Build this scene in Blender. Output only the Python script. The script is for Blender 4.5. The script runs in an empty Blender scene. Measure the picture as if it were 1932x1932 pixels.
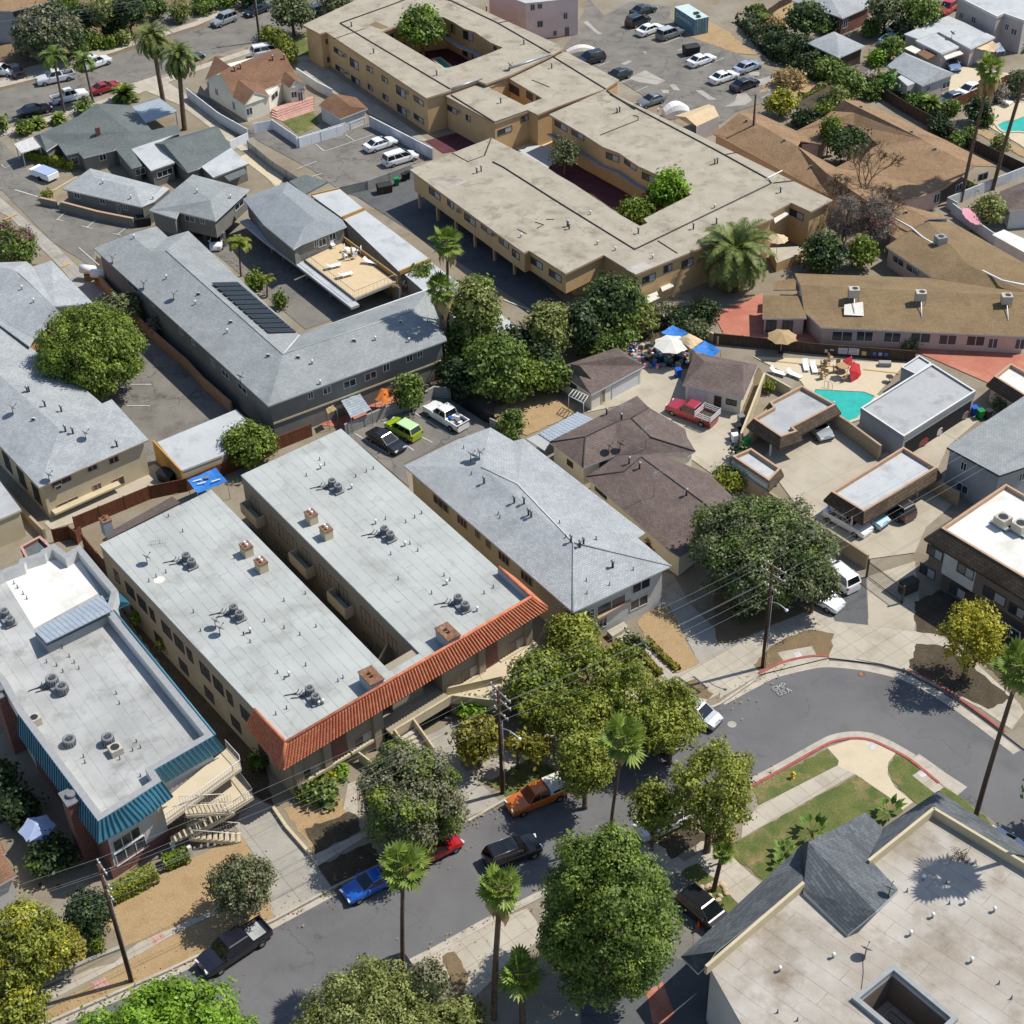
import bpy,math,random
from mathutils import Vector,Matrix
rnd=random.Random(7)
S=bpy.context.scene
COL=S.collection
R=math.radians
# --- camera, sky, sun, exposure
CAM_H,CAM_F,CAM_PITCH,CAM_ROLL=97.0,3033.0/1932.0,0.6686,-0.0298
_f=Vector((0,math.cos(CAM_PITCH),-math.sin(CAM_PITCH)))
_r0=Vector((1,0,0));_u0=_r0.cross(_f)
_r=math.cos(CAM_ROLL)*_r0+math.sin(CAM_ROLL)*_u0
_u=-math.sin(CAM_ROLL)*_r0+math.cos(CAM_ROLL)*_u0
cam_data=bpy.data.cameras.new('camera')
cam=bpy.data.objects.new('camera',cam_data);COL.objects.link(cam)
cam_data.sensor_width=36;cam_data.lens=36*CAM_F;cam_data.clip_start=1;cam_data.clip_end=3000
cam.matrix_world=Matrix(((_r.x,_u.x,-_f.x,0),(_r.y,_u.y,-_f.y,0),(_r.z,_u.z,-_f.z,CAM_H),(0,0,0,1)))
S.camera=cam
SUN_AZ,SUN_EL=R(17),R(56)
W=bpy.data.worlds.new('World');S.world=W;W.use_nodes=True
wn=W.node_tree.nodes;bg=wn['Background']
sky=wn.new('ShaderNodeTexSky');sky.sky_type='NISHITA';sky.sun_disc=False
sky.sun_elevation=SUN_EL;sky.sun_rotation=R(90)-SUN_AZ;sky.air_density=1.0;sky.dust_density=0.6
W.node_tree.links.new(sky.outputs[0],bg.inputs[0]);bg.inputs[1].default_value=0.13
sl=bpy.data.lights.new('sun','SUN');sl.energy=4.7;sl.angle=R(0.5);sl.color=(1.0,0.95,0.86)
so=bpy.data.objects.new('sun',sl);COL.objects.link(so)
sd=Vector((math.cos(SUN_AZ)*math.cos(SUN_EL),math.sin(SUN_AZ)*math.cos(SUN_EL),math.sin(SUN_EL)))
so.rotation_euler=sd.to_track_quat('Z','Y').to_euler();so.location=(60,120,150)
S.view_settings.view_transform='Standard';S.view_settings.look='None'
S.view_settings.exposure=0.17;S.view_settings.gamma=1.0
# --- survey: points measured on plan sheets -> metres
SHEET={'D':(0,0,.86327),'a1':(0,0,2.576),'a2':(650,0,2.576),'a3':(1150,0,3.5127),'a4':(1640,0,3.2308),'a5':(0,350,2.576),'a6':(500,400,2.576),'b1':(1100,200,2.576),'b2':(1540,200,2.7679),'b3':(0,850,2.576),'b4':(600,800,2.576),'b5':(1150,680,3.5127),'b6':(1580,680,2.9362),'c1':(0,1150,3.22),'c2':(0,1500,3.22),'c3':(500,1350,2.76),'c4':(1050,1150,3.22),'c5':(1580,1100,2.9362),'c6':(0,1800,3.22),'c7':(600,1780,2.9723),'d1':(1000,1550,2.9723),'d2':(1540,1550,2.7679),'d3':(1400,1780,2.3055)}
def ray(s,x,y):
 a,b,k=SHEET[s]
 u,v=(a+x/k)*.86327,(b+y/k)*.86327
 return _f+_r*((u-966)/3033.0)-_u*((v-966)/3033.0)
def at(s,x,y,z=0.0):
 d=ray(s,x,y);return Vector((0,0,CAM_H))+d*((z-CAM_H)/d.z)
def P(s,txt,z=0.0):
 """'x,y x,y ...' on sheet s at height z; a token 'b2:' switches sheet, 'x,y,z' gives its own height"""
 out=[]
 for t in txt.split():
  if t.endswith(':'):s=t[:-1];continue
  q=[float(k)for k in t.split(',')]
  out.append(at(s,q[0],q[1],q[2]if len(q)>2 else z))
 return out
def onwall(s,x,y,p0,p1):
 d=ray(s,x,y);e=(p1-p0);e.z=0;L=e.length;e/=L
 n=Vector((e.y,-e.x,0));t=(p0-Vector((0,0,CAM_H))).dot(n)/d.dot(n)
 h=Vector((0,0,CAM_H))+d*t
 return(h-p0).dot(e),h.z
def mpp(p):
 """metres per sheet-D unit at point p"""
 return(p-Vector((0,0,CAM_H))).dot(_f)/3033.0
def ang(p,q):return math.atan2(q.y-p.y,q.x-p.x)
# --- materials
def lin(h):
 if not isinstance(h,str):return tuple(h)[:3]+(1,)
 c=[int(h[i:i+2],16)/255 for i in(0,2,4)]
 return tuple(((x/12.92)if x<.04045 else((x+.055)/1.055)**2.4)for x in c)+(1,)
def base_mat(name,rough=.85,metal=0.0,spec=.3):
 m=bpy.data.materials.new(name);m.use_nodes=True
 b=m.node_tree.nodes['Principled BSDF']
 b.inputs['Roughness'].default_value=rough;b.inputs['Metallic'].default_value=metal
 b.inputs['Specular IOR Level'].default_value=spec
 return m,m.node_tree,b
def nd(t,k,**kw):
 n=t.nodes.new(k)
 for a,v in kw.items():
  if a in n.inputs:n.inputs[a].default_value=v
  else:setattr(n,a,v)
 return n
def mixc(t,fac,a,b,mode='MIX'):
 m=t.nodes.new('ShaderNodeMix');m.data_type='RGBA';m.blend_type=mode
 for s_,v in((m.inputs[0],fac),(m.inputs[6],a),(m.inputs[7],b)):
  if hasattr(v,'is_output')or hasattr(v,'links'):t.links.new(v,s_)
  else:s_.default_value=v
 return m.outputs[2]
def noise(t,co,scale,detail=4,rough=.6,lo=.35,hi=.65):
 n=nd(t,'ShaderNodeTexNoise',Scale=scale,Detail=detail,Roughness=rough);t.links.new(co,n.inputs['Vector'])
 r=nd(t,'ShaderNodeMapRange');t.links.new(n.outputs[0],r.inputs[0])
 r.inputs[1].default_value=lo;r.inputs[2].default_value=hi
 return r.outputs[0]
ALB=.8
def surf(name,c,c2=None,sc=.5,rough=.88,fine=.12,fs=9.0,bump=0.0,pat=None,stain=None,metal=0,spec=.25,cracks=None):
 """weathered surface: two colours mixed by noise, fine grain, optional brick-type pattern on UV metres,
    pat = (width,row,mortar,colour,strength,offset); stain = (colour,scale,amount); cracks=(scale,width,colour)"""
 m,t,b=base_mat(name,rough,metal,spec)
 g=nd(t,'ShaderNodeNewGeometry').outputs['Position']
 col=lin(c)
 if c2:col=mixc(t,noise(t,g,sc),lin(c),lin(c2))
 if stain:
  n=noise(t,g,stain[1],6,.65,.52,.72)
  k=nd(t,'ShaderNodeMath',operation='MULTIPLY');t.links.new(n,k.inputs[0]);k.inputs[1].default_value=stain[2]
  col=mixc(t,k.outputs[0],col,lin(stain[0]))
 uv=nd(t,'ShaderNodeUVMap').outputs[0]
 fac=None
 if pat:
  w,row,mo,pc,st,off=pat
  br=nd(t,'ShaderNodeTexBrick',Scale=1.0);br.offset=off
  br.inputs['Color1'].default_value=(.35,.35,.35,1);br.inputs['Color2'].default_value=(.65,.65,.65,1)
  br.inputs['Mortar'].default_value=(0,0,0,1)
  br.inputs['Brick Width'].default_value=w;br.inputs['Row Height'].default_value=row
  br.inputs['Mortar Size'].default_value=mo;br.inputs['Mortar Smooth'].default_value=.3
  t.links.new(uv,br.inputs['Vector'])
  col=mixc(t,st,col,br.outputs[0],'OVERLAY')
  fac=br.outputs[1]
  if w>8:bk=nd(t,'ShaderNodeMath',operation='MULTIPLY');t.links.new(fac,bk.inputs[0]);t.links.new(noise(t,g,1.6,3,.6,.3,.75),bk.inputs[1]);fac=bk.outputs[0]
  k=nd(t,'ShaderNodeMath',operation='MULTIPLY');t.links.new(fac,k.inputs[0]);k.inputs[1].default_value=.85
  col=mixc(t,k.outputs[0],col,lin(pc))
 if cracks:
  v=nd(t,'ShaderNodeTexVoronoi',feature='DISTANCE_TO_EDGE',Scale=cracks[0])
  wn_=nd(t,'ShaderNodeTexNoise',Scale=cracks[0]*3,Detail=5);t.links.new(g,wn_.inputs['Vector'])
  av=nd(t,'ShaderNodeVectorMath',operation='MULTIPLY_ADD');t.links.new(wn_.outputs[1],av.inputs[0])
  av.inputs[1].default_value=(3/cracks[0]*.25,)*3;t.links.new(g,av.inputs[2]);t.links.new(av.outputs[0],v.inputs['Vector'])
  r=nd(t,'ShaderNodeMapRange');t.links.new(v.outputs[0],r.inputs[0])
  r.inputs[1].default_value=0;r.inputs[2].default_value=cracks[1];r.inputs[3].default_value=.8;r.inputs[4].default_value=0
  k2=nd(t,'ShaderNodeMath',operation='MULTIPLY');t.links.new(r.outputs[0],k2.inputs[0]);t.links.new(noise(t,g,.12,2,.5,.4,.6),k2.inputs[1])
  col=mixc(t,k2.outputs[0],col,lin(cracks[2]))
 fn=noise(t,g,fs,5,.75,.3,.7)
 dk=nd(t,'ShaderNodeMapRange');t.links.new(fn,dk.inputs[0]);dk.inputs[3].default_value=1-fine;dk.inputs[4].default_value=1+fine
 dk.inputs[3].default_value*=ALB;dk.inputs[4].default_value*=ALB
 hs=nd(t,'ShaderNodeHueSaturation',Saturation=.96);t.links.new(col,hs.inputs['Color'])if hasattr(col,'links')else setattr(hs.inputs['Color'],'default_value',col)
 col=hs.outputs[0]
 vm=nd(t,'ShaderNodeVectorMath',operation='SCALE');
 if hasattr(col,'links'):t.links.new(col,vm.inputs[0])
 else:vm.inputs[0].default_value=col[:3]
 t.links.new(dk.outputs[0],vm.inputs['Scale'])
 t.links.new(vm.outputs[0],b.inputs['Base Color'])
 if bump:
  bp=nd(t,'ShaderNodeBump',Strength=bump,Distance=.05);t.links.new(fn,bp.inputs['Height']);t.links.new(bp.outputs[0],b.inputs['Normal'])
 return m
def plain(name,c,rough=.5,metal=0,spec=.4,coat=0):
 m,t,b=base_mat(name,rough,metal,spec);b.inputs['Base Color'].default_value=lin(c)
 if coat:b.inputs['Coat Weight'].default_value=coat;b.inputs['Coat Roughness'].default_value=.05
 return m
def leafmat(name,dark,mid,light,trans=.27,rough=.5):
 m,t,b=base_mat(name,rough,0,.25)
 g=nd(t,'ShaderNodeNewGeometry')
 cr=nd(t,'ShaderNodeValToRGB');e=cr.color_ramp.elements
 e[0].color=lin(dark);e[1].color=lin(light);e.new(.5).color=lin(mid)
 n=noise(t,g.outputs['Position'],.55,3,.6,.3,.7)
 a=nd(t,'ShaderNodeMath',operation='MULTIPLY_ADD');t.links.new(g.outputs['Random Per Island'],a.inputs[0]);a.inputs[1].default_value=.55
 k=nd(t,'ShaderNodeMath',operation='MULTIPLY');t.links.new(n,k.inputs[0]);k.inputs[1].default_value=.45
 t.links.new(k.outputs[0],a.inputs[2]);t.links.new(a.outputs[0],cr.inputs[0])
 t.links.new(cr.outputs[0],b.inputs['Base Color'])
 tr=nd(t,'ShaderNodeBsdfTranslucent');t.links.new(cr.outputs[0],tr.inputs[0])
 mx=nd(t,'ShaderNodeMixShader');mx.inputs[0].default_value=trans
 t.links.new(b.outputs[0],mx.inputs[1]);t.links.new(tr.outputs[0],mx.inputs[2])
 t.links.new(mx.outputs[0],t.nodes['Material Output'].inputs[0])
 return m
M={}
M['ground']=surf('dry_ground','8a7c66','9a9282',.12,fine=.2,stain=('6b5c46',.3,.5))
M['asphalt']=surf('street_asphalt','6c6b6c','757475',.2,fine=.18,fs=14,stain=('5a5858',.15,.7),cracks=(.1,.008,'4e4e50'))
M['asphalt_old']=surf('old_lot_asphalt','77736d','878279',.25,fine=.22,fs=10,stain=('5e5954',.35,.8),cracks=(.22,.03,'4b4a48'))
M['asphalt_dark']=surf('dark_lot_asphalt','5b5d60','6a6b6c',.3,fine=.16,fs=10,stain=('4a4b4e',.3,.6),cracks=(.25,.02,'3c3c3e'))
M['concrete']=surf('pavement_concrete','b4aa99','c2b9a8',.3,fine=.08,stain=('93897a',.5,.55),pat=(1.5,1.5,.02,'857c6e',.12,0))
M['concrete_lot']=surf('court_concrete','b3a995','c0b6a3',.2,fine=.08,stain=('948a78',.3,.5),pat=(4.5,4.5,.02,'91897a',.06,0))
M['concrete_old']=surf('old_drive_concrete','a19c92','b3ada1',.3,fine=.12,stain=('7f7a70',.4,.7),pat=(3.2,5,.03,'7b766d',.12,0))
M['kerb']=surf('kerb_concrete','b3aa9b','c4bcae',.8,fine=.12,stain=('8b8173',1.2,.6))
M['kerb_red']=surf('kerb_red_paint','a04a44','b35f57',1.5,fine=.12,stain=('8c7468',1.2,.5))
M['lawn']=surf('patchy_lawn','566730','74763f',.6,fine=.35,fs=6,bump=.6,stain=('9c8560',.5,1.0))
M['dry_lawn']=surf('dried_lawn','a98c63','b99d74',.5,fine=.25,fs=7,bump=.5,stain=('8b7249',.5,.6))
M['dirt']=surf('brown_dirt','8a7455','7b6a50',.5,fine=.25,fs=6,bump=.5,stain=('5f523c',.6,.6))
M['mulch']=surf('dark_planting_soil','4c4334','5b5040',.7,fine=.35,fs=5,bump=.6)
M['terracotta']=surf('terracotta_paving','c07a63','b46c56',.4,fine=.1,stain=('cf9a86',.3,.6),pat=(2.4,2.4,.02,'9a5f4f',.1,0))
M['brick_paving']=surf('pink_brick_paving','c79a8c','b78679',2,fine=.1,pat=(.5,.25,.02,'d8b6a8',.5,.5))
M['maroon']=surf('maroon_court_floor','5b3038','6a3b40',.5,fine=.15)
M['pool_deck']=surf('pool_deck_concrete','cdbd9f','d8c9ad',.4,fine=.06,stain=('b5a589',.4,.5))
M['paint_white']=surf('worn_white_paint','d9d8d4','bdbcb8',2.5,fine=.12)
M['paint_yellow']=surf('worn_yellow_paint','d2a53c','c09a4a',2.5,fine=.15)
M['patch']=surf('pale_asphalt_patch','b3aea3','a29d93',.8,fine=.15)
def rolled(n,c,c2,st,w=.95,mo=.012,pc='8d9192',sc=.25,amt=.5):
 return surf(n,c,c2,sc,fine=.05,fs=16,stain=(st,.35,amt),pat=(9,w,mo,pc,.07,.37))
M['roof_grey']=rolled('grey_cap_sheet_roof','aeb1ad','bcbfbb','94958f',mo=.03,pc='6a6c67',amt=.8)
M['roof_coat']=rolled('pale_coated_roof','a7a8a5','bebfbc','82837e',amt=.9,pc='747572',mo=.026,w=1.1)
M['roof_white']=surf('white_coated_roof','e9e8e3','dfded8',.4,fine=.05,stain=('c9c2ae',.4,.7))
M['roof_tan']=surf('tan_gravel_roof','b5ac99','a69d8b',.35,fine=.1,fs=12,stain=('877c69',.45,.9),pat=(16,6,.03,'7e7564',.03,.5),cracks=(.2,.014,'6f6656'))
M['roof_beige']=surf('stained_beige_roof','a89e90','c0bab1',.22,fine=.09,fs=12,stain=('877a66',.2,1.0),pat=(9,1.3,.026,'756d64',.14,.4))
M['roof_pale']=surf('pale_grey_carport_roof','b9bdbf','c6c9ca',.3,fine=.06,stain=('9a9c9c',.5,.7))
M['roof_smudge']=surf('weathered_grey_carport_roof','a9abab','bdbfbf',.3,fine=.08,stain=('7e8080',.3,.9))
def shingle(n,c,c2,pc,st=.4,w=.33,row=.2):
 return surf(n,c,c2,.4,fine=.1,fs=9,stain=(pc,.3,.55),pat=(w,row,.02,pc,st,.5))
M['sh_grey']=shingle('grey_shingle_roof','94999a','a4a8a8','7f8484',.35)
M['sh_light']=shingle('light_grey_shingle_roof','a6aaac','b5b9ba','8b9092',.4)
M['sh_mid']=shingle('mid_grey_shingle_roof','92989c','9ba0a3','7b8186',.35)
M['sh_dark']=shingle('dark_grey_shingle_roof','6b7271','757c7a','565d5d',.4)
M['sh_char']=shingle('charcoal_shingle_roof','5f6468','6e7377','4b5055',.75,.6,.25)
M['sh_brown']=shingle('brown_shingle_roof','836149','8f6c52','664a37',.45)
M['sh_tan']=shingle('tan_shingle_roof','9a7b5a','a68765','775e45',.5)
M['sh_plum']=shingle('plum_brown_shingle_roof','70615b','7d6e67','564a45',.55)
M['sh_olive']=shingle('olive_brown_shingle_roof','8a7353','967f5c','6b583e',.4)
M['shake']=shingle('dark_wood_shake_skirt','5e4f42','6c5c4c','3c322a',.7,.4,.3)
def stucco(n,c,c2,st=None):return surf(n,c,c2,.5,fine=.06,fs=6,stain=(st or c2,.35,.4))
M['st_peach']=stucco('peach_stucco','d6b483','ceaa78','b59262')
M['st_cream']=stucco('cream_stucco','d3c4a2','c9ba98','b4a484')
M['st_beige']=stucco('beige_stucco','a99d89','9f937f','887d6b')
M['st_grey']=stucco('grey_stucco','8b8980','828079','716f68')
M['st_white']=stucco('white_stucco','d9d8d4','d0cfca','b9b7b0')
M['st_ivory']=stucco('ivory_stucco','f3edd9','ebe4cf','d8d0bb')
M['st_pink']=stucco('pink_stucco','dbbdab','d2b3a1','b99c8c')
M['st_palepink']=stucco('pale_pink_stucco','dfcbc9','d6c1bf','bfa9a7')
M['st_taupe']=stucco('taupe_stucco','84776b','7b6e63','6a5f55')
M['st_bluegrey']=stucco('blue_grey_stucco','aeb2b6','a5a9ad','91969a')
M['st_lilac']=stucco('lilac_grey_stucco','c6bcb9','bdb3b0','a59c99')
M['brick']=surf('red_brick','7a443c','8a5548',1.5,fine=.15,pat=(.45,.15,.02,'9b8378',.5,.5))
M['block']=surf('tan_block_wall','a99579','b6a288',.6,fine=.1,pat=(.8,.4,.02,'8b7a62',.15,.5))
M['block_orange']=surf('orange_tan_block_wall','b98b66','c39873',.6,fine=.1,pat=(.8,.4,.02,'93714f',.15,.5))
M['block_grey']=surf('grey_block_wall','9a9a94','a8a8a2',.6,fine=.1,pat=(.8,.4,.02,'7f7f7a',.15,.5))
M['white_wall']=surf('white_painted_wall','d5d7da','c6c9cd',.6,fine=.06,stain=('a7adb6',.6,.5))
M['vinyl']=surf('white_vinyl_fence','f2f3f4','eaecee',1,fine=.03,pat=(2.0,5,.03,'b4b6b8',.05,0))
M['wood_red']=surf('red_brown_fence_wood','6d412a','7c4c32',2,fine=.2,pat=(.15,5,.012,'3a2115',.5,0))
M['wood_dark']=surf('dark_fence_wood','4e4036','5c4d41',2,fine=.2,pat=(.16,5,.012,'2c231c',.5,0))
M['wood_tan']=surf('tan_wood','b08a55','a07c4a',2,fine=.15)
M['fascia_yellow']=surf('ochre_fascia','c99c55','bf9250',2,fine=.1)
M['trim_white']=surf('white_trim','dededb','d4d4d0',2,fine=.05)
M['trim_tan']=surf('tan_trim','c3a284','b8967a',2,fine=.08)
M['trim_grey']=surf('grey_trim','a4a6a6','9a9c9c',2,fine=.08)
M['trim_dark']=surf('dark_trim','4a4542','55504c',2,fine=.1)
M['galv']=surf('galvanised_metal','b2b7bb','a3a9ae',2,rough=.45,fine=.08,metal=.5)
M['corrugated']=surf('pale_corrugated_metal','b9c3cc','aab6c0',1.2,rough=.5,fine=.06,metal=.2,pat=(.42,60,.035,'6f7a84',.05,0))
M['teal']=surf('teal_standing_seam_metal','3f86a0','4a92aa',.7,rough=.5,fine=.06,spec=.4)
M['teal_seam']=plain('teal_seam','21505f',.5)
M['tile']=surf('orange_clay_tile','c66840','d88a64',2.2,rough=.8,fine=.22,fs=5,stain=('9c5236',1.1,.6))
M['rust']=surf('rusted_metal','7d4e35','8d6a50',3,fine=.25,stain=('b0a294',2.5,.7))
M['metal_dark']=plain('dark_metal','3a3c40',.5,.3)
M['metal_mid']=surf('condenser_grey','8d8f92','7d8084',3,rough=.55,fine=.1,metal=.2)
M['metal_beige']=surf('condenser_beige','c9bfae','bbb1a0',3,rough=.6,fine=.1)
M['black']=plain('black_plastic','1b1c1e',.6)
M['shade_black']=plain('opening_shade_paint','17171a',.9)  # near-black colour standing for the shade inside garage openings
M['pipe_white']=plain('white_pipe','e2e2df',.5)
M['pipe_black']=surf('black_tar_pipe','3c3c3c','5a5753',2,fine=.3)
M['solar']=plain('black_solar_mat','16181c',.35,0,.5)
M['tarp_blue']=surf('blue_tarp','1f74c9','2b82d6',1.5,rough=.45,fine=.08,bump=.4)
M['tarp_orange']=surf('orange_cloth','d77a24','c76a1a',1.5,fine=.1)
M['cloth_white']=surf('white_canvas','e4e0d6','d9d4c9',1.5,fine=.05)
M['cloth_beige']=surf('beige_canvas','d9c19a','d0b78f',1.5,fine=.05)
M['cloth_tan']=surf('tan_canvas','b79a70','ad9168',1.5,fine=.05)
M['cloth_pink']=surf('pink_canvas','dc9aa6','d48f9c',1.5,fine=.05)
M['cloth_red']=surf('red_canvas','b81f26','c62b30',1.5,fine=.06)
M['cloth_blue']=surf('pale_blue_canvas','a9b8d8','9fb0d2',1.5,fine=.05)
M['plastic_white']=plain('white_plastic','e6e6e4',.4)
M['plastic_blue']=plain('blue_plastic','1d55b0',.45)
M['plastic_green']=plain('green_plastic','17803e',.45)
M['container']=surf('blue_green_container_steel','5d8a99','6c98a4',1.2,rough=.6,fine=.08,stain=('7f8f8c',.9,.5))
M['bark']=surf('bark','6b5a48','7d6b58',3,fine=.3,fs=6,bump=.6)
M['bark_pale']=surf('pale_bark','948575','a39482',3,fine=.25,fs=6,bump=.5)
M['palm_trunk']=surf('palm_trunk_bark','675444','78634f',3,fine=.3,fs=5,bump=.6)
M['pole_wood']=surf('creosoted_pole_wood','4a3427','5a4234',2,fine=.25)
M['pole_arm']=surf('weathered_crossarm_wood','8e8377','7d7267',3,fine=.2)
M['wire']=plain('aluminium_wire','7c7e80',.6)
M['wire_dark']=plain('black_cable','2a2a2c',.6)
M['insul']=plain('white_insulator','d8dadc',.3)
M['hydrant']=plain('yellow_hydrant_paint','d8b33a',.45)
M['cone']=plain('orange_cone_plastic','e0561f',.5)
M['stone']=surf('tan_stone','cdb896','b7a282',2,fine=.12)
def water_mat(name,c):
 m,t,b=base_mat(name,.06,0,.5);b.inputs['Base Color'].default_value=lin(c)
 n=nd(t,'ShaderNodeTexNoise',Scale=2.2,Detail=3);bp=nd(t,'ShaderNodeBump',Strength=.25,Distance=.1)
 g=nd(t,'ShaderNodeNewGeometry');t.links.new(g.outputs['Position'],n.inputs['Vector'])
 t.links.new(n.outputs[0],bp.inputs['Height']);t.links.new(bp.outputs[0],b.inputs['Normal'])
 v=nd(t,'ShaderNodeTexVoronoi',Scale=1.6,feature='SMOOTH_F1');t.links.new(g.outputs['Position'],v.inputs['Vector'])
 c2=tuple(min(1,x*1.35)for x in lin(c)[:3])+(1,)
 t.links.new(mixc(t,v.outputs[0],lin(c),c2),b.inputs['Base Color'])
 return m
M['water']=water_mat('pool_water','2f9a8f')
def glass_mat(name,c,rough=.12):
 m,t,b=base_mat(name,rough,0,.55)
 oi=nd(t,'ShaderNodeObjectInfo');c1=lin(c);c2=tuple(x*2.4+.012 for x in c1[:3])+(1,)
 t.links.new(mixc(t,oi.outputs['Random'],c1,c2),b.inputs['Base Color'])
 return m
M['glass']=glass_mat('window_glass','272b31')
M['blind']=surf('window_blind','b9bcbd','a6abb0',2,rough=.4,fine=.05,spec=.5,pat=(9,.06,.01,'8f9598',.1,0))
M['car_glass']=plain('car_glass','14191d',.06,0,.8)
M['tyre']=plain('tyre_rubber','191919',.85)
M['rim']=plain('alloy_rim','9a9da1',.35,.6)
M['lamp_white']=plain('headlight_lens','cfd4d8',.15,0,.7)
M['lamp_red']=plain('taillight_lens','a31a1c',.2,0,.6)
PAINT={}
def paint(c):
 if c not in PAINT:PAINT[c]=plain('car_paint_'+{'e6e7e8':'white','17191d':'black'}.get(c,'colour'),c,.3,.1,.5,.7)
 return PAINT[c]
# --- mesh builder
GRID=R(-55.2)
class MB:
 def __init__(s):s.v=[];s.f=[];s.m=[];s.sm=[]
 def face(s,pts,m=0,sm=False):
  i=len(s.v);s.v+=[Vector(p)for p in pts];s.f.append(list(range(i,i+len(pts))));s.m.append(m);s.sm.append(sm);return s
 def box(s,c,sx,sy,sz,rz=0,m=0,mt=None):
  x,y,z=c;ca,sa=math.cos(rz),math.sin(rz)
  q=[(x+ca*a*sx/2-sa*b*sy/2,y+sa*a*sx/2+ca*b*sy/2)for a,b in((-1,-1),(1,-1),(1,1),(-1,1))]
  return s.prism([Vector((a,b,0))for a,b in q],z,z+sz,m,mt)
 def prism(s,poly,z0,z1,m=0,mt=None,cap=True):
  poly=[Vector((p[0],p[1],0))for p in poly]
  if sum(a.x*b.y-b.x*a.y for a,b in zip(poly,poly[1:]+poly[:1]))<0:poly.reverse()
  lo=[Vector((p.x,p.y,z0))for p in poly];hi=[Vector((p.x,p.y,z1))for p in poly]
  n=len(poly)
  for i in range(n):
   j=(i+1)%n;s.face([lo[i],lo[j],hi[j],hi[i]],m)
  if cap:s.face(hi,m if mt is None else mt);s.face(lo[::-1],m)
  return s
 def tube(s,pts,r,n=8,m=0,r1=None,cap=True):
  pts=[Vector(p)for p in pts];k=len(pts);base=len(s.v)
  for i,p in enumerate(pts):
   t=(pts[min(i+1,k-1)]-pts[max(i-1,0)]).normalized()
   a=t.orthogonal().normalized()if abs(t.z)>.9 else Vector((0,0,1)).cross(t).normalized()
   b=t.cross(a);rr=r if r1 is None else r+(r1-r)*i/(k-1)
   for j in range(n):
    th=2*math.pi*j/n;s.v.append(p+(a*math.cos(th)+b*math.sin(th))*rr)
  for i in range(k-1):
   for j in range(n):
    q=base+i*n;s.f.append([q+j,q+(j+1)%n,q+n+(j+1)%n,q+n+j]);s.m.append(m);s.sm.append(True)
  if cap:
   s.f.append([base+j for j in range(n)][::-1]);s.m.append(m);s.sm.append(False)
   s.f.append([base+(k-1)*n+j for j in range(n)]);s.m.append(m);s.sm.append(False)
  return s
 def cyl(s,c,r,h,n=14,m=0,r1=None):return s.tube([c,(c[0],c[1],c[2]+h)],r,n,m,r1)
 def lathe(s,c,prof,n=16,m=0,axis=None):
  """prof: (radius, height) along +Z (or axis)"""
  c=Vector(c);ax=Vector(axis).normalized()if axis else Vector((0,0,1));a=ax.orthogonal().normalized();b=ax.cross(a);base=len(s.v)
  for r,z in prof:
   for j in range(n):
    th=2*math.pi*j/n;s.v.append(c+ax*z+(a*math.cos(th)+b*math.sin(th))*r)
  for i in range(len(prof)-1):
   for j in range(n):
    q=base+i*n;s.f.append([q+j,q+(j+1)%n,q+n+(j+1)%n,q+n+j]);s.m.append(m);s.sm.append(True)
  return s
 def ball(s,c,r,m=0,sq=1.0,n=10):
  return s.lathe(c,[(max(1e-3,r*math.sin(math.pi*i/7)),-r*sq*math.cos(math.pi*i/7))for i in range(8)],n,m)
 def build(s,name,mats,parent=None,uang=GRID,origin=None):
  me=bpy.data.meshes.new(name)
  if not isinstance(mats,(list,tuple)):mats=[mats]
  o_=Vector(origin)if origin is not None else(parent_loc(parent)if parent else Vector((0,0,0)))
  me.from_pydata([tuple(v-o_)for v in s.v],[],s.f)
  for k in mats:me.materials.append(k if not isinstance(k,str)else M[k])
  me.polygons.foreach_set('material_index',s.m);me.polygons.foreach_set('use_smooth',s.sm)
  uvl=me.uv_layers.new(name='UVMap').data;ca,sa=math.cos(uang),math.sin(uang)
  li=0
  for f in s.f:
   p0=s.v[f[0]];n=Vector((0,0,0))
   for i in range(len(f)):n+=s.v[f[i]].cross(s.v[f[(i+1)%len(f)]])
   n=n.normalized()if n.length>1e-9 else Vector((0,0,1))
   if abs(n.z)>.985:u,w=Vector((ca,sa,0)),Vector((-sa,ca,0))
   else:u=Vector((-n.y,n.x,0)).normalized();w=n.cross(u)
   for vi in f:uvl[li].uv=(s.v[vi].dot(u),s.v[vi].dot(w));li+=1
  ob=bpy.data.objects.new(name,me);COL.objects.link(ob)
  if parent:ob.parent=parent
  elif origin is not None:ob.location=o_
  return ob
def parent_loc(p):
 l=Vector(p.location)
 while p.parent:p=p.parent;l+=Vector(p.location)
 return l
def tag(o,label,cat,group=None):
 o['label']=label;o['category']=cat
 if group:o['group']=group
 return o
def thing(name,label,cat,loc=(0,0,0),group=None,rz=0):
 o=bpy.data.objects.new(name,None);COL.objects.link(o);o.location=Vector(loc);o.rotation_euler=(0,0,rz)
 o.empty_display_size=.3
 return tag(o,label,cat,group)
def struct(name,mb,mats,**k):
 o=mb.build(name,mats,**k);o['kind']='structure';return o
def dup(root,loc,rz=0,label=None,group=None,sc=None):
 r=root.copy();COL.objects.link(r);r.location=Vector(loc);r.rotation_euler=(0,0,rz)
 if sc:r.scale=(sc,sc,sc)
 if label:r['label']=label
 if group:r['group']=group
 for ch in list(root.children):
  c=ch.copy();COL.objects.link(c);c.parent=r
  for g in list(ch.children):
   d=g.copy();COL.objects.link(d);d.parent=c
 return r
LAY=[0]
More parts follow.
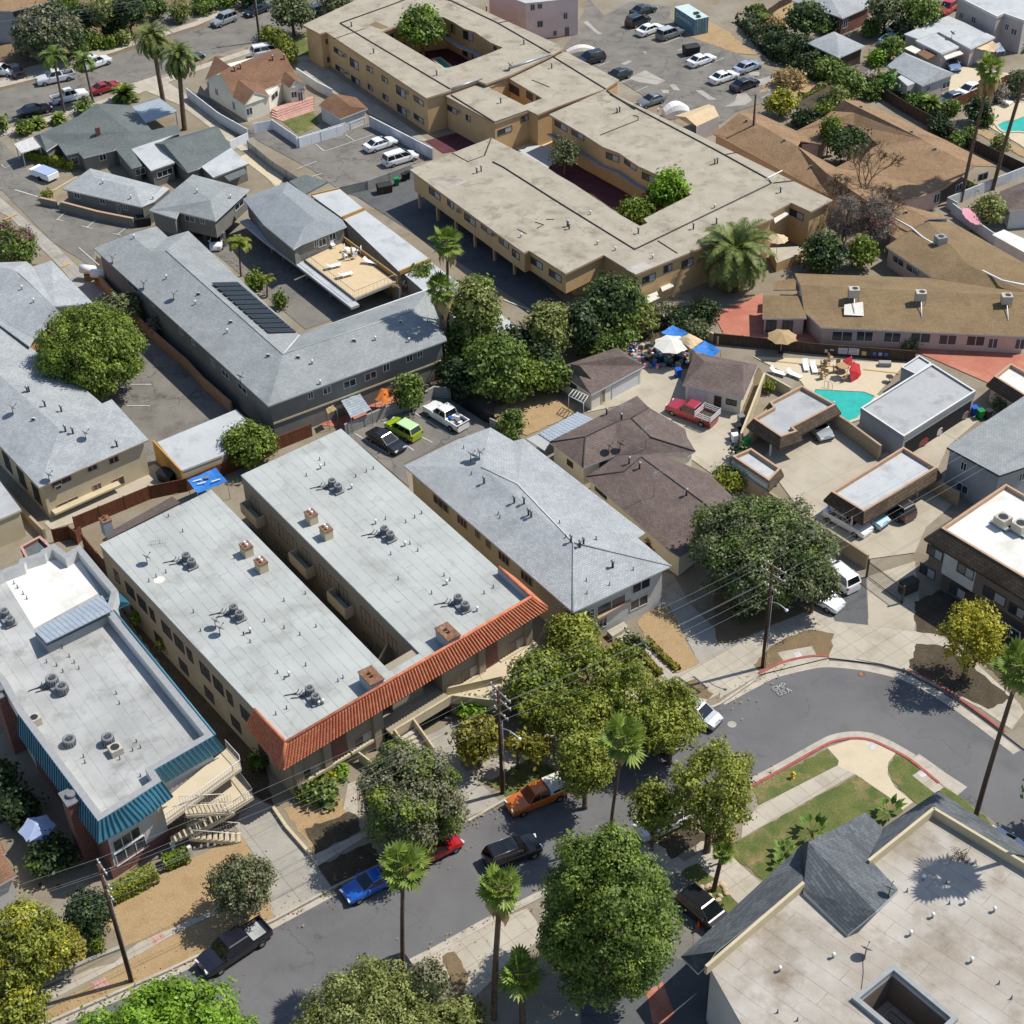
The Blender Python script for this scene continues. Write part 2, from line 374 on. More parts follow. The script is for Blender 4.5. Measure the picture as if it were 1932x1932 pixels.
def sheet(name,poly,mat,z,kerb=0,side=None,uang=GRID):
 """a paved or planted surface lying on the ground"""
 mb=MB()
 if not kerb:LAY[0]+=1;z+=LAY[0]*.0006
 if kerb:mb.prism(poly,-.3,z,1 if side else 0,0)
 else:
  q=[Vector((p[0],p[1],z))for p in poly]
  if mat in('dirt','lawn','dry_lawn','mulch'):
   rg=random.Random(LAY[0]);o_=[]
   for a,b in zip(q,q[1:]+q[:1]):
    n=max(1,min(60,int((b-a).length/.45)))
    for i in range(n):o_.append(a.lerp(b,i/n)+(Vector((rg.uniform(-.13,.13),rg.uniform(-.13,.13),0))if i else Vector()))
   q=o_
  if sum(a.x*b.y-b.x*a.y for a,b in zip(q,q[1:]+q[:1]))<0:q.reverse()
  mb.face(q)
 return struct(name,mb,[mat]+([side]if side else[]),uang=uang)
def smooth_path(pts,n=8):
 out=[]
 q=[pts[0]]+list(pts)+[pts[-1]]
 for i in range(1,len(q)-2):
  for k in range(n):
   t=k/n;a,b,c,d=q[i-1],q[i],q[i+1],q[i+2]
   out.append(.5*((2*b)+(c-a)*t+(2*a-5*b+4*c-d)*t*t+(3*b-a-3*c+d)*t**3))
 out.append(Vector(pts[-1]));return out
def offset(pts,d):
 out=[]
 for i,p in enumerate(pts):
  t=(pts[min(i+1,len(pts)-1)]-pts[max(i-1,0)]);t.z=0;t.normalize()
  out.append(p+Vector((-t.y,t.x,0))*d)
 return out
def ribbon(name,pts,w,mat,z,h=0,kind='structure'):
 """strip of width w along pts (kerb if h)"""
 a,b=offset(pts,w/2),offset(pts,-w/2);mb=MB();LAY[0]+=1;z+=LAY[0]*.0006
 for i in range(len(pts)-1):
  up=lambda p:Vector((p.x,p.y,z))
  mb.face([up(b[i]),up(b[i+1]),up(a[i+1]),up(a[i])])
  if h:
   dn=lambda p:Vector((p.x,p.y,z-h))
   mb.face([dn(a[i]),up(a[i]),up(a[i+1]),dn(a[i+1])]);mb.face([dn(b[i]),dn(b[i+1]),up(b[i+1]),up(b[i])])
 o=mb.build(name,mat)
 if kind:o['kind']=kind
 return o
# --- ground, streets, paving
g=MB();g.face([(-900,-200,-.02),(900,-200,-.02),(900,1500,-.02),(-900,1500,-.02)]);struct('ground',g,'ground')
Z0,Z1,Z2,Z3,Z4=.13,.136,.142,.148,.154
K1=P('c6','-900,2050 -300,1700 360,1405 1170,1052 1932,690 c7: 380,490 1130,130 d1: 330,590 c4: 1690,1262 1932,1095 c5: 230,1108 390,1035 560,1000 680,998 860,1010 1020,1040 1180,1082 1400,1195 1660,1375 1900,1560 2400,1930')
K2=P('c7','-300,1640 300,1290 880,985 1040,905 1400,705 d1: 1200,885 1470,748 d2: 270,472 470,362 720,222 800,192 900,178 1000,188 1120,240 1250,312 1420,450 1700,650 1932,830 2300,1150')
road=K1+[at('D',2300,1600),at('D',2300,2400)]+K2[::-1]
sheet('street',road,'asphalt',.004);LAY[0]=0
TN=P('a1','-600,740 0,512 150,470 480,375 730,288 960,205 1180,140 1440,25 1600,-50 a2: 300,-200 900,-420')
TS=P('a1','-600,930 0,715 300,640 530,560 950,415 1120,345 1480,235 1750,150 a2: 130,55 400,-50 900,-250')
sheet('far_street',TN+TS[::-1],'asphalt_old',.004)
block=K1+[at('D',2300,1500),at('D',2600,-60),at('D',1100,-90)]+TS[::-1]
sheet('block_ground',block,'ground',Z0,1,'kerb')
sheet('corner_ground',K2+[at('D',2200,2200),at('D',500,2250)],'ground',Z0,1,'kerb')
sheet('far_block_ground',TN+[at('D',900,-400),at('D',-500,-300)],'dirt',Z0,1,'kerb')
for n_,path,a,b in(('kerb',K1,1,11),('kerb',K1,14,18),('kerb',K2,0,7)):
 ribbon(n_,offset(path[a:b],.08 if path is K1 else-.08),.2,'kerb',Z0+.08,.2)
kr=smooth_path(P('c5','232,1106 390,1033 560,996 678,996'),5);ribbon('red_kerb',offset(kr,.1),.22,'kerb_red',Z0+.085,.2)
kr=smooth_path(P('c5','1180,1080 1400,1193 1660,1373 1800,1480'),5);ribbon('red_kerb',offset(kr,.1),.22,'kerb_red',Z0+.085,.2)
kr=smooth_path(P('d2','270,474 470,364 720,224 800,194 900,180 1000,190 1120,242 1250,314 1420,452'),5);ribbon('red_kerb',offset(kr,-.1),.24,'kerb_red',Z0+.085,.2)
gut=smooth_path(P('c5','-20,1265 230,1130 330,1085 560,1030 680,1020 860,1035 1020,1065 1180,1110 1400,1225 1660,1405 1900,1590'),4);ribbon('gutter',offset(gut,-.25),.8,'kerb',.012)
gut=smooth_path(P('d2','250,460 470,345 720,205 800,172 900,158 1010,168 1130,220 1260,295'),4);ribbon('gutter',gut,.85,'kerb',.012)
ribbon('gutter',P('d2','1255,300 1420,420 1550,505'),1.7,'kerb',.013)
ribbon('gutter',P('c5','330,1075 500,1030 680,1010'),.9,'concrete',.016)
for a,b in((2,6),):ribbon('gutter',offset(K1[a:b],-.3),.5,'kerb',.01)
ribbon('gutter',offset(K2[1:6],.3),.5,'kerb',.01)
sheet('pavement',P('c6','280,1190 640,1030 800,990 c6: 975,845 1080,800 1530,570 1560,620 1200,800 1000,920 380,1240 330,1200'),'concrete',Z1)
sheet('dry_lawn',P('c6','800,560 960,450 1340,260 1700,90 1900,430 c6: 1930,500 1900,540 1560,590 1080,795 975,840 880,870 760,700'),'dry_lawn',Z1)
sheet('dry_verge',P('c6','380,1290 1000,925 1200,805 1560,625 1932,500 1932,660 1400,945 1170,1048 370,1400 330,1330'),'dry_lawn',Z1)
sheet('red_paving',P('c6','640,1130 740,1090 790,1140 680,1195'),'brick_paving',Z2)
sheet('red_paving',P('c6','1065,820 1140,775 1165,810 1085,860'),'brick_paving',Z2)
sheet('driveway',P('c3','-10,1080 60,1050 270,1150 330,1270 500,1440 c7: 220,290 380,490 20,685 -20,640 -60,380 c2: 1650,980 1690,910 1760,870'),'concrete_old',Z2)
sheet('driveway',P('c1','600,170 1740,1190 c2: 1932,850 1800,780 1490,360 c1: 850,590'),'mulch',Z1)
sheet('front_lawn',P('c3','330,1160 600,1080 690,1100 690,1165 780,1200 500,1410'),'dry_lawn',Z1)
sheet('front_lawn',P('c3','460,1280 760,1170 800,1290 520,1440 c7: 260,220'),'mulch',Z2)
sheet('pavement',P('c7','230,285 560,130 600,150 280,345'),'concrete',Z3)
sheet('pavement',P('c7','560,120 d1: 0,640 60,700 c7: 700,130 600,160'),'concrete',Z1)
sheet('parkway',P('c7','285,345 620,190 720,330 380,488'),'mulch',Z1)
sheet('entrance_drive',P('c3','1000,800 1260,690 1390,620 1400,900 1640,1120 1330,1270 1300,1100'),'concrete_old',Z2)
sheet('walkway',P('c3','690,1165 720,1010 770,990 780,1200'),'concrete',Z2)
sheet('entrance_lawn',P('d1','190,480 480,330 640,400 640,470 340,590'),'lawn',Z3)
sheet('pavement',P('d1','60,420 600,120 760,150 230,470'),'concrete',Z2)
sheet('front_yard',P('c4','400,1000 850,720 1000,800 1230,1060 1300,1100 1000,1300 300,1449'),'dirt',Z1)
sheet('pavement',P('c4','1000,1150 1240,1100 1410,1035 1932,760 1932,1060 1690,1185 1600,1230 1330,1449 900,1600 800,1400'),'concrete',Z1)
sheet('brown_yard',P('c4','1105,680 1200,600 1300,570 1360,640 1535,975 1420,1035 1370,1040 1160,810'),'dry_lawn',Z3)
sheet('walkway',P('c4','1120,850 1160,820 1410,1085 1300,1100'),'concrete',Z2)
sheet('driveway',P('c4','1290,330 1360,350 1480,560 1770,850 1540,975 1330,580 1220,560'),'concrete_old',Z2)
sheet('verge',P('c4','1410,1130 1500,1085 1640,1190 1600,1230 1500,1210'),'dirt',Z2)
sheet('pavement',P('c5','-20,950 300,800 500,660 700,690 1240,830 1380,850 1500,920 1900,1290 1932,1350 1850,1460 1660,1330 1180,1075 1020,1040 680,998 240,1105 -20,1260'),'concrete',Z1)
sheet('verge',P('c5','195,1045 300,930 420,860 560,818 715,845 680,990 560,985 390,1020 235,1090'),'dirt',Z2)
sheet('utility_pad',P('c5','348,965 570,925 600,985 385,1020'),'concrete',Z3)
sheet('utility_cover',P('c5','448,968 490,960 512,995 470,1003'),'paint_white',Z4)
sheet('driveway',P('c5','665,670 760,590 915,480 930,790 720,765'),'asphalt_dark',Z2)
sheet('driveway',P('c5','920,480 1230,380 1260,640 1225,830 935,790'),'concrete_lot',Z2)
sheet('planting_bed',P('c5','1225,640 1400,560 1932,900 1932,1250 1490,890 1370,845 1240,832'),'mulch',Z2)
sheet('verge',P('c5','1240,910 1390,920 1480,960 1850,1260 1700,1330 1400,1180 1190,1060'),'mulch',Z2)
sheet('front_yard',P('c5','-60,600 240,560 560,690 300,800 -40,920'),'dirt',Z2)
sheet('pavement',P('d2','740,240 900,186 1020,196 1165,262 1110,330 1105,400 1150,480 1260,570 1190,620 1120,545 915,405 800,375 810,320'),'pool_deck',Z1)
sheet('pavement',P('d2','230,690 330,590 800,350 910,400 220,790'),'concrete',Z2)
sheet('corner_lawn',P('d2','280,480 740,250 808,320 795,370 340,600'),'lawn',Z1)
sheet('corner_lawn',P('d2','200,800 915,408 1120,548 1200,625 1050,720 400,1080 150,880'),'lawn',Z1)
sheet('corner_lawn',P('d2','1165,268 1420,455 1700,655 1740,720 1680,760 1260,565 1130,440 1105,360'),'lawn',Z1)
sheet('utility_pad',P('d2','1255,410 1310,372 1445,480 1395,520'),'concrete',Z2)
sheet('utility_cover',P('d2','1285,395 1318,375 1350,405 1315,425'),'paint_white',Z3)
sheet('pavement_slab',P('d2','975,220 1010,200 1050,232 1010,252'),'paint_white',Z2)
sheet('walkway',P('d2','-60,780 130,880 350,1060 215,1195 -40,960'),'concrete',Z2)
sheet('side_drive',P('d1','1300,1130 1450,1060 1640,1200 1932,1500 1700,1700 1300,1600'),'asphalt_old',Z2)
sheet('corner_lawn',P('d1','1450,1075 1560,1010 1640,1090 1840,1290 1760,1350'),'lawn',Z3)
sheet('pavement',P('d1','1150,930 1290,850 1470,1000 1640,900 1780,960 1932,1120 1830,1280 1640,1090 1560,1015 1440,1075 1300,1130'),'concrete',Z1)
sheet('parkway',P('d1','1290,860 1480,760 1640,840 1390,985'),'mulch',Z2)
sheet('pavement',P('c7','860,1000 1040,910 1400,710 1640,620 1700,700 1750,800 1500,1000 1300,1200 1240,1170 1100,1180'),'concrete',Z1)
sheet('drive_edge',P('c7','1090,930 1170,900 1260,1060 1220,1180 1150,1150'),'dirt',Z2)
sheet('side_drive',P('d3','-300,700 250,700 380,800 330,1056 500,1300 -300,1300'),'asphalt_dark',Z1)
sheet('red_path',P('d3','30,900 110,850 170,1010 130,1056 60,1060'),'terracotta',Z2)
for s_,x,y,r in(('d2',165,92,.38),('c5',890,1098,.34),('d2',1340,448,.3),('c5',428,968,.28)):
 p=at(s_,x,y);mb=MB();mb.prism([p+Vector((r*math.cos(a*.393),r*math.sin(a*.393),0))for a in range(16)],-.02,.016 if y<300 or y>1000 else.165)
 struct('manhole_cover',mb,'patch' if s_=='d2' and x<300 else 'rust')
sheet('parking_lot',P('a5','-200,-60 0,60 130,110 230,250 760,400 900,370 530,500 540,620 300,470 -100,60'),'asphalt_old',Z1)
sheet('parking_lot',P('a1','-300,700 0,790 130,930 260,1130 100,1130 -300,900'),'asphalt_old',Z1)
sheet('alley',P('a5','-200,60 0,215 310,480 450,620 640,700 520,820 330,600 60,330 -200,200'),'concrete_old',Z2)
sheet('parking_court',P('a5','500,700 650,690 830,900 b3: 1500,200 1400,260 1000,600 700,600 640,520 850,480 600,50 a5: 720,1130'),'asphalt_old',Z1)
sheet('courtyard',P('a5','1060,400 1420,390 2050,840 1720,960'),'asphalt_old',Z1)
sheet('side_yard',P('a5','540,540 1560,1420 1500,1500 1300,1420 830,960 540,640'),'mulch',Z2)
sheet('back_yard',P('b3','1400,180 1560,220 1932,0 b4: 700,60 900,-60 700,200 380,350'),'terracotta',Z1)
sheet('back_yard',P('b3','250,760 870,430 1060,540 420,760 290,800'),'concrete_lot',Z2)
sheet('parking_lot',P('a2','-330,700 0,760 400,690 770,890 240,1080 80,960 -220,800'),'asphalt_old',Z1)
sheet('driveway',P('a1','730,480 890,430 1080,560 1400,850 1600,1010 1560,1070 1390,880 1020,600'),'concrete',Z1)
sheet('driveway',P('a1','1440,850 1600,1000 1570,1060 1350,890'),'pool_deck',Z2)
sheet('side_path',P('a1','1060,510 1180,560 1440,770 1380,790'),'asphalt_dark',Z1)
sheet('side_path',P('a2','0,300 90,340 740,800 690,800 180,520 0,400'),'concrete_old',Z1)
sheet('back_lawn',P('a1','1590,690 1760,630 1800,700 1690,770'),'lawn',Z2)
sheet('brick_patio',P('a1','1520,660 1560,600 1740,570 1770,630 1590,690'),'brick_paving',Z3)
sheet('front_lawn',P('a1','1080,420 1180,370 1300,330 1220,320 1060,410'),'dirt',Z1)
sheet('front_lawn',P('a1','1640,220 1740,180 1760,300 1680,330'),'lawn',Z1)
sheet('pavement',P('a1','0,745 530,585 1120,375 1480,255 1500,275 1130,400 560,620 0,775'),'concrete',Z1)
sheet('pavement',P('a1','0,500 240,440 730,270 1110,150 1440,10 1420,-20 1080,110 730,240 100,400 0,450'),'concrete',Z1)
sheet('front_lawn',P('a1','600,200 700,165 800,200 620,235'),'lawn',Z1)
sheet('driveway',P('a1','870,90 960,60 1120,120 900,190'),'asphalt_old',Z2)
sheet('front_lawn',P('a1','1080,90 1330,10 1250,-20 1050,60'),'lawn',Z1)
sheet('parking_lot',P('a2','230,1080 640,940 b1: 30,900 350,1200 200,1260 0,1130 a2: 330,1110'),'asphalt_dark',Z1)
sheet('court',P('a2','720,800 1100,700 1100,820 820,870'),'maroon',Z2)
sheet('parking_lot',P('a2','1480,290 1560,200 1640,0 a3: 600,130 800,20 1110,60 1100,150 1260,290 1620,420 1932,590 1932,760 1600,870 1500,960 1250,960 700,620 300,400'),'asphalt_old',Z1)
sheet('dry_slope',P('a3','1110,150 1400,170 1560,260 1640,330 1780,430 1620,420 1260,290'),'dry_lawn',Z2)
sheet('dry_slope',P('a4','60,660 180,500 330,520 480,620 330,700 200,640'),'dry_lawn',Z2)
for q in('440,180 470,170 540,240 590,270 550,272 480,215','725,500 790,470 812,480 760,508','780,610 915,548 990,590 1070,630 1000,660 870,640','1100,660 1140,655 1185,705 1130,700','1300,705 1350,702 1460,775 1400,775','1520,830 1600,790 1620,730 1690,725 1735,780 1680,815','1770,670 1780,620 1890,590 1895,620 1830,660','1830,700 1900,660 1932,660 1932,700 1860,712','1700,560 1790,560 1790,590 1720,590','890,405 920,405 925,425','1035,700 1095,700 1095,725 1050,725'):
 sheet('pale_patch',P('a3',q),'patch',Z2)
sheet('court',P('a2','470,170 1190,90 1200,260 840,400'),'maroon',Z1)
sheet('court',P('b1','200,400 430,300 1070,580 770,760'),'maroon',Z1)
sheet('pool_surround',P('b1','-80,260 20,240 200,150 330,230 420,320 260,420'),'pool_deck',Z2)
sheet('parking_lot',P('b4','370,360 700,250 860,150 1000,180 1350,400 1240,380 1040,410 730,560 760,690 560,520'),'asphalt_old',Z1)
sheet('back_lawn',P('b4','1240,240 1500,150 1700,230 1680,280 1420,400 1240,330'),'dry_lawn',Z1)
sheet('courtyard',P('b5','460,790 910,440 1120,430 1200,560 1650,820 1660,850 1560,1180 1480,1300 1200,1100 880,700'),'concrete_lot',Z1)
sheet('cluttered_yard',P('b5','760,290 1050,130 1300,330 1240,450 1000,430'),'mulch',Z2)
sheet('side_alley',P('b5','1650,800 1780,440 1830,500 1700,830'),'dirt',Z2)
sheet('pool_deck',P('b6','190,300 1180,345 1150,370 1000,530 860,690 780,760 640,680 500,460'),'pool_deck',Z2)
sheet('court',P('b6','250,960 380,800 700,660 990,950 1180,820 1620,620 1700,660 1440,880 1350,1080 1200,1100 700,1500 520,1320'),'concrete_lot',Z1)
sheet('driveway',P('b6','520,1320 680,1230 1250,1100 1500,1230 1300,1400 1230,1560 940,1600 700,1450'),'concrete_lot',Z2)
sheet('terrace',P('b6','0,0 240,60 240,160 500,130 640,200 1240,235 1932,290 1932,400 1700,470 1240,270 620,215 0,160'),'terracotta',Z2)
sheet('terrace',P('b1','1180,1260 1460,1140 1460,1370 1240,1370'),'terracotta',Z3)
sheet('court',P('a4','1420,470 1932,540 1932,560 1680,640 1500,740 1380,760 1340,700'),'pool_deck',Z1)
sheet('pool_deck',P('a4','1610,860 1700,760 1932,690 2000,1100 1900,1030'),'pool_deck',Z1)
sheet('dry_garden',P('a4','1440,850 1620,900 1932,1070 1932,1120 1500,900'),'dry_lawn',Z1)
sheet('green_slope',P('a4','330,720 640,540 760,640 500,880 330,760'),'mulch',Z1)
sheet('dry_slope',P('a4','0,150 300,20 460,10 300,180 100,300'),'dry_lawn',Z1)
def lines(s,txt,w=.12,m='paint_white',z=Z3,name='parking_line'):
 for seg in txt.split(';'):
  ribbon(name,P(s,seg),w,m,z)
lines('a5','85,175 215,215;320,345 380,292;320,342 358,350;460,378 525,394;490,388 552,335;633,420 685,432;660,428 718,385;445,500 560,600;735,1272 855,1272;715,1392 845,1392')
lines('a1','10,935 30,955 80,930;85,1075 215,1115',.12)
lines('a2','105,820 155,860 430,765;270,765 320,800;60,1010 140,985;0,960 110,915;150,860 105,820')
lines('a3','965,285 1060,250;1060,345 1180,297;1160,400 1200,385;1365,520 1515,455;555,515 640,485;840,715 930,675;1800,765 1870,730;715,650 800,620')
lines('b4','455,390 650,510;720,440 785,485;785,270 1000,405;800,395 890,440')
lines('b3','720,105 845,105')
lines('b6','1210,800 1360,740;1290,720 1560,870',.06)
lines('b1','0,1180 150,1240',.15)
lines('a5','350,610 395,590',.35,'paint_yellow',Z4,'painted_kerb');lines('a5','20,345 100,312',.35,'paint_yellow',Z4,'painted_kerb')
lines('b6','250,325 790,375',.18,'paint_yellow',Z4,'deck_line');lines('b6','900,385 1130,410',.18,'paint_yellow',Z4,'deck_line')
def stroke_text(txt,p,ex,ey,h,m,z,r=.035):
 G={'G':[(1,.85,.6,1,.1,.8,0,.4,.3,0,.9,.1,1,.45,.6,.45)],'M':[(0,0,0,1,.5,.4,1,1,1,0)],'P':[(0,0,0,1,.9,.9,.9,.5,0,.45)],'U':[(0,1,.05,.2,.5,0,.95,.2,1,1)],'S':[(1,.9,.5,1,.05,.75,.95,.3,.5,0,0,.1)],'A':[(0,0,.5,1,1,0),(.2,.4,.8,.4)]}
 mb=MB()
 for i,ch in enumerate(txt):
  for st in G.get(ch,[]):
   q=[p+ex*(i*.85*h+st[k]*.6*h)+ey*(st[k+1]*h)for k in range(0,len(st),2)]
   for a,b in zip(q,q[1:]):
    d=(b-a).normalized()*r;n=Vector((-d.y,d.x,0))
    mb.face([(v.x,v.y,z)for v in(a-d-n,b+d-n,b+d+n,a-d+n)])
 return mb
pa,pb,pc=at('c5',335,1215),at('c5',420,1180),at('c5',355,1150)
ex=(pb-pa).normalized();ey=Vector((-ex.y,ex.x,0))
mb=stroke_text('GMP',pa,ex,ey,.55,'paint_white',.16,.022);pa2=at('c5',368,1243)
m2=stroke_text('USA',pa2,ex,ey,.5,'paint_white',.16,.022);n0=len(mb.v);mb.v+=m2.v;mb.f+=[[i+n0 for i in f]for f in m2.f];mb.m+=m2.m;mb.sm+=m2.sm
a_,b_=at('c5',325,1140),at('c5',350,1165)
struct('street_writing',mb,'paint_white')
# --- buildings
from mathutils.geometry import tessellate_polygon
def inset(poly,d):
 """move a polygon's edges inwards by d"""
 q=[Vector((p[0],p[1],0))for p in poly];n=len(q)
 ar=sum(a.x*b.y-b.x*a.y for a,b in zip(q,q[1:]+q[:1]));sg=1 if ar>0 else-1
 out=[]
 for i in range(n):
  a,b,c=q[i-1],q[i],q[(i+1)%n]
  e1,e2=(b-a).normalized(),(c-b).normalized()
  n1,n2=Vector((-e1.y,e1.x,0))*sg,Vector((-e2.y,e2.x,0))*sg
  k=n1.dot(n2);m=(n1+n2)/max(.35,1+k)
  out.append(b+m*d)
 return out
def text_on(parent,name,body,p,ex,ey,size,mat,depth=.012):
 cu=bpy.data.curves.new(name,'FONT');cu.body=body;cu.size=size;cu.extrude=depth
 ob=bpy.data.objects.new(name,cu);me=bpy.data.meshes.new_from_object(ob);bpy.data.objects.remove(ob);me.name=name
 ez=ex.cross(ey);o=bpy.data.objects.new(name,me);COL.objects.link(o);me.materials.clear();me.materials.append(M[mat])
 q=Matrix(((ex.x,ey.x,ez.x,p.x),(ex.y,ey.y,ez.y,p.y),(ex.z,ey.z,ez.z,p.z),(0,0,0,1)))
 if parent:o.parent=parent;q=Matrix.Translation(-parent_loc(parent))@q
 o.matrix_local=q;return o
class Bld:pass
def new_building(name,label,cat,poly,group=None):
 b=Bld();c=sum((Vector((p[0],p[1],0))for p in poly),Vector())/len(poly)
 b.root=thing(name,label,cat,(c.x,c.y,Z0),group);b.foot=[Vector((p[0],p[1],0))for p in poly];return b
def flat(name,label,cat,poly,h,wall,roof,over=.25,thick=.22,z0=-.05,fascia=None,hole=None,group=None,foot=None,parapet=0,ptop=None,pw=.25):
 """flat-roofed building; poly is the roof edge"""
 b=new_building(name,label,cat,poly,group)
 f=foot or inset(poly,over);b.foot=f;b.h=h
 mb=MB();mb.prism(f,z0,h-thick,0,0);mb.build('wall',wall,b.root)
 ua=ang(poly[0],poly[1])
 mb=MB();mb.prism(poly,h-thick,h,1,0);b.roof=mb.build('roof',[roof,fascia or wall],b.root)
 if parapet:
  mb=MB();i=inset(poly,pw);n=len(poly)
  for k in range(n):
   j=(k+1)%n;a_,b_,c_,d_=[Vector((p[0],p[1],0))for p in(poly[k],poly[j],i[j],i[k])]
   mb.prism([a_,b_,c_,d_],h-.02,h+parapet,0,1)
  mb.build('parapet',[fascia or wall,ptop or fascia or wall],b.root)
 return b
def hip(name,label,cat,V,F,eave,wall,roof,over=.5,z0=-.05,fascia='trim_white',group=None,foot=None,h=None,th=.16,wallmat2=None):
 """V: key -> point; F: roof faces as key lists; eave: the eave outline keys"""
 poly=[V[k]for k in eave];b=new_building(name,label,cat,poly,group)
 b.h=h or min(p.z for p in poly);b.foot=foot or inset(poly,over)
 mb=MB();mb.prism(b.foot,z0,b.h-.1,0);mb.build('wall',wall,b.root)
 roofmesh(V,F,roof,b.root,fascia,th)
 return b
def tess(pts):
 if len(pts)==3:return[(0,1,2)]
 out=[]
 for t3 in tessellate_polygon([[Vector((p.x,p.y,0))for p in pts]]):
  a,b,c=[pts[i]for i in t3];out.append(tuple(t3)if(b-a).cross(c-a).z>0 else tuple(t3)[::-1])
 return out
def roofmesh(V,F,roof,parent,fascia='trim_white',th=.16,name='roof'):
 mb=MB();edges={}
 for f in F:
  pts=[V[k]for k in f]
  n=Vector((0,0,0))
  for i in range(len(pts)):n+=pts[i].cross(pts[(i+1)%len(pts)])
  if n.z<0:pts.reverse();f=f[::-1]
  for t3 in tess(pts):
   mb.face([pts[i]for i in t3],0);mb.face([pts[i]-Vector((0,0,th))for i in t3[::-1]],1)
  for a,c in zip(f,list(f[1:])+[f[0]]):edges[(a,c)]=1
 for(a,c)in edges:
  if(c,a)not in edges:
   p,q=V[a],V[c];d=Vector((0,0,th));mb.face([p-d,q-d,q,p],1)
 return mb.build(name,[roof,fascia],parent)
def ridgecap(parent,pts,mat,r=.09):
 mb=MB();mb.tube([p+Vector((0,0,.02))for p in pts],r,5,0);return mb.build('ridge_cap',mat,parent)
def nearest_edge(b,s,x,y,inner=False):
 """the wall edge that a sight line through sheet point meets first (front facing, inside its length)"""
 best=None;ft=b.inner if inner else b.foot;n=len(ft)
 ar=sum(p.x*q.y-q.x*p.y for p,q in zip(ft,ft[1:]+ft[:1]))
 for i in range(n):
  p0,p1=ft[i],ft[(i+1)%n]
  if(ar<0)!=inner:p0,p1=p1,p0
  e=p1-p0;L=e.length
  if L<.8:continue
  nn=Vector((e.y,-e.x,0)).normalized();d=ray(s,x,y)
  if d.dot(nn)>=0:continue
  t,z=onwall(s,x,y,p0,p1)
  if t<-.5 or t>L+.5 or z<-.6 or z>b.h+1:continue
  hit=p0+e.normalized()*t;dist=hit.length
  if best is None or dist<best[0]:best=(dist,p0,p1,t,z)
 return best
def wbox(mb,p0,p1,s0,s1,z0,z1,d0,d1,m=0):
 """box on a wall line between distances s0..s1, heights z0..z1, from depth d0 to d1 outside the wall"""
 e=(p1-p0).normalized();n=Vector((e.y,-e.x,0))
 q=[p0+e*s+n*d for s,d in((s0,d0),(s1,d0),(s1,d1),(s0,d1))]
 mb.prism(q,z0,z1,m)
def put_window(b,p0,p1,s0,s1,z0,z1,pane='glass',frame='trim_white',mull=1,name='window',sill=False,ac=False):
 mb=MB();t=.07
 wbox(mb,p0,p1,s0,s1,z0,z0+t,-.02,.06);wbox(mb,p0,p1,s0,s1,z1-t,z1,-.02,.06)
 wbox(mb,p0,p1,s0,s0+t,z0+t,z1-t,-.02,.06);wbox(mb,p0,p1,s1-t,s1,z0+t,z1-t,-.02,.06)
 for k in range(mull):
  c=s0+(s1-s0)*(k+1)/(mull+1);wbox(mb,p0,p1,c-t/2,c+t/2,z0+t,z1-t,-.02,.06)
 if sill:wbox(mb,p0,p1,s0-.1,s1+.1,z0-.1,z0-.003,-.02,.14)
 w=mb.build(name,frame,b.root)
 half=pane=='half'
 mp=MB()
 if half:
  c=(s0+s1)/2;wbox(mp,p0,p1,s0+t,c-t/2,z0+t,z1-t,-.01,.025,0);wbox(mp,p0,p1,c+t/2,s1-t,z0+t,z1-t,-.01,.025,1)
  mp.build('pane',['glass','blind'],w)
 else:
  wbox(mp,p0,p1,s0+t,s1-t,z0+t,z1-t,-.01,.025);mp.build('pane',pane,w)
 return w
def wins(b,s,txt,pane='glass',frame='trim_white',mull=1,name='window',minh=.7,inner=False,**k):
 """windows by two opposite corners seen on the wall: 'x0,y0,x1,y1;...'"""
 for seg in txt.split(';'):
  x0,y0,x1,y1=[float(q)for q in seg.split(',')]
  ne=nearest_edge(b,s,(x0+x1)/2,(y0+y1)/2,inner)
  if not ne:continue
  _,p0,p1,tc,zc=ne
  sa,za=onwall(s,x0,y0,p0,p1);sb,zb=onwall(s,x1,y1,p0,p1);sc_,zc_=onwall(s,x0,y1,p0,p1);sd_,zd_=onwall(s,x1,y0,p0,p1)
  if abs(zc_-zd_)<abs(za-zb):sa,za,sb,zb=sc_,zc_,sd_,zd_
  s0,s1=sorted((sa,sb));z0,z1=sorted((za,zb))
  if s1-s0<.5:m=(s0+s1)/2;s0,s1=m-.35,m+.35
  if z1-z0<minh:m=(z0+z1)/2;z0,z1=m-minh/2,m+minh/2
  if z1>b.h-.3:z0-=z1-b.h+.3;z1=b.h-.3
  if z0<.15:z0=.15
  if z1-z0<.4:z1=z0+.4
  put_window(b,p0,p1,s0,s1,z0,z1,pane if pane!='mix' else rnd.choice(['glass','glass','half','blind']),frame,mull,name,**k)
def row(b,i,z0,z1,w,n,s_from=.08,s_to=.92,**k):
 p0,p1=b.foot[i],b.foot[(i+1)%len(b.foot)]
 ar=sum(p.x*q.y-q.x*p.y for p,q in zip(b.foot,b.foot[1:]+b.foot[:1]))
 if ar<0:p0,p1=p1,p0
 L=(p1-p0).length
 for j in range(n):
  c=L*(s_from+(s_to-s_from)*(j+.5)/n);put_window(b,p0,p1,c-w/2,c+w/2,z0,z1,**k)
def slab(b,name,poly,z0,z1,mat,m2=None):
 mb=MB();mb.prism(poly,z0,z1,0,1 if m2 else 0);return mb.build(name,[mat]+([m2]if m2 else[]),b.root)
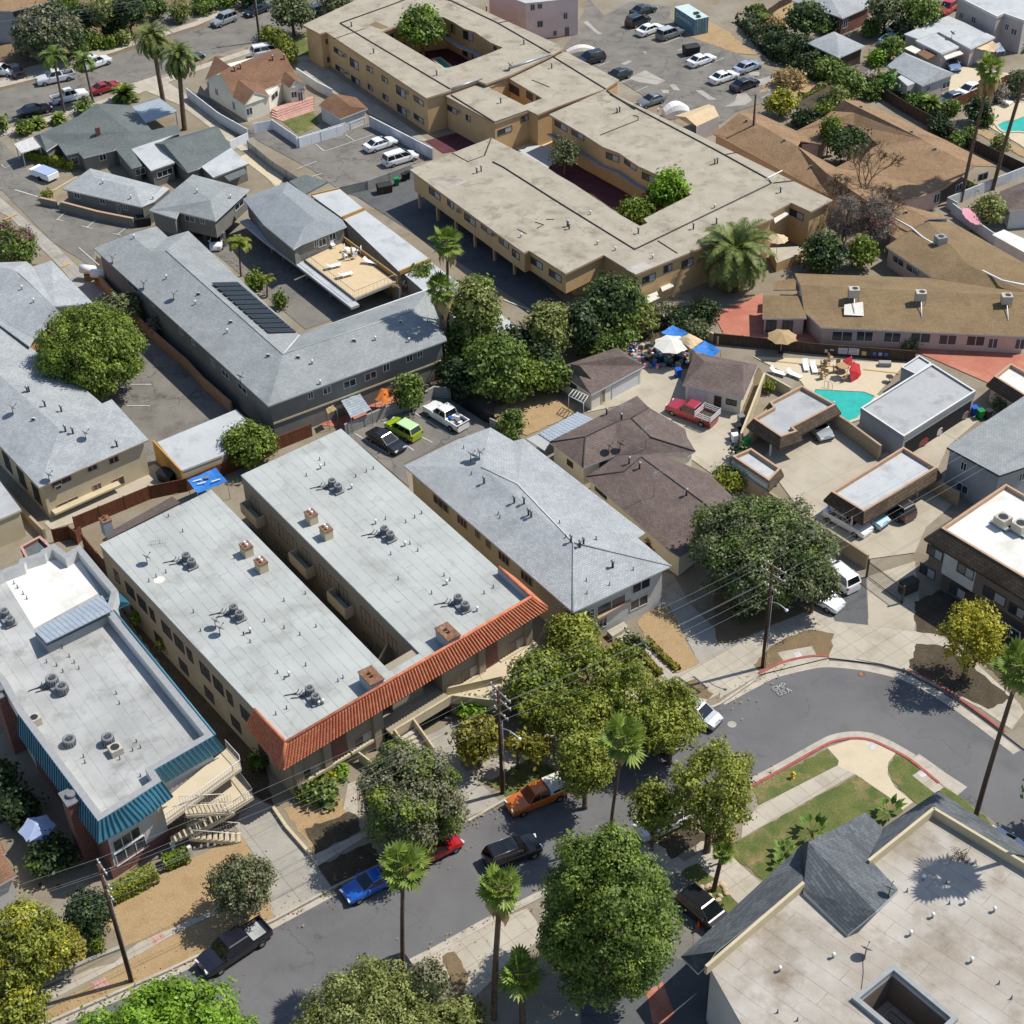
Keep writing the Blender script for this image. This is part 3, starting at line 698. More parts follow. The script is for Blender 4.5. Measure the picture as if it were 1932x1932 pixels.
def seam(b,s,txt,z,r=.09,mat='pipe_black',name='roof_pipe'):
 mb=MB();pts=P(s,txt,z+r*.8)
 mb.tube(pts,r,6);return mb.build(name,mat,b.root)
def quadwall(mb,pts,h,th,m=0):
 """low wall along pts from given z upward"""
 a,c=offset(pts,th/2),offset(pts,-th/2)
 for i in range(len(pts)-1):
  q=[a[i],a[i+1],c[i+1],c[i]]
  lo=q;hi=[p+Vector((0,0,h))for p in q]
  mb.face(hi,m)
  for j in range(4):k=(j+1)%4;mb.face([lo[j],lo[k],hi[k],hi[j]],m)
 return mb
# ---- B1: double-winged block with the clay-tile front
rz=6.5
p_main=P('b3','560,875 1190,567 c3: 970,322 1150,215 b3: 1355,485 b4: 375,352 c4: 355,505 c3: 345,757',rz)
foot=inset(p_main,.06)
fl,fr=foot[7],foot[6]
e=(fr-fl).normalized();nn=Vector((e.y,-e.x,0));L=(fr-fl).length
def frs(x,y):return onwall('c3',x,y,fl,fr)[0]
sA,sB=frs(935,640),frs(1290,420)
foot2=foot[:7]+[fl+e*sB,fl+e*sB-nn*1.9,fl+e*sA-nn*1.9,fl+e*sA]+[foot[7]]
b1=flat('apartment_building','two-winged apartment block with pale flat roof, narrow central court and orange clay-tile front','building',p_main,rz,'st_beige','roof_grey',foot=foot2,fascia='trim_grey')
def tile_strip(parent,t0,t1,b0,b1_,ncol,ncourse,name='tile_roof'):
 """overlapping clay barrel tiles between a top line and a bottom line"""
 mb=MB();n=(t1-t0).cross(b0-t0).normalized()
 if n.z<0:n=-n
 seg=6
 for c in range(ncourse):
  f0,f1=c/ncourse,(c+1.12)/ncourse
  rows=[]
  for f,lift in((f0,.02),(f1,.075)):
   a,b_=t0.lerp(b0,min(f,1.02)),t1.lerp(b1_,min(f,1.02));r_=[]
   for i in range(ncol*seg+1):
    u=i/(ncol*seg);ph=(i%seg)/seg
    hgt_=.13*abs(math.sin(math.pi*ph))**.7
    r_.append(a.lerp(b_,u)+n*(lift+hgt_))
   rows.append(r_)
  base=len(mb.v);k=len(rows[0]);mb.v+=rows[0]+rows[1]
  jit=0
  for i in range(k-1):
   mb.f.append([base+i,base+i+1,base+k+i+1,base+k+i]);mb.m.append(0);mb.sm.append(False)
  low=[p-n*.1 for p in rows[1]];base2=len(mb.v);mb.v+=low
  for i in range(k-1):
   mb.f.append([base+k+i,base+k+i+1,base2+i+1,base2+i]);mb.m.append(0);mb.sm.append(False)
 return mb.build(name,'tile',parent)
tz,bz=7.15,5.15
T=P('c2','1790,165 c3: 345,755 c4: 360,500 130,293',tz)
Bt=P('c2','1735,265 c3: 320,915 c4: 467,578',bz)
e3=(T[2]-T[3]).normalized();Bt.append(Bt[2]+(T[3]-T[2]))
for i,nc in((0,18),(1,88),(2,18)):
 tile_strip(b1.root,T[i],T[i+1],Bt[i],Bt[i+1],nc,9)
mb=MB()
for i in range(3):mb.tube([T[i]+Vector((0,0,.08)),T[i+1]+Vector((0,0,.08))],.14,8)
for i in(1,2):mb.tube([T[i]+Vector((0,0,.08)),Bt[i]+Vector((0,0,.12))],.14,8)
mb.build('ridge_tile','tile',b1.root)
mb=MB()
for i in range(3):
 a,c=T[i],T[i+1];d=(c-a).normalized();n_=Vector((d.y,-d.x,0))
 if(Bt[i]-a).dot(n_)<0:n_=-n_
 mb.prism([a-n_*.12,c-n_*.12,c+n_*.06,a+n_*.06],rz-.02,tz-.02)
mb.build('parapet','st_bluegrey',b1.root)
mb=MB()
for i in range(3):
 a,c,d,f_=Bt[i],Bt[i+1],Vector((T[i+1].x,T[i+1].y,bz)),Vector((T[i].x,T[i].y,bz));mb.face([a,f_,d,c])
mb.build('soffit','st_beige',b1.root)
W_=lambda s0,s1,z0,z1,d0,d1,name,mat:(lambda m:(wbox(m,fl,fr,s0,s1,z0,z1,d0,d1),m.build(name,mat,b1.root)))(MB())
b1.foot=[fl,fr,fr-nn*5,fl-nn*5];b1.h=rz
wins(b1,'c3','437,965,550,905;757,775,862,700;1408,375,1500,300;1688,205,1780,130',frame='trim_tan',minh=1.3,pane='half')
for x0,x1 in((600,710),(1560,1640)):W_(frs(x0,760),frs(x1,760),.3,bz-.05,-.05,.1,'brick_panel','brick')
for x in(372,560,880,1525,1800):W_(frs(x,800),frs(x,800)+.7,.2,bz-.02,-.05,.3,'pilaster','st_beige')
for x0,x1 in((400,720),(730,870),(1380,1550),(1650,1800)):W_(frs(x0,800),frs(x1,800),1.35,1.6,-.05,.35,'ledge','st_cream')
fm=lambda s,d,z=0:fl+e*s+nn*d+Vector((0,0,z))
for i in range(4):put_window(b1,fl-nn*1.9,fr-nn*1.9,sA+1+i*2.0,sA+2.4+i*2.0,2.8,4.6,frame='trim_dark')
slab(b1,'entrance_deck',[fm(sA,1.3),fm(sB,1.3),fm(sB,-1.85),fm(sA,-1.85)],1.6,1.85,'st_beige')
sC=frs(1590,520)
slab(b1,'terrace',[fm(sB,-.1),fm(L+.2,-.1),fm(L+.2,4.3),fm(sB+2.5,4.3),fm(sB,1.3)],-.05,1.5,'st_beige','pool_deck')
mb=MB();quadwall(mb,[fm(sA,1.3,1.6),fm(sB-.1,1.35,1.6),fm(sB+2.4,4.3,1.5),fm(sB+4.6,4.35,1.5)],.95,.16);mb.build('balustrade','st_cream',b1.root)
mb=MB();quadwall(mb,[fm(sB+.2,.2,1.5),fm(sB+4.6,2.2,1.5)],.8,.16);mb.build('low_wall','st_cream',b1.root)
mb=MB();mb.prism([fm(sA+.3,1.1),fm(sB-.3,1.1),fm(sB-.3,.8),fm(sA+.3,.8)],0,1.6);mb.build('painted_opening_shade','shade_black',b1.root)  # solid near-black block, painted as the shade inside the garage
mb=MB()
for i in range(7):wbox(mb,fl,fr,sA+.2+i*.0,sA+1.9,.15+i*.22,.15+(i+1)*.22,3.6-i*.33,3.95-i*.33)
mb.build('steps','concrete',b1.root)
mb=MB();quadwall(mb,[fm(sA+.1,4.0,.2),fm(sA+.1,1.4,1.6)],1.0,.14);quadwall(mb,[fm(sA+2.0,4.0,.2),fm(sA+2.0,1.4,1.6)],1.0,.14);mb.build('stair_wall','st_cream',b1.root)
mb=MB();quadwall(mb,[fm(sA-2.7,2.6,.1),fm(sA-2.9,.3,.1)],1.2,.14);mb.build('garden_wall','st_cream',b1.root)
text_on(b1.root,'house_number','1145',fm(sA+4.6,1.4,1.95),e,Vector((0,0,1)),.5,'trim_dark')
ct=P('b3','1190,567 c3: 970,322 1150,215 b3: 1355,485',rz)
ci=lambda u,v,z:ct[0].lerp(ct[1],u).lerp(ct[3].lerp(ct[2],u),v)*1+Vector((0,0,z-rz))
slab(b1,'court_floor',inset([ci(0,0,0),ci(1,0,0),ci(1,1,0),ci(0,1,0)],.02),.1,.35,'mulch')
mb=MB();quadwall(mb,[ci(0,.33,2.2),ci(.97,.33,2.2)],.9,.12);mb.build('walkway_rail','st_beige',b1.root)
slab(b1,'walkway',[ci(0,.03,0),ci(.97,.03,0),ci(.97,.33,0),ci(0,.33,0)],2.1,2.3,'concrete_old')
for u0,u1 in((.03,.13),(.33,.43),(.55,.65)):
 slab(b1,'balcony_floor',[ci(u0,.72,0),ci(u1,.72,0),ci(u1,1.03,0),ci(u0,1.03,0)],3.0,3.2,'st_cream')
 mb=MB();quadwall(mb,[ci(u0,1.0,3.2),ci(u0,.72,3.2),ci(u1,.72,3.2),ci(u1,1.0,3.2)],1.0,.14);mb.build('balcony_rail','st_cream',b1.root)
b1.foot=[ci(1,1.06,0),ci(0,1.06,0),ci(0,3,0),ci(1,3,0)]
for p in b1.foot:p.z=0
for u in(.05,.17,.22,.28,.36,.46,.52,.57,.69,.76,.83):
 a_,c_=Vector(ci(0,1.035,0)),Vector(ci(1,1.035,0));a_.z=c_.z=0;Lc=(c_-a_).length
 put_window(b1,a_,c_,u*Lc,u*Lc+1.5,3.4,5.0,frame='trim_dark',pane='half' if u in(.17,.46)else 'glass')
 put_window(b1,a_,c_,u*Lc,u*Lc+1.3,.8,2.1,frame='trim_dark')
mb=MB();quadwall(mb,[ci(.87,.36,2.6),ci(.83,.98,2.6)],1.1,.15);quadwall(mb,[ci(.93,.5,2.2),ci(.93,.85,2.2),ci(.98,.85,2.2)],1.0,.2);mb.build('stair_wall','st_cream',b1.root)
lw0,lw1=Vector(p_main[7]),Vector(p_main[0]);lw0.z=lw1.z=0
ew=(lw1-lw0).normalized();nw=Vector((ew.y,-ew.x,0));q0,q1=lw0-nw*.06,lw1-nw*.06
if(Vector(ct[0])-lw0).dot(nw)>0:q0,q1=lw1+nw*.06,lw0+nw*.06
for k in range(13):
 Lw=(q1-q0).length;s_=2+k*(Lw-5)/12
 put_window(b1,q0,q1,s_,s_+(1.6 if k%3 else.9),3.6,5.0,frame='trim_dark')
 if k%2:put_window(b1,q0,q1,s_,s_+1.5,.9,2.2,frame='trim_dark')
# ---- B2: stepped block with teal metal skirts
r2=6.0;pt=7.0
P2=P('c2','130,195 c1: 0,1095 -260,800 -200,420 0,312 c1: 130,262 140,230 280,185 290,168 380,122 470,190 560,128 830,452 790,597 c2: 1505,345 1085,585 1135,665 690,948',pt)
b2=flat('apartment_building','white and brick apartment block with teal metal roof skirts and zigzag outdoor stairs','building',P2,r2,'st_white','roof_coat',over=.3,fascia='st_white',parapet=pt-r2,ptop='trim_grey',pw=.55)
slab(b2,'white_roof',P('c1','20,360 140,300 540,200 700,470 240,720',r2),r2-.1,r2+.012,'roof_white')
V={k:v for k,v in zip('abcd',P('c1','240,730,6.9 718,487,6.9 793,592,7.5 325,822,7.5'))}
mb=MB();mb.prism(P('c1','325,822 793,592 718,487 240,730',7.2),r2-.05,6.85);mb.build('roof_house_wall','trim_grey',b2.root)
roofmesh(V,['abcd'],'corrugated',b2.root,'galv',.1,'metal_roof')
def seam_roof(parent,t0,t1,b0,b1_,n,name='teal_roof',mat='teal'):
 mb=MB();nr=(t1-t0).cross(b0-t0).normalized()
 if nr.z<0:nr=-nr
 mb.face([b0,b1_,t1,t0]if(b1_-b0).cross(t0-b0).z>0 else[t0,t1,b1_,b0]);
 d=Vector((0,0,.12));mb.face([b0-d,b1_-d,b1_,b0],0)
 for i in range(n+1):
  u=i/n;a,c=t0.lerp(t1,u),b0.lerp(b1_,u);w=(t1-t0).normalized()*.035
  q=[a-w,a+w,c+w,c-w];hi=[p+nr*.07 for p in q]
  mb.face(hi,1)
  for j in range(4):k=(j+1)%4;mb.face([q[j],q[k],hi[k],hi[j]],1)
 return mb.build(name,[mat,'teal_seam'],parent)
tb=5.1
TT=P('c2','1505,345 1085,588 1135,668 880,835 690,948 130,195',pt)
TB=P('c2','1580,435 1165,675 1215,775 985,945 690,1105 60,215',tb)
seam_roof(b2.root,TT[0],TT[1],TB[0],TB[1],13);seam_roof(b2.root,TT[2],TT[3],TB[2],TB[3],9);seam_roof(b2.root,TT[3],TT[4],TB[3],TB[4],7)
lt0,lt1=TT[4],TT[5];dl=(lt1-lt0).normalized();nl=Vector((-dl.y,dl.x,0))
if nl.dot(Vector(P2[8])-lt0)>0:nl=-nl
seam_roof(b2.root,lt0,lt1,TB[4],TB[4]+(lt1-lt0),34)
seam_roof(b2.root,*P('c1','740,515 825,455',pt),*P('c1','805,592 917,540',tb),5)
ra,rb=P('c2','1505,345 c1: 793,597',pt);dn=(rb-ra).normalized();rn=Vector((dn.y,-dn.x,0))
mb=MB();mb.tube([ra+rn*.12,rb+rn*.12],.09,6);mb.build('gutter','teal',b2.root)
f2=b2.foot;iF=len(f2)-1
pA,pB=f2[17],f2[16]if len(f2)>17 else f2[-2]
b2.h=pt
wins(b2,'c2','795,1135,985,1010;810,1200,1030,1100',frame='trim_white',minh=1.2,mull=2,sill=True)
def fw(i):return b2.foot[i]
mb=MB();wbox(mb,fw(17),fw(16),-.3,(fw(16)-fw(17)).length+.3,-.05,1.35,-.1,.08);mb.build('brick_base','brick',b2.root)
mb=MB();wbox(mb,fw(0),fw(17),.0,(fw(0)-fw(17)).length,-.05,4.6,-.1,.09);mb.build('brick_side','brick',b2.root)
for k in range(5):
 Ls=(fw(0)-fw(17)).length;put_window(b2,fw(0),fw(17),Ls*(.06+k*.19),Ls*(.06+k*.19)+1.5,2.6,4.0)
for c_ in('c1: 20,1180','c2: 510,800'):
 s_,xy=c_.split();x,y=[float(v)for v in xy.split(',')]
 p=at(s_[:-1],x,y,6.2);mb=MB();mb.box((p.x,p.y,-.05),1.5,1.2,6.6,GRID,0);mb.build('chimney_stack','brick',b2.root)
 mb=MB();mb.box((p.x,p.y,6.55),1.7,1.4,.12,GRID);mb.cyl((p.x,p.y,6.67),.35,.3,12);mb.build('chimney_cap','metal_mid',b2.root)
zU,zL,zM=4.0,2.35,3.1
up=P('c2','1130,820 1595,438 1692,545 1700,580 1172,968',zU+.2)
slab(b2,'upper_landing',up,zU,zU+.22,'st_cream','pool_deck')
lo=P('c2','1420,800 1590,640 1668,625 1765,755 1785,785 1650,872 1330,830',zL+.2)
slab(b2,'lower_landing',lo,zL,zL+.22,'st_cream','pool_deck')
lm=P('c2','1200,1105 1195,1060 1300,1000 1700,965 1710,1040 1330,1060',1.3)
def rail(b,pts,h=1.0,mat='trim_white',every=.22,name='railing'):
 mb=MB();q=[p+Vector((0,0,h))for p in pts]
 mb.tube(q,.035,5);mb.tube([p+Vector((0,0,.1))for p in pts],.02,4)
 for a,c in zip(pts,pts[1:]):
  n=max(1,int((c-a).length/every))
  for i in range(n+1):
   p=a.lerp(c,i/n);mb.tube([p,p+Vector((0,0,h))],.014,4,cap=False)
 return mb.build(name,mat,b.root)
U=[Vector((p.x,p.y,zU+.2))for p in up];rail(b2,[U[1],U[2],U[3],U[4],U[0]])
Lo=[Vector((p.x,p.y,zL+.2))for p in lo];rail(b2,[Lo[2],Lo[3],Lo[4],Lo[5]],mat='galv')
def flight(b,a,c,w,n,mat='st_cream',rails=True):
 """straight flight of treads from a (low) up to c (high)"""
 d=c-a;h=Vector((d.x,d.y,0)).normalized();pn=Vector((-h.y,h.x,0));mb=MB()
 for i in range(n):
  p=a.lerp(c,(i+.5)/n);mb.box((p.x,p.y,p.z-.06),Vector((d.x,d.y,0)).length/n*.72,w,.07,math.atan2(h.y,h.x))
 mb.build('stair_treads',mat,b.root)
 mb=MB()
 for sgn in(1,-1):quadwall(mb,[a+pn*w/2*sgn-Vector((0,0,.3)),c+pn*w/2*sgn-Vector((0,0,.3))],.26,.1)
 mb.build('stringer',mat,b.root)
 if rails:rail(b,[a-pn*w/2,c-pn*w/2]);rail(b,[a+pn*w/2,c+pn*w/2])
s1,s2=P('c2','1640,840',zL+.2)[0],P('c2','1210,905',zU)[0];s2.z=zU+.2
flight(b2,P('c2','1620,850',zL+.2)[0],P('c2','1290,870',zU+.2)[0],1.1,11)
land=P('c2','1195,1062 1305,1002 1345,1045 1210,1105',1.3);slab(b2,'stair_landing',land,1.15,1.35,'st_cream')
flight(b2,P('c2','1320,1020',1.35)[0],P('c2','1640,850',zL+.2)[0],1.1,9)
flight(b2,P('c2','1700,1060',.15)[0],P('c2','1330,1030',1.35)[0],1.1,9)
mb=MB()
for x,y in((1230,1180),(1345,1200),(1600,680),(1640,900)):
 p=at('c2',x,y,0);mb.box((p.x,p.y,0),.3,.3,zL if x>1400 else 1.2,GRID)
mb.build('stair_post','st_white',b2.root)
mb=MB();q=P('c2','1350,940 1640,860 1640,960 1400,1010',.2);quadwall(mb,[P('c2','1440,1010',0)[0],P('c2','1650,960',0)[0]],2.3,.2);mb.build('brick_screen','brick',b2.root)
# ---- B3: white hip-roofed block
e3_,r3=4.9,6.2
V=dict(E0=at('b4',728,562,e3_),E1=at('b4',1040,410,e3_),E2=at('b4',1215,345,e3_),E3=at('b4',1345,422,e3_),E4=at('b4',1402,408,e3_),E5=at('c4',1160,45,e3_),E5b=at('c4',1105,80,e3_+.05),E6=at('c4',1345,280,e3_),E7=at('c4',650,605,e3_),K0=at('b4',985,556,5.6),R0=at('b4',1165,570,r3),RB=at('b4',1370,666,r3),R1=at('c4',655,118,r3))
b3_=hip('apartment_building','long white apartment block under a pale grey shingled hip roof','building',V,[('E0','K0','R0'),('E0','R0','R1','E7'),('R0','RB','R1'),('E0','E1','K0'),('E1','E2','R0','K0'),('E2','E3','RB','R0'),('E3','E4','RB'),('E4','E5','R1','RB'),('E5','E5b','R1'),('E5b','E6','R1'),('E6','E7','R1')],['E0','E1','E2','E3','E4','E5','E5b','E6','E7'],'st_cream','sh_light',.55)
mb=MB();p0,p1=b3_.foot[8],b3_.foot[7]
wbox(mb,p0,p1,.02,(p1-p0).length-.02,0,4.75,-.05,.008);mb.build('front_wall','st_white',b3_.root)
wins(b3_,'b4','895,730,980,820;1030,845,1085,910;1130,930,1158,960;1190,985,1218,1015;1262,1050,1322,1115;1388,1160,1452,1230',frame='trim_tan',mull=2,minh=1.0)
wins(b3_,'c4','1065,465,1195,370;1050,600,1180,470;830,710,890,650;820,600,1020,500;740,640,800,600',frame='trim_white',minh=1.1)
q=P('c4','785,600 1020,505 1062,520 830,655',2.6);slab(b3_,'entry_canopy',q,2.5,2.65,'trim_tan')
q=P('c4','890,730 1010,665 1040,700 930,770',.9);slab(b3_,'porch',q,-.05,.8,'concrete')
q=P('c4','940,770 1020,710 1080,750 1000,800',.5);slab(b3_,'porch_step',q,-.05,.4,'concrete')
mb=MB();p0=at('c4',1265,515);mb.tube([p0,p0+Vector((0,0,4.8))],.08,6);mb.build('porch_post','trim_white',b3_.root)
ridgecap(b3_.root,[V['R0'],V['RB'],V['R1']],'trim_white');ridgecap(b3_.root,[V['R1'],V['E7']],'sh_light');ridgecap(b3_.root,[V['R1'],V['E6']],'sh_light')
# ---- B4: cream block at the left edge
e4,r4=4.5,5.9
V=dict(a=at('b3',220,556,e4),b=at('b3',836,286,e4),c=at('b3',630,58,e4),d=at('b3',575,82,e4+.2),e=at('a5',335,1165,e4),f=at('a5',170,1055,e4),g=at('a5',-60,850,e4),h=at('a5',-420,560,e4),i=at('b3',-420,-130,e4),r=at('b3',335,226,r4),s=at('b3',-60,-130,r4),t=at('b3',-260,-330,r4))
b4_=hip('apartment_building','cream two-storey block with grey hip roof, windowed end wall toward the wooden fence','building',V,[('a','b','r'),('b','c','d','r'),('d','e','s','r'),('e','f','g','s'),('g','h','t','s'),('a','r','s','i'),('i','s','t','h')],['a','b','c','d','e','f','g','h','i'],'st_cream','sh_light',.45,fascia='trim_tan')
wins(b4_,'b3','290,550,400,490;492,460,545,425;615,420,665,378;325,680,438,605;525,560,570,540;640,560,695,485',frame='trim_tan',minh=.75)
mb=MB();p0,p1=b4_.foot[0],b4_.foot[1];wbox(mb,p0,p1,.3,7.5,.9,1.1,0,.8);mb.build('ledge','st_cream',b4_.root)
for k in range(4):Lq=(b4_.foot[8]-b4_.foot[0]).length;put_window(b4_,b4_.foot[8],b4_.foot[0],Lq-3-k*3.4,Lq-1.4-k*3.4,.9,3.0,frame='trim_dark')
V=dict(a=at('a5',-120,580,5),b=at('a5',150,570,5),c=at('a5',186,600,5),d=at('a5',290,565,5),e=at('a5',525,805,5),f=at('a5',380,835,5),g=at('a5',190,1005,5),h=at('a5',165,1048,5),i=at('a5',-120,840,5),r=at('a5',75,615,6.3),s=at('a5',305,822,6.3),q=at('a5',110,640,6.1))
hip('apartment_building','grey-roofed wing with worn shingles behind the round tree at left','building',V,[('a','b','r'),('b','c','q','r'),('c','d','s','q'),('d','e','s'),('e','f','s'),('f','g','s'),('g','h','i','a','r','s')],['a','b','c','d','e','f','g','h','i'],'block_orange','sh_light',.4)
g_=P('b3','885,300 1330,115 1405,195 1250,372 1022,460',2.6)
gb=flat('garage','flat pale-roofed cream garage beside the blue tarp','garage',[g_[0],g_[1],at('b3',1440,215,2.6),at('b3',1250,372,2.6),g_[4]],2.6,'st_cream','roof_pale',.05,fascia='trim_white')
mb=MB();p=P('b3','862,292 1022,462',2.65);quadwall(mb,[Vector((q.x,q.y,0))for q in p],2.72,.18);mb.build('end_wall','fascia_yellow',gb.root)
# ---- B5: L-shaped grey block
e5,r5=5.0,6.3
V=dict(A0=at('a5',525,496,e5),A1=at('a5',880,371,e5),A2=at('a5',945,432,e5),A3=at('a5',1060,398,e5),A4=at('a6',398,856,e5),A5=at('a6',1120,600,e5),A6=at('a6',1228,885,e5),A7=at('a6',222,1257,e5),R0=at('a5',730,416,6.0),RB=at('a5',850,515,6.0),R1=at('a5',935,510,r5),R2=at('a6',305,965,r5),R3=at('a6',1035,720,r5))
b5_=hip('apartment_building','L-shaped grey apartment block with grey shingle roof carrying black solar panels','building',V,[('A0','R0','RB','R1','R2','A7'),('A0','A1','R0'),('R0','A1','A2','RB'),('RB','A2','A3','R1'),('A3','A4','R2','R1'),('A4','A5','R3','R2'),('A5','A6','R3'),('A6','A7','R2','R3')],['A0','A1','A2','A3','A4','A5','A6','A7'],'st_grey','sh_grey',.5,fascia='trim_grey')
wins(b5_,'a6','445,1185,475,1205;530,1150,575,1180;645,1110,715,1145;765,1070,830,1100;868,1025,905,1050;998,975,1035,995;1060,950,1090,970',frame='trim_white',minh=.9)
wins(b5_,'a5','720,680,780,740;850,790,870,815;1010,950,1030,975;1080,1010,1100,1040;1190,1130,1210,1150;1250,1180,1290,1230;1340,1270,1390,1300',frame='trim_white',minh=.8)
mb=MB();p0,p1=[b5_.foot[i]for i in(7,6)];wbox(mb,p0,p1,0,(p1-p0).length,2.3,2.5,-.1,.12);mb.build('belt_course','st_cream',b5_.root)
ridgecap(b5_.root,[V['R1'],V['R2'],V['R3']],'sh_light',.07);ridgecap(b5_.root,[V['R2'],V['A4']],'trim_white',.07);ridgecap(b5_.root,[V['A4'],V['A5']],'trim_white',.07)
sp=P('a5','1190,692 1338,690 1672,976 1512,980',0)
nS=11
def on_plane(s,x,y,a,b_,c):
 n=(b_-a).cross(c-a).normalized();d=ray(s,x,y);o=Vector((0,0,CAM_H));return o+d*((a-o).dot(n)/d.dot(n)),(n if n.z>0 else-n)
q4=[on_plane('a5',x,y,V['A3'],V['A4'],V['R2'])[0]for x,y in((1192,694),(1336,691),(1670,976),(1514,980))]
npl=on_plane('a5',1400,800,V['A3'],V['A4'],V['R2'])[1]
for i in range(nS):
 u0,u1=(i+.02)/nS,(i+.88)/nS;a,b_=q4[0].lerp(q4[3],u0),q4[1].lerp(q4[2],u0);c,d=q4[1].lerp(q4[2],u1),q4[0].lerp(q4[3],u1)
 mb=MB();lo_=[p+npl*.05 for p in(a,b_,c,d)];hi_=[p+npl*.14 for p in(a,b_,c,d)]
 mb.face(hi_ if(hi_[1]-hi_[0]).cross(hi_[2]-hi_[0]).dot(npl)>0 else hi_[::-1])
 for j in range(4):k=(j+1)%4;mb.face([lo_[j],lo_[k],hi_[k],hi_[j]])
 o=mb.build('solar_panel','solar',None,origin=(a+c)/2);tag(o,'black solar panel in the row on the L-shaped grey roof','solar panel','solar panels on the grey roof')
# ---- grey cottages upper left
V=dict(a=at('a5',352,162,2.7),b=at('a5',508,46,2.7),c=at('a5',925,155,2.7),d=at('a5',800,265,2.7),r=at('a5',527,96,3.6),s=at('a5',755,150,3.6))
h6=hip('grey_house','low grey house with hip roof behind the long grey garden wall','house',V,['abr','bcsr','cds','darsd'[:4]],'abcd','st_grey','sh_light',.35)
wins(h6,'a5','415,180,455,220;560,220,595,240;655,245,685,300;692,250,722,280',frame='trim_white',minh=.8)
q=P('a5','920,150 955,165 870,238 800,268',2.75);lnk=flat('flat_link','flat roofed link joining the two grey hip roofs','building',q,2.85,'st_grey','roof_pale',.05)
V=dict(a=at('a5',838,282,4.6),b=at('a5',1085,80,4.6),c=at('a5',1405,165,4.6),d=at('a5',1212,342,4.6),e=at('a5',1008,292,4.6),f=at('a5',992,330,4.6),r=at('a5',1045,115,5.7),s=at('a5',1185,226,5.7),t=at('a5',1272,152,5.5))
h7=hip('grey_house','two-storey grey house with hip roof above open parking beside the small palm','house',V,['abr',['b','c','t','s','r'],['c','d','s','t'],['d','e','s'],['a','r','s','e','f']],'abcdef','st_grey','sh_grey',.35,z0=2.0)
wins(h7,'a5','1040,310,1100,350;1125,330,1155,350;1320,235,1370,270',frame='trim_white',minh=.8)
mb=MB();
for x,y in((1160,460),(1270,490),(1290,400)):p=at('a5',x,y);mb.box((p.x,p.y,0),.35,.35,2.1,GRID)
f7=h7.foot;mb.prism([f7[0],f7[1],f7[1].lerp(f7[2],.6),f7[4]],-.05,2.05);mb.build('ground_floor_wall','st_grey',h7.root)
V=dict(a=at('a6',80,88,4.9),b=at('a6',330,-8,4.9),c=at('a6',638,206,4.9),d=at('a6',664,244,4.9),e=at('a6',405,346,4.9),f=at('a6',364,373,4.9),g=at('a6',198,236,4.9),r=at('a6',302,54,6.0),s=at('a6',485,206,6.0),t=at('a6',545,200,5.7),u=at('a6',425,246,5.8))
h8=hip('grey_house','grey hip-roofed dwelling raised on a carport beside the tan sun deck','house',V,[['a','r','s','u','e','f','g'],'abr',['b','c','t','s','r'],['c','d','t'],['d','e','u','s','t']],'abcdefg','st_grey','sh_mid',.35,z0=2.4)
wins(h8,'a6','505,365,545,305;480,360,505,315;565,320,600,275;165,200,185,225',frame='trim_white',minh=1.0)
dk=P('a6','430,432 642,332 942,556 712,652',2.75)
dr=new_building('sun_deck','tan roof deck with railing above the grey carports','deck',dk)
mb=MB();mb.prism(dk,2.45,2.75,1,0);mb.build('deck_floor',['cloth_beige','trim_grey'],dr.root)
rail(dr,[dk[0],dk[3],dk[2]],1.0,'trim_grey',.5)
mb=MB();q=P('a6','642,332 950,560',2.5);quadwall(mb,[Vector((p.x,p.y,2.4))for p in q],1.0,.15);mb.build('side_wall','wood_tan',dr.root)
cf=P('a6','85,205 230,325 405,452 712,690',2.5);mb=MB();quadwall(mb,[Vector((p.x,p.y,2.15))for p in cf],.3,1.1);mb.build('carport_edge','roof_pale',dr.root)
mb=MB()
for x,y in((200,345),(250,398),(315,440),(450,545),(580,650),(716,715)):p=at('a6',x,y);mb.box((p.x,p.y,0),.4,.4,2.2,GRID)
mb.build('carport_post','st_grey',dr.root)
mb=MB();bw=[Vector((p.x,p.y,0))for p in P('a6','130,110 640,330 960,590',2.4)];quadwall(mb,bw,2.4,.2);mb.build('back_wall','st_grey',dr.root)
flight(dr,P('a6','945,640',.3)[0],P('a6','930,570',2.75)[0],1.2,10,'wood_tan',False)
for i,(q,lab)in enumerate((('465,70 625,33 762,146 640,196','upper pale flat carport roof with ochre fascia behind the grey dwelling'),('650,205 762,150 1135,430 962,502','long middle pale flat carport roof beside the tan sun deck'),('990,515 1140,446 1720,880 1500,960','lower pale flat carport roof running behind the tall fan palms'))):
 z=3.1-.22*i;pl=P('a6',q,z);fb=flat('carport',lab,'carport',pl,z,'block_grey','roof_pale',.2,.18,fascia='trim_grey')
 mb=MB();ed=[(pl[0],pl[1]),(pl[3],pl[2])]if i==0 else[(pl[3],pl[2])]
 for a,c in ed:quadwall(mb,[Vector((a.x,a.y,z-.35)),Vector((c.x,c.y,z-.35))],.55,.14)
 mb.build('fascia_board','fascia_yellow',fb.root)
 if i==0:
  q2=P('a6','340,-10 430,-48 560,-8 430,62',3.0);mb=MB();mb.prism(q2,2.8,3.0);mb.build('lean_to_roof','sh_dark',fb.root)
E_,R_=2.6,4.0
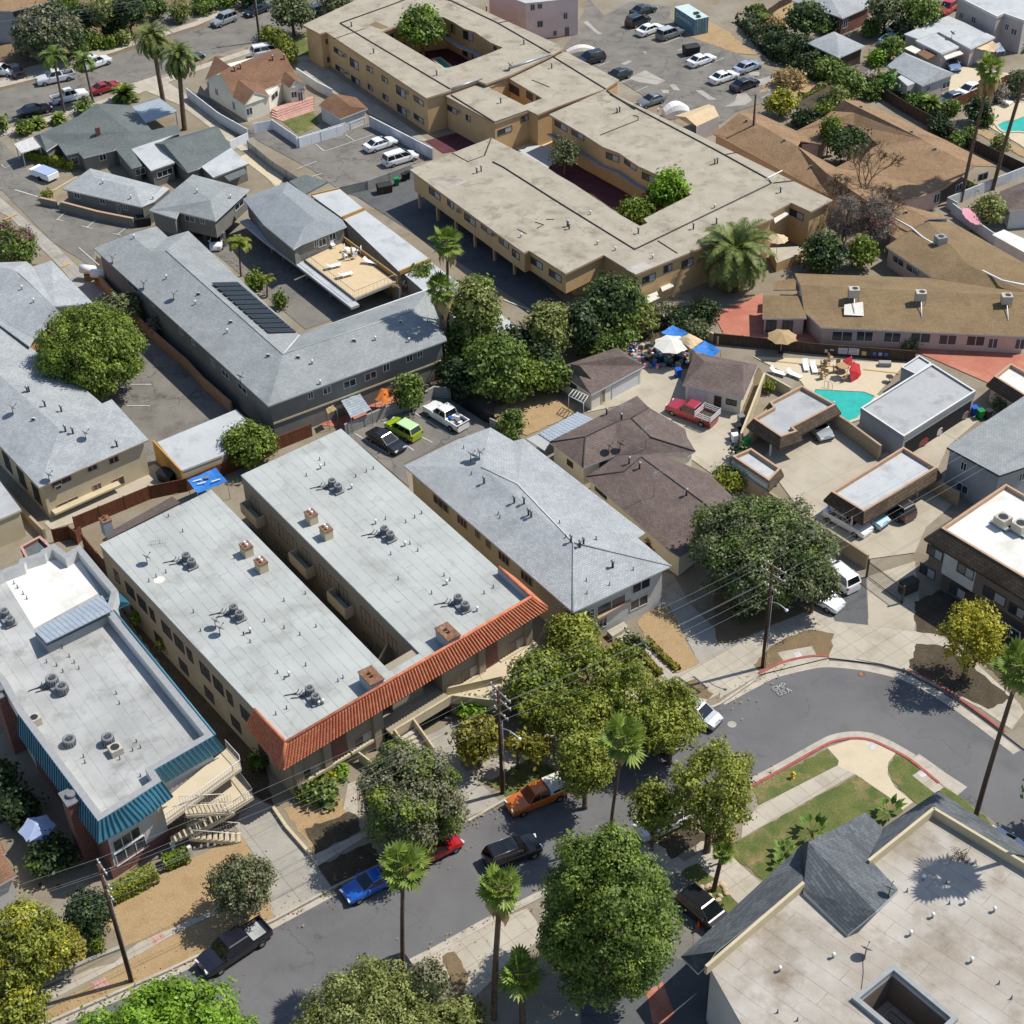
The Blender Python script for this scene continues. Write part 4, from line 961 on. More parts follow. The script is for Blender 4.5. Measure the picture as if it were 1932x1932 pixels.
V=dict(a=at('a1',190,768,E_),b=at('a1',430,660,E_),c=at('a1',540,582,E_+.3),d=at('a1',740,592,E_+.3),e=at('a1',860,740,E_),f=at('a1',640,845,E_),g=at('a1',470,888,E_),h=at('a1',440,855,E_),i=at('a1',370,870,E_),j=at('a1',325,808,E_),k=at('a1',262,850,E_),r=at('a1',225,755,3.3),s=at('a1',612,646,R_),t=at('a1',730,740,3.6))
h9=hip('grey_house','dark grey shingled cottage with brick chimney beside the palm shaded roof','house',V,[['a','b','s','r'],['b','c','s'],['c','d','s'],['d','e','t','s'],['e','f','t'],['r','s','t','f','g','h','i','j','k'],['a','r','k']],'abcdefghijk','st_grey','sh_dark',.3)
mb=MB();p=at('a1',556,770,3);mb.box((p.x,p.y,2.4),.6,.5,2.0,.4);mb.build('chimney','brick',h9.root)
wins(h9,'a1','405,880,440,930;560,865,595,895',frame='trim_white',minh=.9)
V=dict(a=at('a1',870,808,E_+.2),b=at('a1',1215,708,E_+.2),c=at('a1',1302,830,E_),d=at('a1',1115,950,E_),e=at('a1',1055,968,E_),r=at('a1',925,812,3.7),s=at('a1',1230,716,3.7))
h10=hip('grey_house','dark grey gabled cottage at the end of the row by the concrete drive','house',V,[['a','b','s','r'],['b','c','s'],['r','s','c','d','e'],['a','r','e']],'abcde','st_grey','sh_dark',.3)
q=P('a1','738,838 1010,742 905,800 985,915 850,962',2.7);fl10=flat('flat_annex','light flat-roofed annex between the dark grey gabled cottages','building',q,2.7,'st_grey','roof_pale',.25)
wins(fl10,'a1','885,1000,970,945',frame='trim_white',minh=.9,mull=2)
q=P('a1','1098,905 1300,832 1398,922 1200,1000',2.6);fl11=flat('flat_annex','light flat-roofed annex at the end of the cottage row','building',q,2.6,'st_grey','roof_pale',.25);slab(fl11,'awning',P('a1','1260,990 1375,945 1390,975 1290,1020',2.2),2.1,2.2,'sh_dark')
V=dict(a=at('a1',630,815,2.6),b=at('a1',800,745,2.9),c=at('a1',1000,700,2.9),d=at('a1',1020,745,2.7),e=at('a1',740,838,2.7),f=at('a1',800,930,2.5),g=at('a1',740,945,2.5))
h12=hip('grey_house','dark grey lean-to roofed cottage section between chimney roof and flat annex','house',V,[['a','b','c','d','e'],['a','e','f','g']],'abcdefg','st_grey','sh_dark',.3)
wins(h12,'a1','765,990,815,940;660,900,680,870',frame='trim_white',minh=.9)
q=P('a1','745,600 900,552 998,625 800,695',2.7);pv=new_building('patio_cover','pale flat patio cover on white posts under the date palms','patio cover',q)
mb=MB();mb.prism(q,2.55,2.7);mb.build('roof','corrugated',pv.root)
for p in inset(q,.2):mb=MB();mb.box((p.x,p.y,0),.14,.14,2.55,.3);mb.build('post','trim_white',pv.root)
q=P('a1','78,810 185,770 235,825 120,862',2.4);pv=new_building('patio_cover','rust-spotted white patio cover at the left end of the grey cottage','patio cover',q)
mb=MB();mb.prism(q,2.28,2.4);mb.build('roof','paint_white',pv.root)
for p in inset(q,.2):mb=MB();mb.box((p.x,p.y,0),.12,.12,2.28,.3);mb.build('post','trim_white',pv.root)
# ---- white house with brown gables
E_,R_=2.9,5.0
V=dict(a=at('a1',1155,448,E_),b=at('a1',1210,315,4.3),c=at('a1',1300,375,R_),d=at('a1',1237,408,R_),w=at('a1',1310,545,E_),x=at('a1',1600,298,R_),y=at('a1',1662,412,E_+.1),z=at('a1',1585,470,E_+.1),u=at('a1',1490,505,E_+.1),m=at('a1',1340,446,4.2),n=at('a1',1432,520,4.0),o=at('a1',1378,592,E_-.1),p=at('a1',1520,542,E_-.1),q=at('a1',1445,470,E_+.7),g=at('a1',1603,400,3.9),h=at('a1',1665,452,3.8),i=at('a1',1630,498,E_),j=at('a1',1728,478,E_),k=at('a1',1582,455,E_+.2),bb=at('a1',1560,270,E_+.3))
V['f0']=at('a1',1175,440,E_)
wall_poly=[V[k]for k in('a','w','o','p','z','i','j','bb','b')]
b5h=new_building('gabled_house','white house with brown shingled cross gables and brick patio steps','house',wall_poly);b5h.foot=inset(wall_poly,.3);b5h.h=E_-.1
mb=MB();mb.prism(b5h.foot,-.05,E_-.1);mb.build('wall','st_ivory',b5h.root)
roofmesh(V,['abcd',['d','x','y','k','g','q','m','w'],['w','m','n','o'],['m','q','p','n'],['q','u','p'],['q','g','k','z','u'],['g','h','i','k'],['g','y','j','h'],['d','c','bb','x']],'sh_brown',b5h.root,'trim_white',.14)
mb=MB();dz=Vector((0,0,.16))
for t3 in(('a','w','d'),('o','p','n'),('i','j','h')):
 q=[V[k]-dz for k in t3];c_=sum((V[k]for k in('x',)),Vector());mb.face([p+(V['x']-p).normalized()*.25 for p in q])
mb.build('gable_wall','st_ivory',b5h.root)
wins(b5h,'a1','1388,655,1418,600;1210,540,1232,495;1165,500,1182,460;1310,620,1325,570;1530,570,1560,500;1640,550,1670,515;1680,575,1702,515',frame='trim_white',minh=1.0)
mb=MB();q=P('a1','1670,490 1715,482 1722,500 1680,508',2.3);mb.prism(q,2.2,2.3);mb.build('door_hood','cloth_pink',b5h.root)
for k in range(4):
 q=P('a1','1525,%d 1760,%d 1770,%d 1560,%d'%(655-k*10,585-k*10,598-k*10,672-k*10),.2);mb=MB();mb.prism(q,0,.25+.12*k);mb.build('patio_step','brick_paving',b5h.root)
mb=MB();q=P('a1','1455,560 1485,660',0);
V=dict(a=at('a2',120,592,2.4),b=at('a2',198,522,2.6),c=at('a2',330,548,2.4),d=at('a2',396,610,2.4),e=at('a2',240,670,2.4),r=at('a2',205,526,3.4),s=at('a2',302,600,3.4))
gg=hip('garage','small brown gabled garage with white door behind the white vinyl fence','garage',V,[['a','r','s','e'],['r','c','d','s'],['s','d','e'],['a','b','r']],['a','b','c','d','e'],'st_white','sh_brown',.25)
wins(gg,'a2','300,735,380,680',pane='trim_white',frame='trim_white',mull=0,name='garage_door',minh=1.7)
# ---- peach apartment ring, north block
z7=5.6
o7=P('a2','30,140 125,190 160,180 725,552 865,508 1015,455 1062,472 1200,420 1430,310 1505,268 900,-10 700,-90 500,-110 330,0',z7)
h7i=P('a2','478,178 600,250 720,320 830,386 900,368 1080,300 1157,268 1085,238 1000,180 940,162 880,125 820,95 650,115',z7)
def ring(name,label,outer,hole,k_out,k_in,h,wall,roof,fascia,wall_h0=-.05,over=.35,over_in=1.0):
 """flat ring: outer outline with a hole, cut open along a bridge between outer[k_out] and hole[k_in]"""
 poly=outer[k_out:]+outer[:k_out+1]+hole[k_in:]+hole[:k_in+1]
 b=new_building(name,label,'building',outer);b.h=h
 def orient(p,ccw):
  a_=sum(a.x*c.y-c.x*a.y for a,c in zip(p,p[1:]+p[:1]));return p if(a_>0)==ccw else p[::-1]
 O,I=orient(outer,True),orient(hole,False)
 ko,ki=min(((i,j)for i in range(len(O))for j in range(len(I))),key=lambda t:(O[t[0]]-I[t[1]]).length)
 def cut(O,I):
  return O[ko:]+O[:ko+1]+I[ki:]+I[:ki+1]
 mb=MB();c=cut(O,I);mb.face([Vector((p.x,p.y,h))for p in c],0)
 mb.face([Vector((p.x,p.y,h-.25))for p in c[::-1]],1)
 for lp in(O,I):
  for i in range(len(lp)):
   p,q=lp[i],lp[(i+1)%len(lp)];mb.face([Vector((p.x,p.y,h-.25)),Vector((q.x,q.y,h-.25)),Vector((q.x,q.y,h)),Vector((p.x,p.y,h))],1)
 mb.build('roof',[roof,fascia],b.root)
 mb=MB();Oi=inset(O,over);hole_ccw=I[::-1];Ii=inset(hole_ccw,-over_in)
 for lp,z in((Oi,1),(Ii[::-1],1)):
  for i in range(len(lp)):
   p,q=lp[i],lp[(i+1)%len(lp)];mb.face([Vector((p.x,p.y,wall_h0)),Vector((q.x,q.y,wall_h0)),Vector((q.x,q.y,h-.25)),Vector((p.x,p.y,h-.25))],0)
 mb.build('wall',wall,b.root)
 b.foot=Oi;b.inner=Ii;return b
b7=ring('apartment_building','peach apartment block ringing a planted courtyard with pool, farthest of the peach blocks',o7,h7i,0,0,z7,'st_peach','roof_tan','trim_tan')
wins(b7,'a2','205,320,255,262;295,400,347,320;390,410,425,370;475,465,510,430;555,560,612,475;655,600,713,535;215,415,265,365;303,495,355,420;397,510,425,475;480,565,512,530;560,660,617,580;655,700,713,635;160,245,178,220;168,345,190,325',frame='trim_dark',pane='half',minh=.8)
wins(b7,'a2','865,140,888,185;932,165,992,235;1105,250,1140,280;840,180,862,215;930,270,985,330;520,190,560,230',frame='trim_dark',pane='half',inner=True,minh=1.3)
inn=lambda b:b.inner
for nm,pts in(('balcony',[q for q in h7i]),):
 q=inset(h7i,.05);mb=MB();qi=inset(h7i,.9)
 for i in range(len(q)):
  j=(i+1)%len(q);mb.prism([q[i],q[j],qi[j],qi[i]],2.7,2.9)
 mb.build('balcony','trim_grey',b7.root)
seam(b7,'a2','240,130 380,215 860,500',z7);seam(b7,'a2','240,130 520,30 700,-40 870,5',z7);seam(b7,'a2','870,5 1130,130 1425,300',z7);seam(b7,'a2','870,500 1040,440',z7,.16,'galv');seam(b7,'a2','1190,385 1425,305',z7,.16,'galv')
seam(b7,'a2','200,220 380,160',z7,.05);seam(b7,'a2','1120,130 1230,110',z7,.06)
z8=5.0
o8=P('a2','828,536 1015,470 1062,482 1200,425 1425,320 1512,292 1812,450 1735,500 1462,600 1352,645 1302,622 1110,692',z8)
i8=P('a2','1062,480 1195,428 1395,552 1270,600',z8)
o8[1]=at('a2',1010,462,z8);i8=P('a2','1075,490 1190,440 1380,553 1275,592',z8)
b8=ring('apartment_building','small peach block with open light well linking the two ring blocks',o8,i8,0,0,z8,'st_peach','roof_tan','trim_tan',over_in=.1,over=.2)
wins(b8,'a2','1175,455,1250,545;1290,515,1325,565;1345,545,1365,575',frame='trim_dark',inner=True,minh=1.0)
wins(b8,'a2','845,640,900,595;948,680,975,650;1128,765,1208,705;1258,680,1300,655',frame='trim_dark',pane='half',minh=.8)
seam(b8,'a2','865,535 1110,688',z8);seam(b8,'a2','1425,310 1735,500',z8);seam(b8,'a2','1110,688 1300,620',z8,.06);seam(b8,'a2','1320,450 1420,490',z8,.05)
slab(b8,'stair_block',P('a2','1305,740 1360,715 1370,770 1320,785',.8),0,.9,'pool_deck')
z9=5.4
o9=P('a2','632,955 1092,775 b1: 215,405 300,465 400,522 490,582 590,652 640,684 770,757 812,740 790,716 1060,580 870,470 760,420 650,345 560,312 450,240 260,130 a2: 1420,642 1735,505 b1: 1855,612 1730,676 1620,625 1500,690 1525,712 745,1030 565,920 350,1026 145,895 115,908 30,847',z9)
b9=new_building('apartment_building','largest peach apartment block, U-shaped around a shaded court beside the big date palm','building',o9);b9.h=z9
mb=MB();mb.prism(o9,z9-.25,z9,1,0);mb.build('roof',['roof_tan','trim_tan'],b9.root)
b9.foot=inset(o9,.35);mb=MB();mb.prism(b9.foot,2.5,z9-.25);mb.build('wall','st_peach',b9.root)
mb=MB();F9=b9.foot;A_=F9[0];bA=(F9[1]-A_).normalized()
mb.prism([A_+bA*6.5,F9[1],F9[3],F9[5],F9[7],F9[8],F9[25],F9[26],F9[27]+bA*3+(F9[0]-F9[27]).normalized()*2],-.05,2.47)
mb.prism([F9[9],F9[10],F9[11],F9[12],F9[14],F9[16],F9[17],F9[18],F9[19],F9[20],F9[21],F9[22],F9[23],F9[24],F9[25]+(F9[24]-F9[25]).normalized()*.3],-.05,2.46)
mb.build('ground_floor_wall','st_peach',b9.root)
mb=MB()
for k in range(6):
 p=A_.lerp(b9.foot[28],(k+.15)/6)+bA*.3;mb.box((p.x,p.y,0),.3,.3,2.5,GRID)
mb.build('parking_post','st_peach',b9.root)
wins(b9,'a2','742,1115,805,1065;845,1165,880,1130;940,1280,1005,1195;1035,1315,1100,1260;1135,1400,1190,1330',frame='trim_dark',pane='half',minh=.9)
wins(b9,'b1','50,940,92,895;155,1000,222,935;258,1070,328,1005;782,1080,858,1025;902,1015,950,975;1002,1000,1070,930;1615,720,1690,665',frame='trim_dark',pane='half',minh=.9)
wins(b9,'b1','385,265,455,215;578,400,652,340;682,430,750,375;782,510,860,465;290,205,360,180',frame='trim_dark',pane='half',minh=.9)
q=[o9[k]for k in range(10,18)];mb=MB();bal=[p+(o9[1]-o9[16]).normalized()*.35 for p in q];bin_=[p-(o9[1]-o9[16]).normalized()*.8 for p in q]
for i in range(len(q)-1):mb.prism([bal[i],bal[i+1],bin_[i+1],bin_[i]],2.5,2.7)
mb.build('balcony','trim_grey',b9.root)
seam(b9,'b1','-60,395 0,425 330,635 740,888 1505,518',z9);seam(b9,'a2','1740,510 1900,615',z9);seam(b9,'b1','600,15 1180,320 1490,490 1510,515',z9);seam(b9,'a2','1090,780 1055,870',z9);seam(b9,'a2','870,860 960,910 1055,875',z9,.05)
seam(b9,'b1','870,840 980,910',z9,.06);seam(b9,'b1','545,245 760,160 760,140 730,135',z9,.06);seam(b9,'b1','1250,355 1350,335',z9,.06);seam(b9,'b1','1520,515 1650,500',z9,.07);seam(b9,'b1','1510,510 1480,490 1570,445',z9,.07,'pipe_white')
seam(b9,'b1','80,775 130,800',z9,.05);seam(b9,'b1','180,735 228,750 190,770',z9,.05);seam(b9,'b1','240,720 285,720',z9,.05)
for q in('780,1160 865,1125 880,1160 800,1200','885,1100 950,1075 960,1095 895,1125'):slab(b9,'awning',P('b1',q,2.1),2.0,2.1,'cloth_white')
slab(b9,'awning',P('b1','1515,700 1600,660 1605,690 1530,740',4.3),4.2,4.3,'cloth_white')
slab(b9,'terrace',P('b1','1500,880 1690,870 1680,910 1540,965',1.4),0,1.4,'st_peach','concrete');
slab(b9,'roof_patch',P('b1','690,1000 790,960 850,985 745,1030',z9),z9-.05,z9+.01,'roof_beige');slab(b9,'roof_patch',P('a2','730,1010 880,980 950,1025 850,1070',z9),z9-.05,z9+.01,'roof_beige');slab(b7,'roof_patch',P('a2','400,140 440,120 520,155 470,165',z7),z7-.05,z7+.01,'sh_olive')
q=P('a2','1135,-160 1290,-60 1290,10 1580,-20 1500,-200',6.2);bp=flat('apartment_building','pale pink three-level building by the car park','building',P('a2','1075,-60 1285,18 1582,-12 1450,-150',6.0),6.0,'st_palepink','roof_pale',.05)
wins(bp,'a2','1350,155,1382,115;1498,108,1520,70;1352,45,1378,15;1505,205,1530,150;1440,195,1460,178;1318,55,1330,20',frame='trim_grey',minh=.8)
# ---- brown-shingled complex at right
e_,r_=2.8,4.4
V=dict(a=at('b2',50,255,e_),b=at('b2',210,130,r_),c=at('b2',335,135,e_),d=at('b2',555,238,e_),e=at('b2',580,300,3.2),f=at('b2',522,365,e_),g=at('b2',795,458,e_),h=at('b2',735,492,r_),i=at('b2',990,665,r_),j=at('b2',765,640,e_),k=at('b2',560,330,r_),l=at('b2',720,155,e_),m=at('b2',770,118,e_),n=at('b2',842,52,r_),o=at('b2',935,55,e_),p=at('b2',1455,292,e_),q=at('b2',1322,290,r_),r=at('b2',1052,322,e_),s=at('b2',905,205,e_),t=at('b2',840,190,e_),u=at('b2',1445,362,4.2),v=at('b2',1770,452,e_),w=at('b2',1640,450,3.9),x=at('b2',1442,590,e_),y=at('b2',1290,640,e_),z=at('b2',1160,668,e_),A=at('b2',700,318,e_),B=at('b2',905,128,3.7))
F=[['a','b','k','h','i','j'],['b','c','d','e','k'],['k','e','f','g','h'],['d','l','B','t','A','e'],['l','m','B'],['m','n','q','r','s','B'],['B','s','t'],['n','o','p','q'],['g','r','q','u','x','y','z','i','h'],['q','p','v','w','u'],['u','w','x']]
wp=[V[k]for k in 'abcdlmnopvwxyzij']
bc=new_building('courtyard_house','rambling brown-shingled house of joined gables around a dark tree court','house',wp);bc.h=e_
mb=MB()
for k in('abkhij','bcdek','mnqrsB','nopq','grquxyzih','dlBtAe'):mb.prism(inset([V[c]for c in k],.3),-.05,e_-.15)
mb.build('wall','st_pink',bc.root);bc.foot=inset(wp,.3)
roofmesh(V,F,'sh_tan',bc.root,'trim_tan',.14)
wins(bc,'b2','1380,680,1425,610;1515,610,1560,550;1650,540,1715,490',frame='trim_white',minh=1.0)
mb=MB();p=at('b2',842,225,3.8);mb.box((p.x,p.y,2.6),.8,.6,1.7,.5);mb.build('chimney','brick',bc.root)
V=dict(a=at('b2',1110,860,2.6),b=at('b2',1155,672,3.8),c=at('b2',1500,765,2.6),d=at('b2',1360,768,3.6),e=at('b2',1190,905,2.7),f=at('b2',1330,782,3.5))
hip('brown_house','brown-shingled gable between the bare tree and the white fence','house',V,[['a','b','d','f','e'],['b','c','d']],['a','b','c','d','e'],'st_pink','sh_tan',.3)
V=dict(a=at('b2',1095,938,2.7),b=at('b2',1280,812,3.2),c=at('b2',1352,785,3.8),d=at('b2',1500,792,2.9),e=at('b2',2080,1120,2.9),f=at('b2',2080,1330,3.6),g=at('b2',2040,1260,2.7),h=at('b2',1375,1125,2.7),r=at('b2',1600,1050,3.9))
h14=hip('brown_house','low brown-shingled house with a rooftop air conditioner and curved pale conduit','house',V,[['a','b','c','r','g','h'],['c','d','e','r'],['r','e','g']],['a','b','c','d','e','g','h'],'st_pink','sh_olive',.3)
wins(h14,'b2','1140,1060,1205,990;1270,1110,1290,1090;1220,1060,1300,1100',frame='trim_white',minh=.9)
mb=MB();mb.tube([on_plane('b2',x,y,V['a'],V['c'],V['h'])[0]+Vector((0,0,.12))for x,y in((1140,770),(1250,830),(1320,890),(1440,960),(1600,1050),(1800,1150),(2000,1190))],.12,6);mb.build('conduit','pipe_white',h14.root)
V=dict(a=at('b2',545,1100,2.6),b=at('b2',580,1172,3.7),c=at('b2',2050,1240,3.7),d=at('b2',2050,1195,2.6),d2=at('b2',1360,1128,2.6),e=at('b6',1960,162,2.6),f=at('b6',630,105,2.6),g=at('b6',520,0,2.6))
h15=hip('pink_row_house','long pink row house with brown shingle roof and three roof-top coolers','house',V,[['a','b','c','d','d2'],['b','g','f','e','c'],['a','g','b']],['a','d2','d','e','f','g'],'st_pink','sh_olive',.4)
wins(h15,'b6','858,195,960,125;1035,200,1138,135;1390,215,1495,150;1568,225,1675,155;700,185,830,135;1205,190,1330,150;1705,230,1760,180;1880,245,1932,175',frame='trim_white',minh=1.3)
V=dict(a=at('b2',352,1232,2.5),b=at('b2',585,1236,2.9),c=at('b2',618,1372,2.5),d=at('b2',350,1374,2.3));h16=hip('pink_annex','small brown-roofed pink annex at the end of the row house by the terracotta terrace','house',V,['abcd'],'abcd','st_pink','sh_olive',.25)
slab(h16,'porch_roof',P('b2','415,1200 420,1150 540,1130 580,1200',2.9),2.8,2.9,'sh_olive')
wins(h16,'b6','280,125,340,45;385,80,450,45',frame='trim_dark',minh=1.6)
# ---- plum-brown roofed bungalows in the middle
e_,r_=2.4,3.5
V=dict(a=at('b5',212,442,e_),b=at('b5',698,278,e_),c=at('b5',912,420,e_),d=at('b5',500,642,e_),r=at('b5',345,414,r_),s=at('b5',752,345,r_))
g1=hip('garage','plum-brown hip-roofed garage with a wide white door by the leafy trees','garage',V,['abrs'[0:2]+'sr','bcs','cdrs','dar'],'abcd','st_ivory','sh_plum',.25)
wins(g1,'b5','655,670,870,470',pane='trim_white',frame='trim_white',mull=0,name='garage_door',minh=1.8);wins(g1,'b5','575,690,605,615',pane='wood_tan',mull=0,name='door',minh=1.7);wins(g1,'b5','335,600,388,550',frame='trim_dark')
mb=MB();q=[on_plane('b5',x,y,V['d'],V['a'],V['r'])[0]+Vector((0,0,.03))for x,y in((335,408),(410,420),(502,525),(380,490))];mb.face(q);mb.face([p-Vector((0,0,.02))for p in q[::-1]]);mb.build('roof_vent','trim_dark',g1.root)
q=P('b5','325,650 365,600 475,650 440,705',2.2);mb=MB()
for k in range(6):a,c=q[0].lerp(q[1],0).lerp(q[3],k/5),q[1].lerp(q[2],k/5);mb.tube([a,c],.05,4)
mb.tube([q[0],q[3]],.06,4);mb.tube([q[1],q[2]],.06,4)
for p in(q[0],q[3]):mb.tube([p,(p.x,p.y,0)],.05,4)
pg=mb.build('pergola','trim_white',None,origin=(q[0].x,q[0].y,0));tag(pg,'small white slatted pergola at the corner of the wide-doored garage','pergola')
V=dict(a=at('b5',1290,318,e_),b=at('b5',1778,412,e_),c=at('b5',1668,672,e_),d=at('b5',1200,566,e_),r=at('b5',1372,388,r_),s=at('b5',1665,412,r_),t=at('b5',1612,560,3.0))
g2=hip('garage','plum-brown hip-roofed garage beside the red flatbed truck','garage',V,[['a','b','s','r'],['b','c','s'],['c','d','r','s'],['d','a','r']],'abcd','st_ivory','sh_plum',.3)
wins(g2,'b5','1245,690,1395,605',pane='trim_white',frame='trim_white',mull=0,name='garage_door',minh=1.8);wins(g2,'b5','1440,750,1500,650',pane='wood_dark',mull=0,name='door',minh=1.8);wins(g2,'b5','1535,730,1615,670',frame='trim_dark')
V=dict(a=at('b5',180,1008,2.6),b=at('b5',700,730,2.6),c=at('b5',852,650,2.6),d=at('b5',940,738,2.6),e=at('b5',1222,905,2.6),f=at('b5',1235,965,2.6),g=at('b5',1300,1075,2.6),h=at('b5',1240,1117,2.6),i=at('b5',990,1088,2.6),j=at('b5',700,1100,2.7),k=at('b5',435,1202,2.6),r=at('b5',455,965,3.7),s=at('b5',690,852,3.7),t=at('b5',805,822,3.7),u=at('b5',942,742,3.2),v=at('b5',955,968,3.6),w=at('b5',1035,852,3.0))
b13=hip('bungalow','plum-brown hip-roofed bungalow with corrugated patio lean-to','house',V,[['a','b','c','u','t','s','r'],['a','r','k'],['k','r','s','j'],['s','t','v','i','j'],['c','d','u'],['t','u','d','w'],['w','d','e'],['w','e','f','v','t'],['v','f','g'],['v','g','h','i']],'abcdefghijk','st_ivory','sh_plum',.3)
ridgecap(b13.root,[V[k]for k in 'arst'],'trim_dark',.08);ridgecap(b13.root,[V[k]for k in 'tu'],'trim_dark',.08);ridgecap(b13.root,[V[k]for k in 'tvg'],'trim_dark',.08);ridgecap(b13.root,[V[k]for k in 'rk'],'trim_dark',.08)
wins(b13,'b5','315,1205,360,1135;560,1180,620,1130',frame='trim_dark')
V2=dict(a=at('b5',462,1272,2.7),b=at('b5',700,1110,2.7),c=at('b5',1000,1090,2.7),d=at('b5',1410,1250,2.7),e=at('b5',1660,1500,2.7),f=at('c4',1445,190,2.7),g=at('c4',1400,220,2.7),h=at('c4',1330,175,2.7),r=at('b5',750,1232,3.6),s=at('b5',885,1120,3.9),t=at('b5',1400,1500,3.9))
b14=hip('bungalow','plum-brown gabled bungalow with a roof antenna beside the white block','house',V2,[['a','b','s','r'],['b','c','s'],['s','c','d','e','t'],['t','e','f'],['a','r','s','t','f','g','h']],'abcdefgh','st_ivory','sh_plum',.3)
ridgecap(b14.root,[V2['a'],V2['r'],V2['s'],V2['t']],'trim_dark',.08)
wins(b14,'b5','530,1400,620,1345;1205,0,1206,1',frame='trim_dark')
q=P('b5','95,940 395,775 515,828 185,1000',2.3);lt=new_building('lean_to','white corrugated lean-to roof at the bungalow side by the yellow garden','lean-to',q)
mb=MB();a,b_,c,d=q
n=26
for i in range(n):mb.face([a.lerp(b_,i/n)+Vector((0,0,.05*(i%2))),a.lerp(b_,(i+1)/n)+Vector((0,0,.05*((i+1)%2))),d.lerp(c,(i+1)/n)+Vector((0,0,.05*((i+1)%2))),d.lerp(c,i/n)+Vector((0,0,.05*(i%2)))])
mb.build('roof','corrugated',lt.root)
for p in(a,b_):mb=MB();mb.box((p.x,p.y,0),.1,.1,2.3);mb.build('post','trim_white',lt.root)
slab(lt,'flat_roof',P('b5','0,980 95,940 185,1002 140,1070',2.2),2.1,2.2,'roof_smudge')
# ---- carports and flats on the right
def skirted(name,label,top,z,out,drop,wallmat,roof,posts=None,wall_edges=None,skirt_edges=None,cat='carport'):
 """flat roof sunk behind a shake-shingled skirt"""
 t=[Vector((p.x,p.y,z))for p in top];b=new_building(name,label,cat,t)
 o_=inset(t,-out);n=len(t);mb=MB();i_=inset(t,.22)
 mb.face([Vector((p.x,p.y,z-.35))for p in(i_ if sum(a.x*c.y-c.x*a.y for a,c in zip(i_,i_[1:]+i_[:1]))>0 else i_[::-1])]);mb.build('roof',roof,b.root)
 mb=MB();m2=MB()
 for k in range(n):
  j=(k+1)%n
  a,c=t[k],t[j];d,f=Vector((o_[j].x,o_[j].y,z-drop)),Vector((o_[k].x,o_[k].y,z-drop))
  if skirt_edges is None or k in skirt_edges:mb.face([f,d,c,a]if(d-f).cross(c-f).z>0 else[a,c,d,f]);mb.face([f-Vector((0,0,.25)),d-Vector((0,0,.25)),d,f])
  else:mb.face([Vector((a.x,a.y,z-drop)),Vector((c.x,c.y,z-drop)),c,a],1)
  m2.prism([a,c,Vector((i_[j].x,i_[j].y,0)),Vector((i_[k].x,i_[k].y,0))],z-.4,z+.06)
 mb.face([Vector((p.x,p.y,z-drop+.05))for p in t],1)
 mb.build('shingle_skirt',['shake',wallmat],b.root);m2.build('parapet_cap','trim_tan',b.root)
 b.foot=[Vector((p.x,p.y,0))for p in t];b.h=z;b.out=o_
 mb=MB()
 for(a,c)in(wall_edges or[]):
  quadwall(mb,[Vector((t[a].x,t[a].y,-.05)),Vector((t[c].x,t[c].y,-.05))],z-.5,.2)
 if wall_edges:mb.build('back_wall',wallmat,b.root)
 for p in posts or[]:
  mb=MB();mb.box((p.x,p.y,0),.16,.16,z-drop+.1,GRID);mb.build('post','trim_white',b.root)
 return b
tA=P('b6','505,478 725,600 450,745 480,772 372,808 195,690 322,618 300,585',3.2)
cA=skirted('carport','shake-skirted carport with smudged white roof by the swimming pool',tA,3.2,.45,.95,'block','roof_smudge',P('b6','300,940 380,890 500,820 590,775 700,700',0),[(0,7),(7,5)])
tB=P('b6','1158,872 1375,1005 905,1288 695,1160',3.2)
cB=skirted('carport','long shake-skirted carport sheltering a white car near the driveway',tB,3.2,.45,.95,'block','roof_pale',P('b6','668,1325 815,1440 1050,1310 1240,1200',0),[(0,1)])
tC=P('b6','180,880 372,1010 295,1090 60,932',2.8)
cC=skirted('carport','small white-sided bin shelter roof with shake-skirted end',tC,2.8,.3,.8,'st_white','roof_pale',P('b6','345,1130 60,1010',0),[(0,3),(2,3)],[1])
q=P('b6','1340,345 1622,522 1160,815 882,630',3.0);pg2=flat('garage','large flat-roofed grey garage beside the swimming pool','garage',q,3.0,'st_bluegrey','roof_smudge',.05,.3,fascia='trim_grey',parapet=.22,ptop='trim_white',pw=.2)
fo=pg2.foot
mb=MB();wbox(mb,fo[2],fo[1],.4,(fo[1]-fo[2]).length-.4,.05,2.2,-.05,.03)if(fo[1]-fo[2]).cross(fo[0]-fo[2]).z>0 else wbox(mb,fo[1],fo[2],.4,(fo[1]-fo[2]).length-.4,.05,2.2,-.05,.03);mb.build('painted_opening_shade','shade_black',pg2.root)  # flat near-black panel on the wall, its colour imitates the shaded interior
flat('garage','narrow flat-roofed annex behind the large grey garage','garage',P('b6','1258,292 1338,342 1240,415 1142,368',2.7),2.7,'st_bluegrey','roof_pale',.05,.2,parapet=.2,fascia='trim_grey',ptop='trim_white',pw=.16)
q=P('b6','1845,335 2050,450 2000,560 1932,540 1740,420',3.2)
skirted('carport','white-roofed shake-skirted building at the right edge above the driveway bins',q,3.2,.5,1.0,'st_pink','roof_white',None,[(0,4),(3,4)],cat='building')
q=P('b6','1437,872 1932,545 2150,700 2000,980 1775,1055',5.0)
bg=flat('apartment_building','light blue-grey two-storey block with flat grey roof near the right edge','building',q,5.0,'st_bluegrey','sh_grey',.25,fascia='trim_dark')
wins(bg,'b6','1530,1020,1562,970;1500,1170,1570,1100;1900,1080,1932,1045',frame='trim_white',minh=1.0)
zt=6.7
td=P('c5','1400,160 b6: 1815,1110 2200,1330 2300,1500 c5: 2200,640',zt)
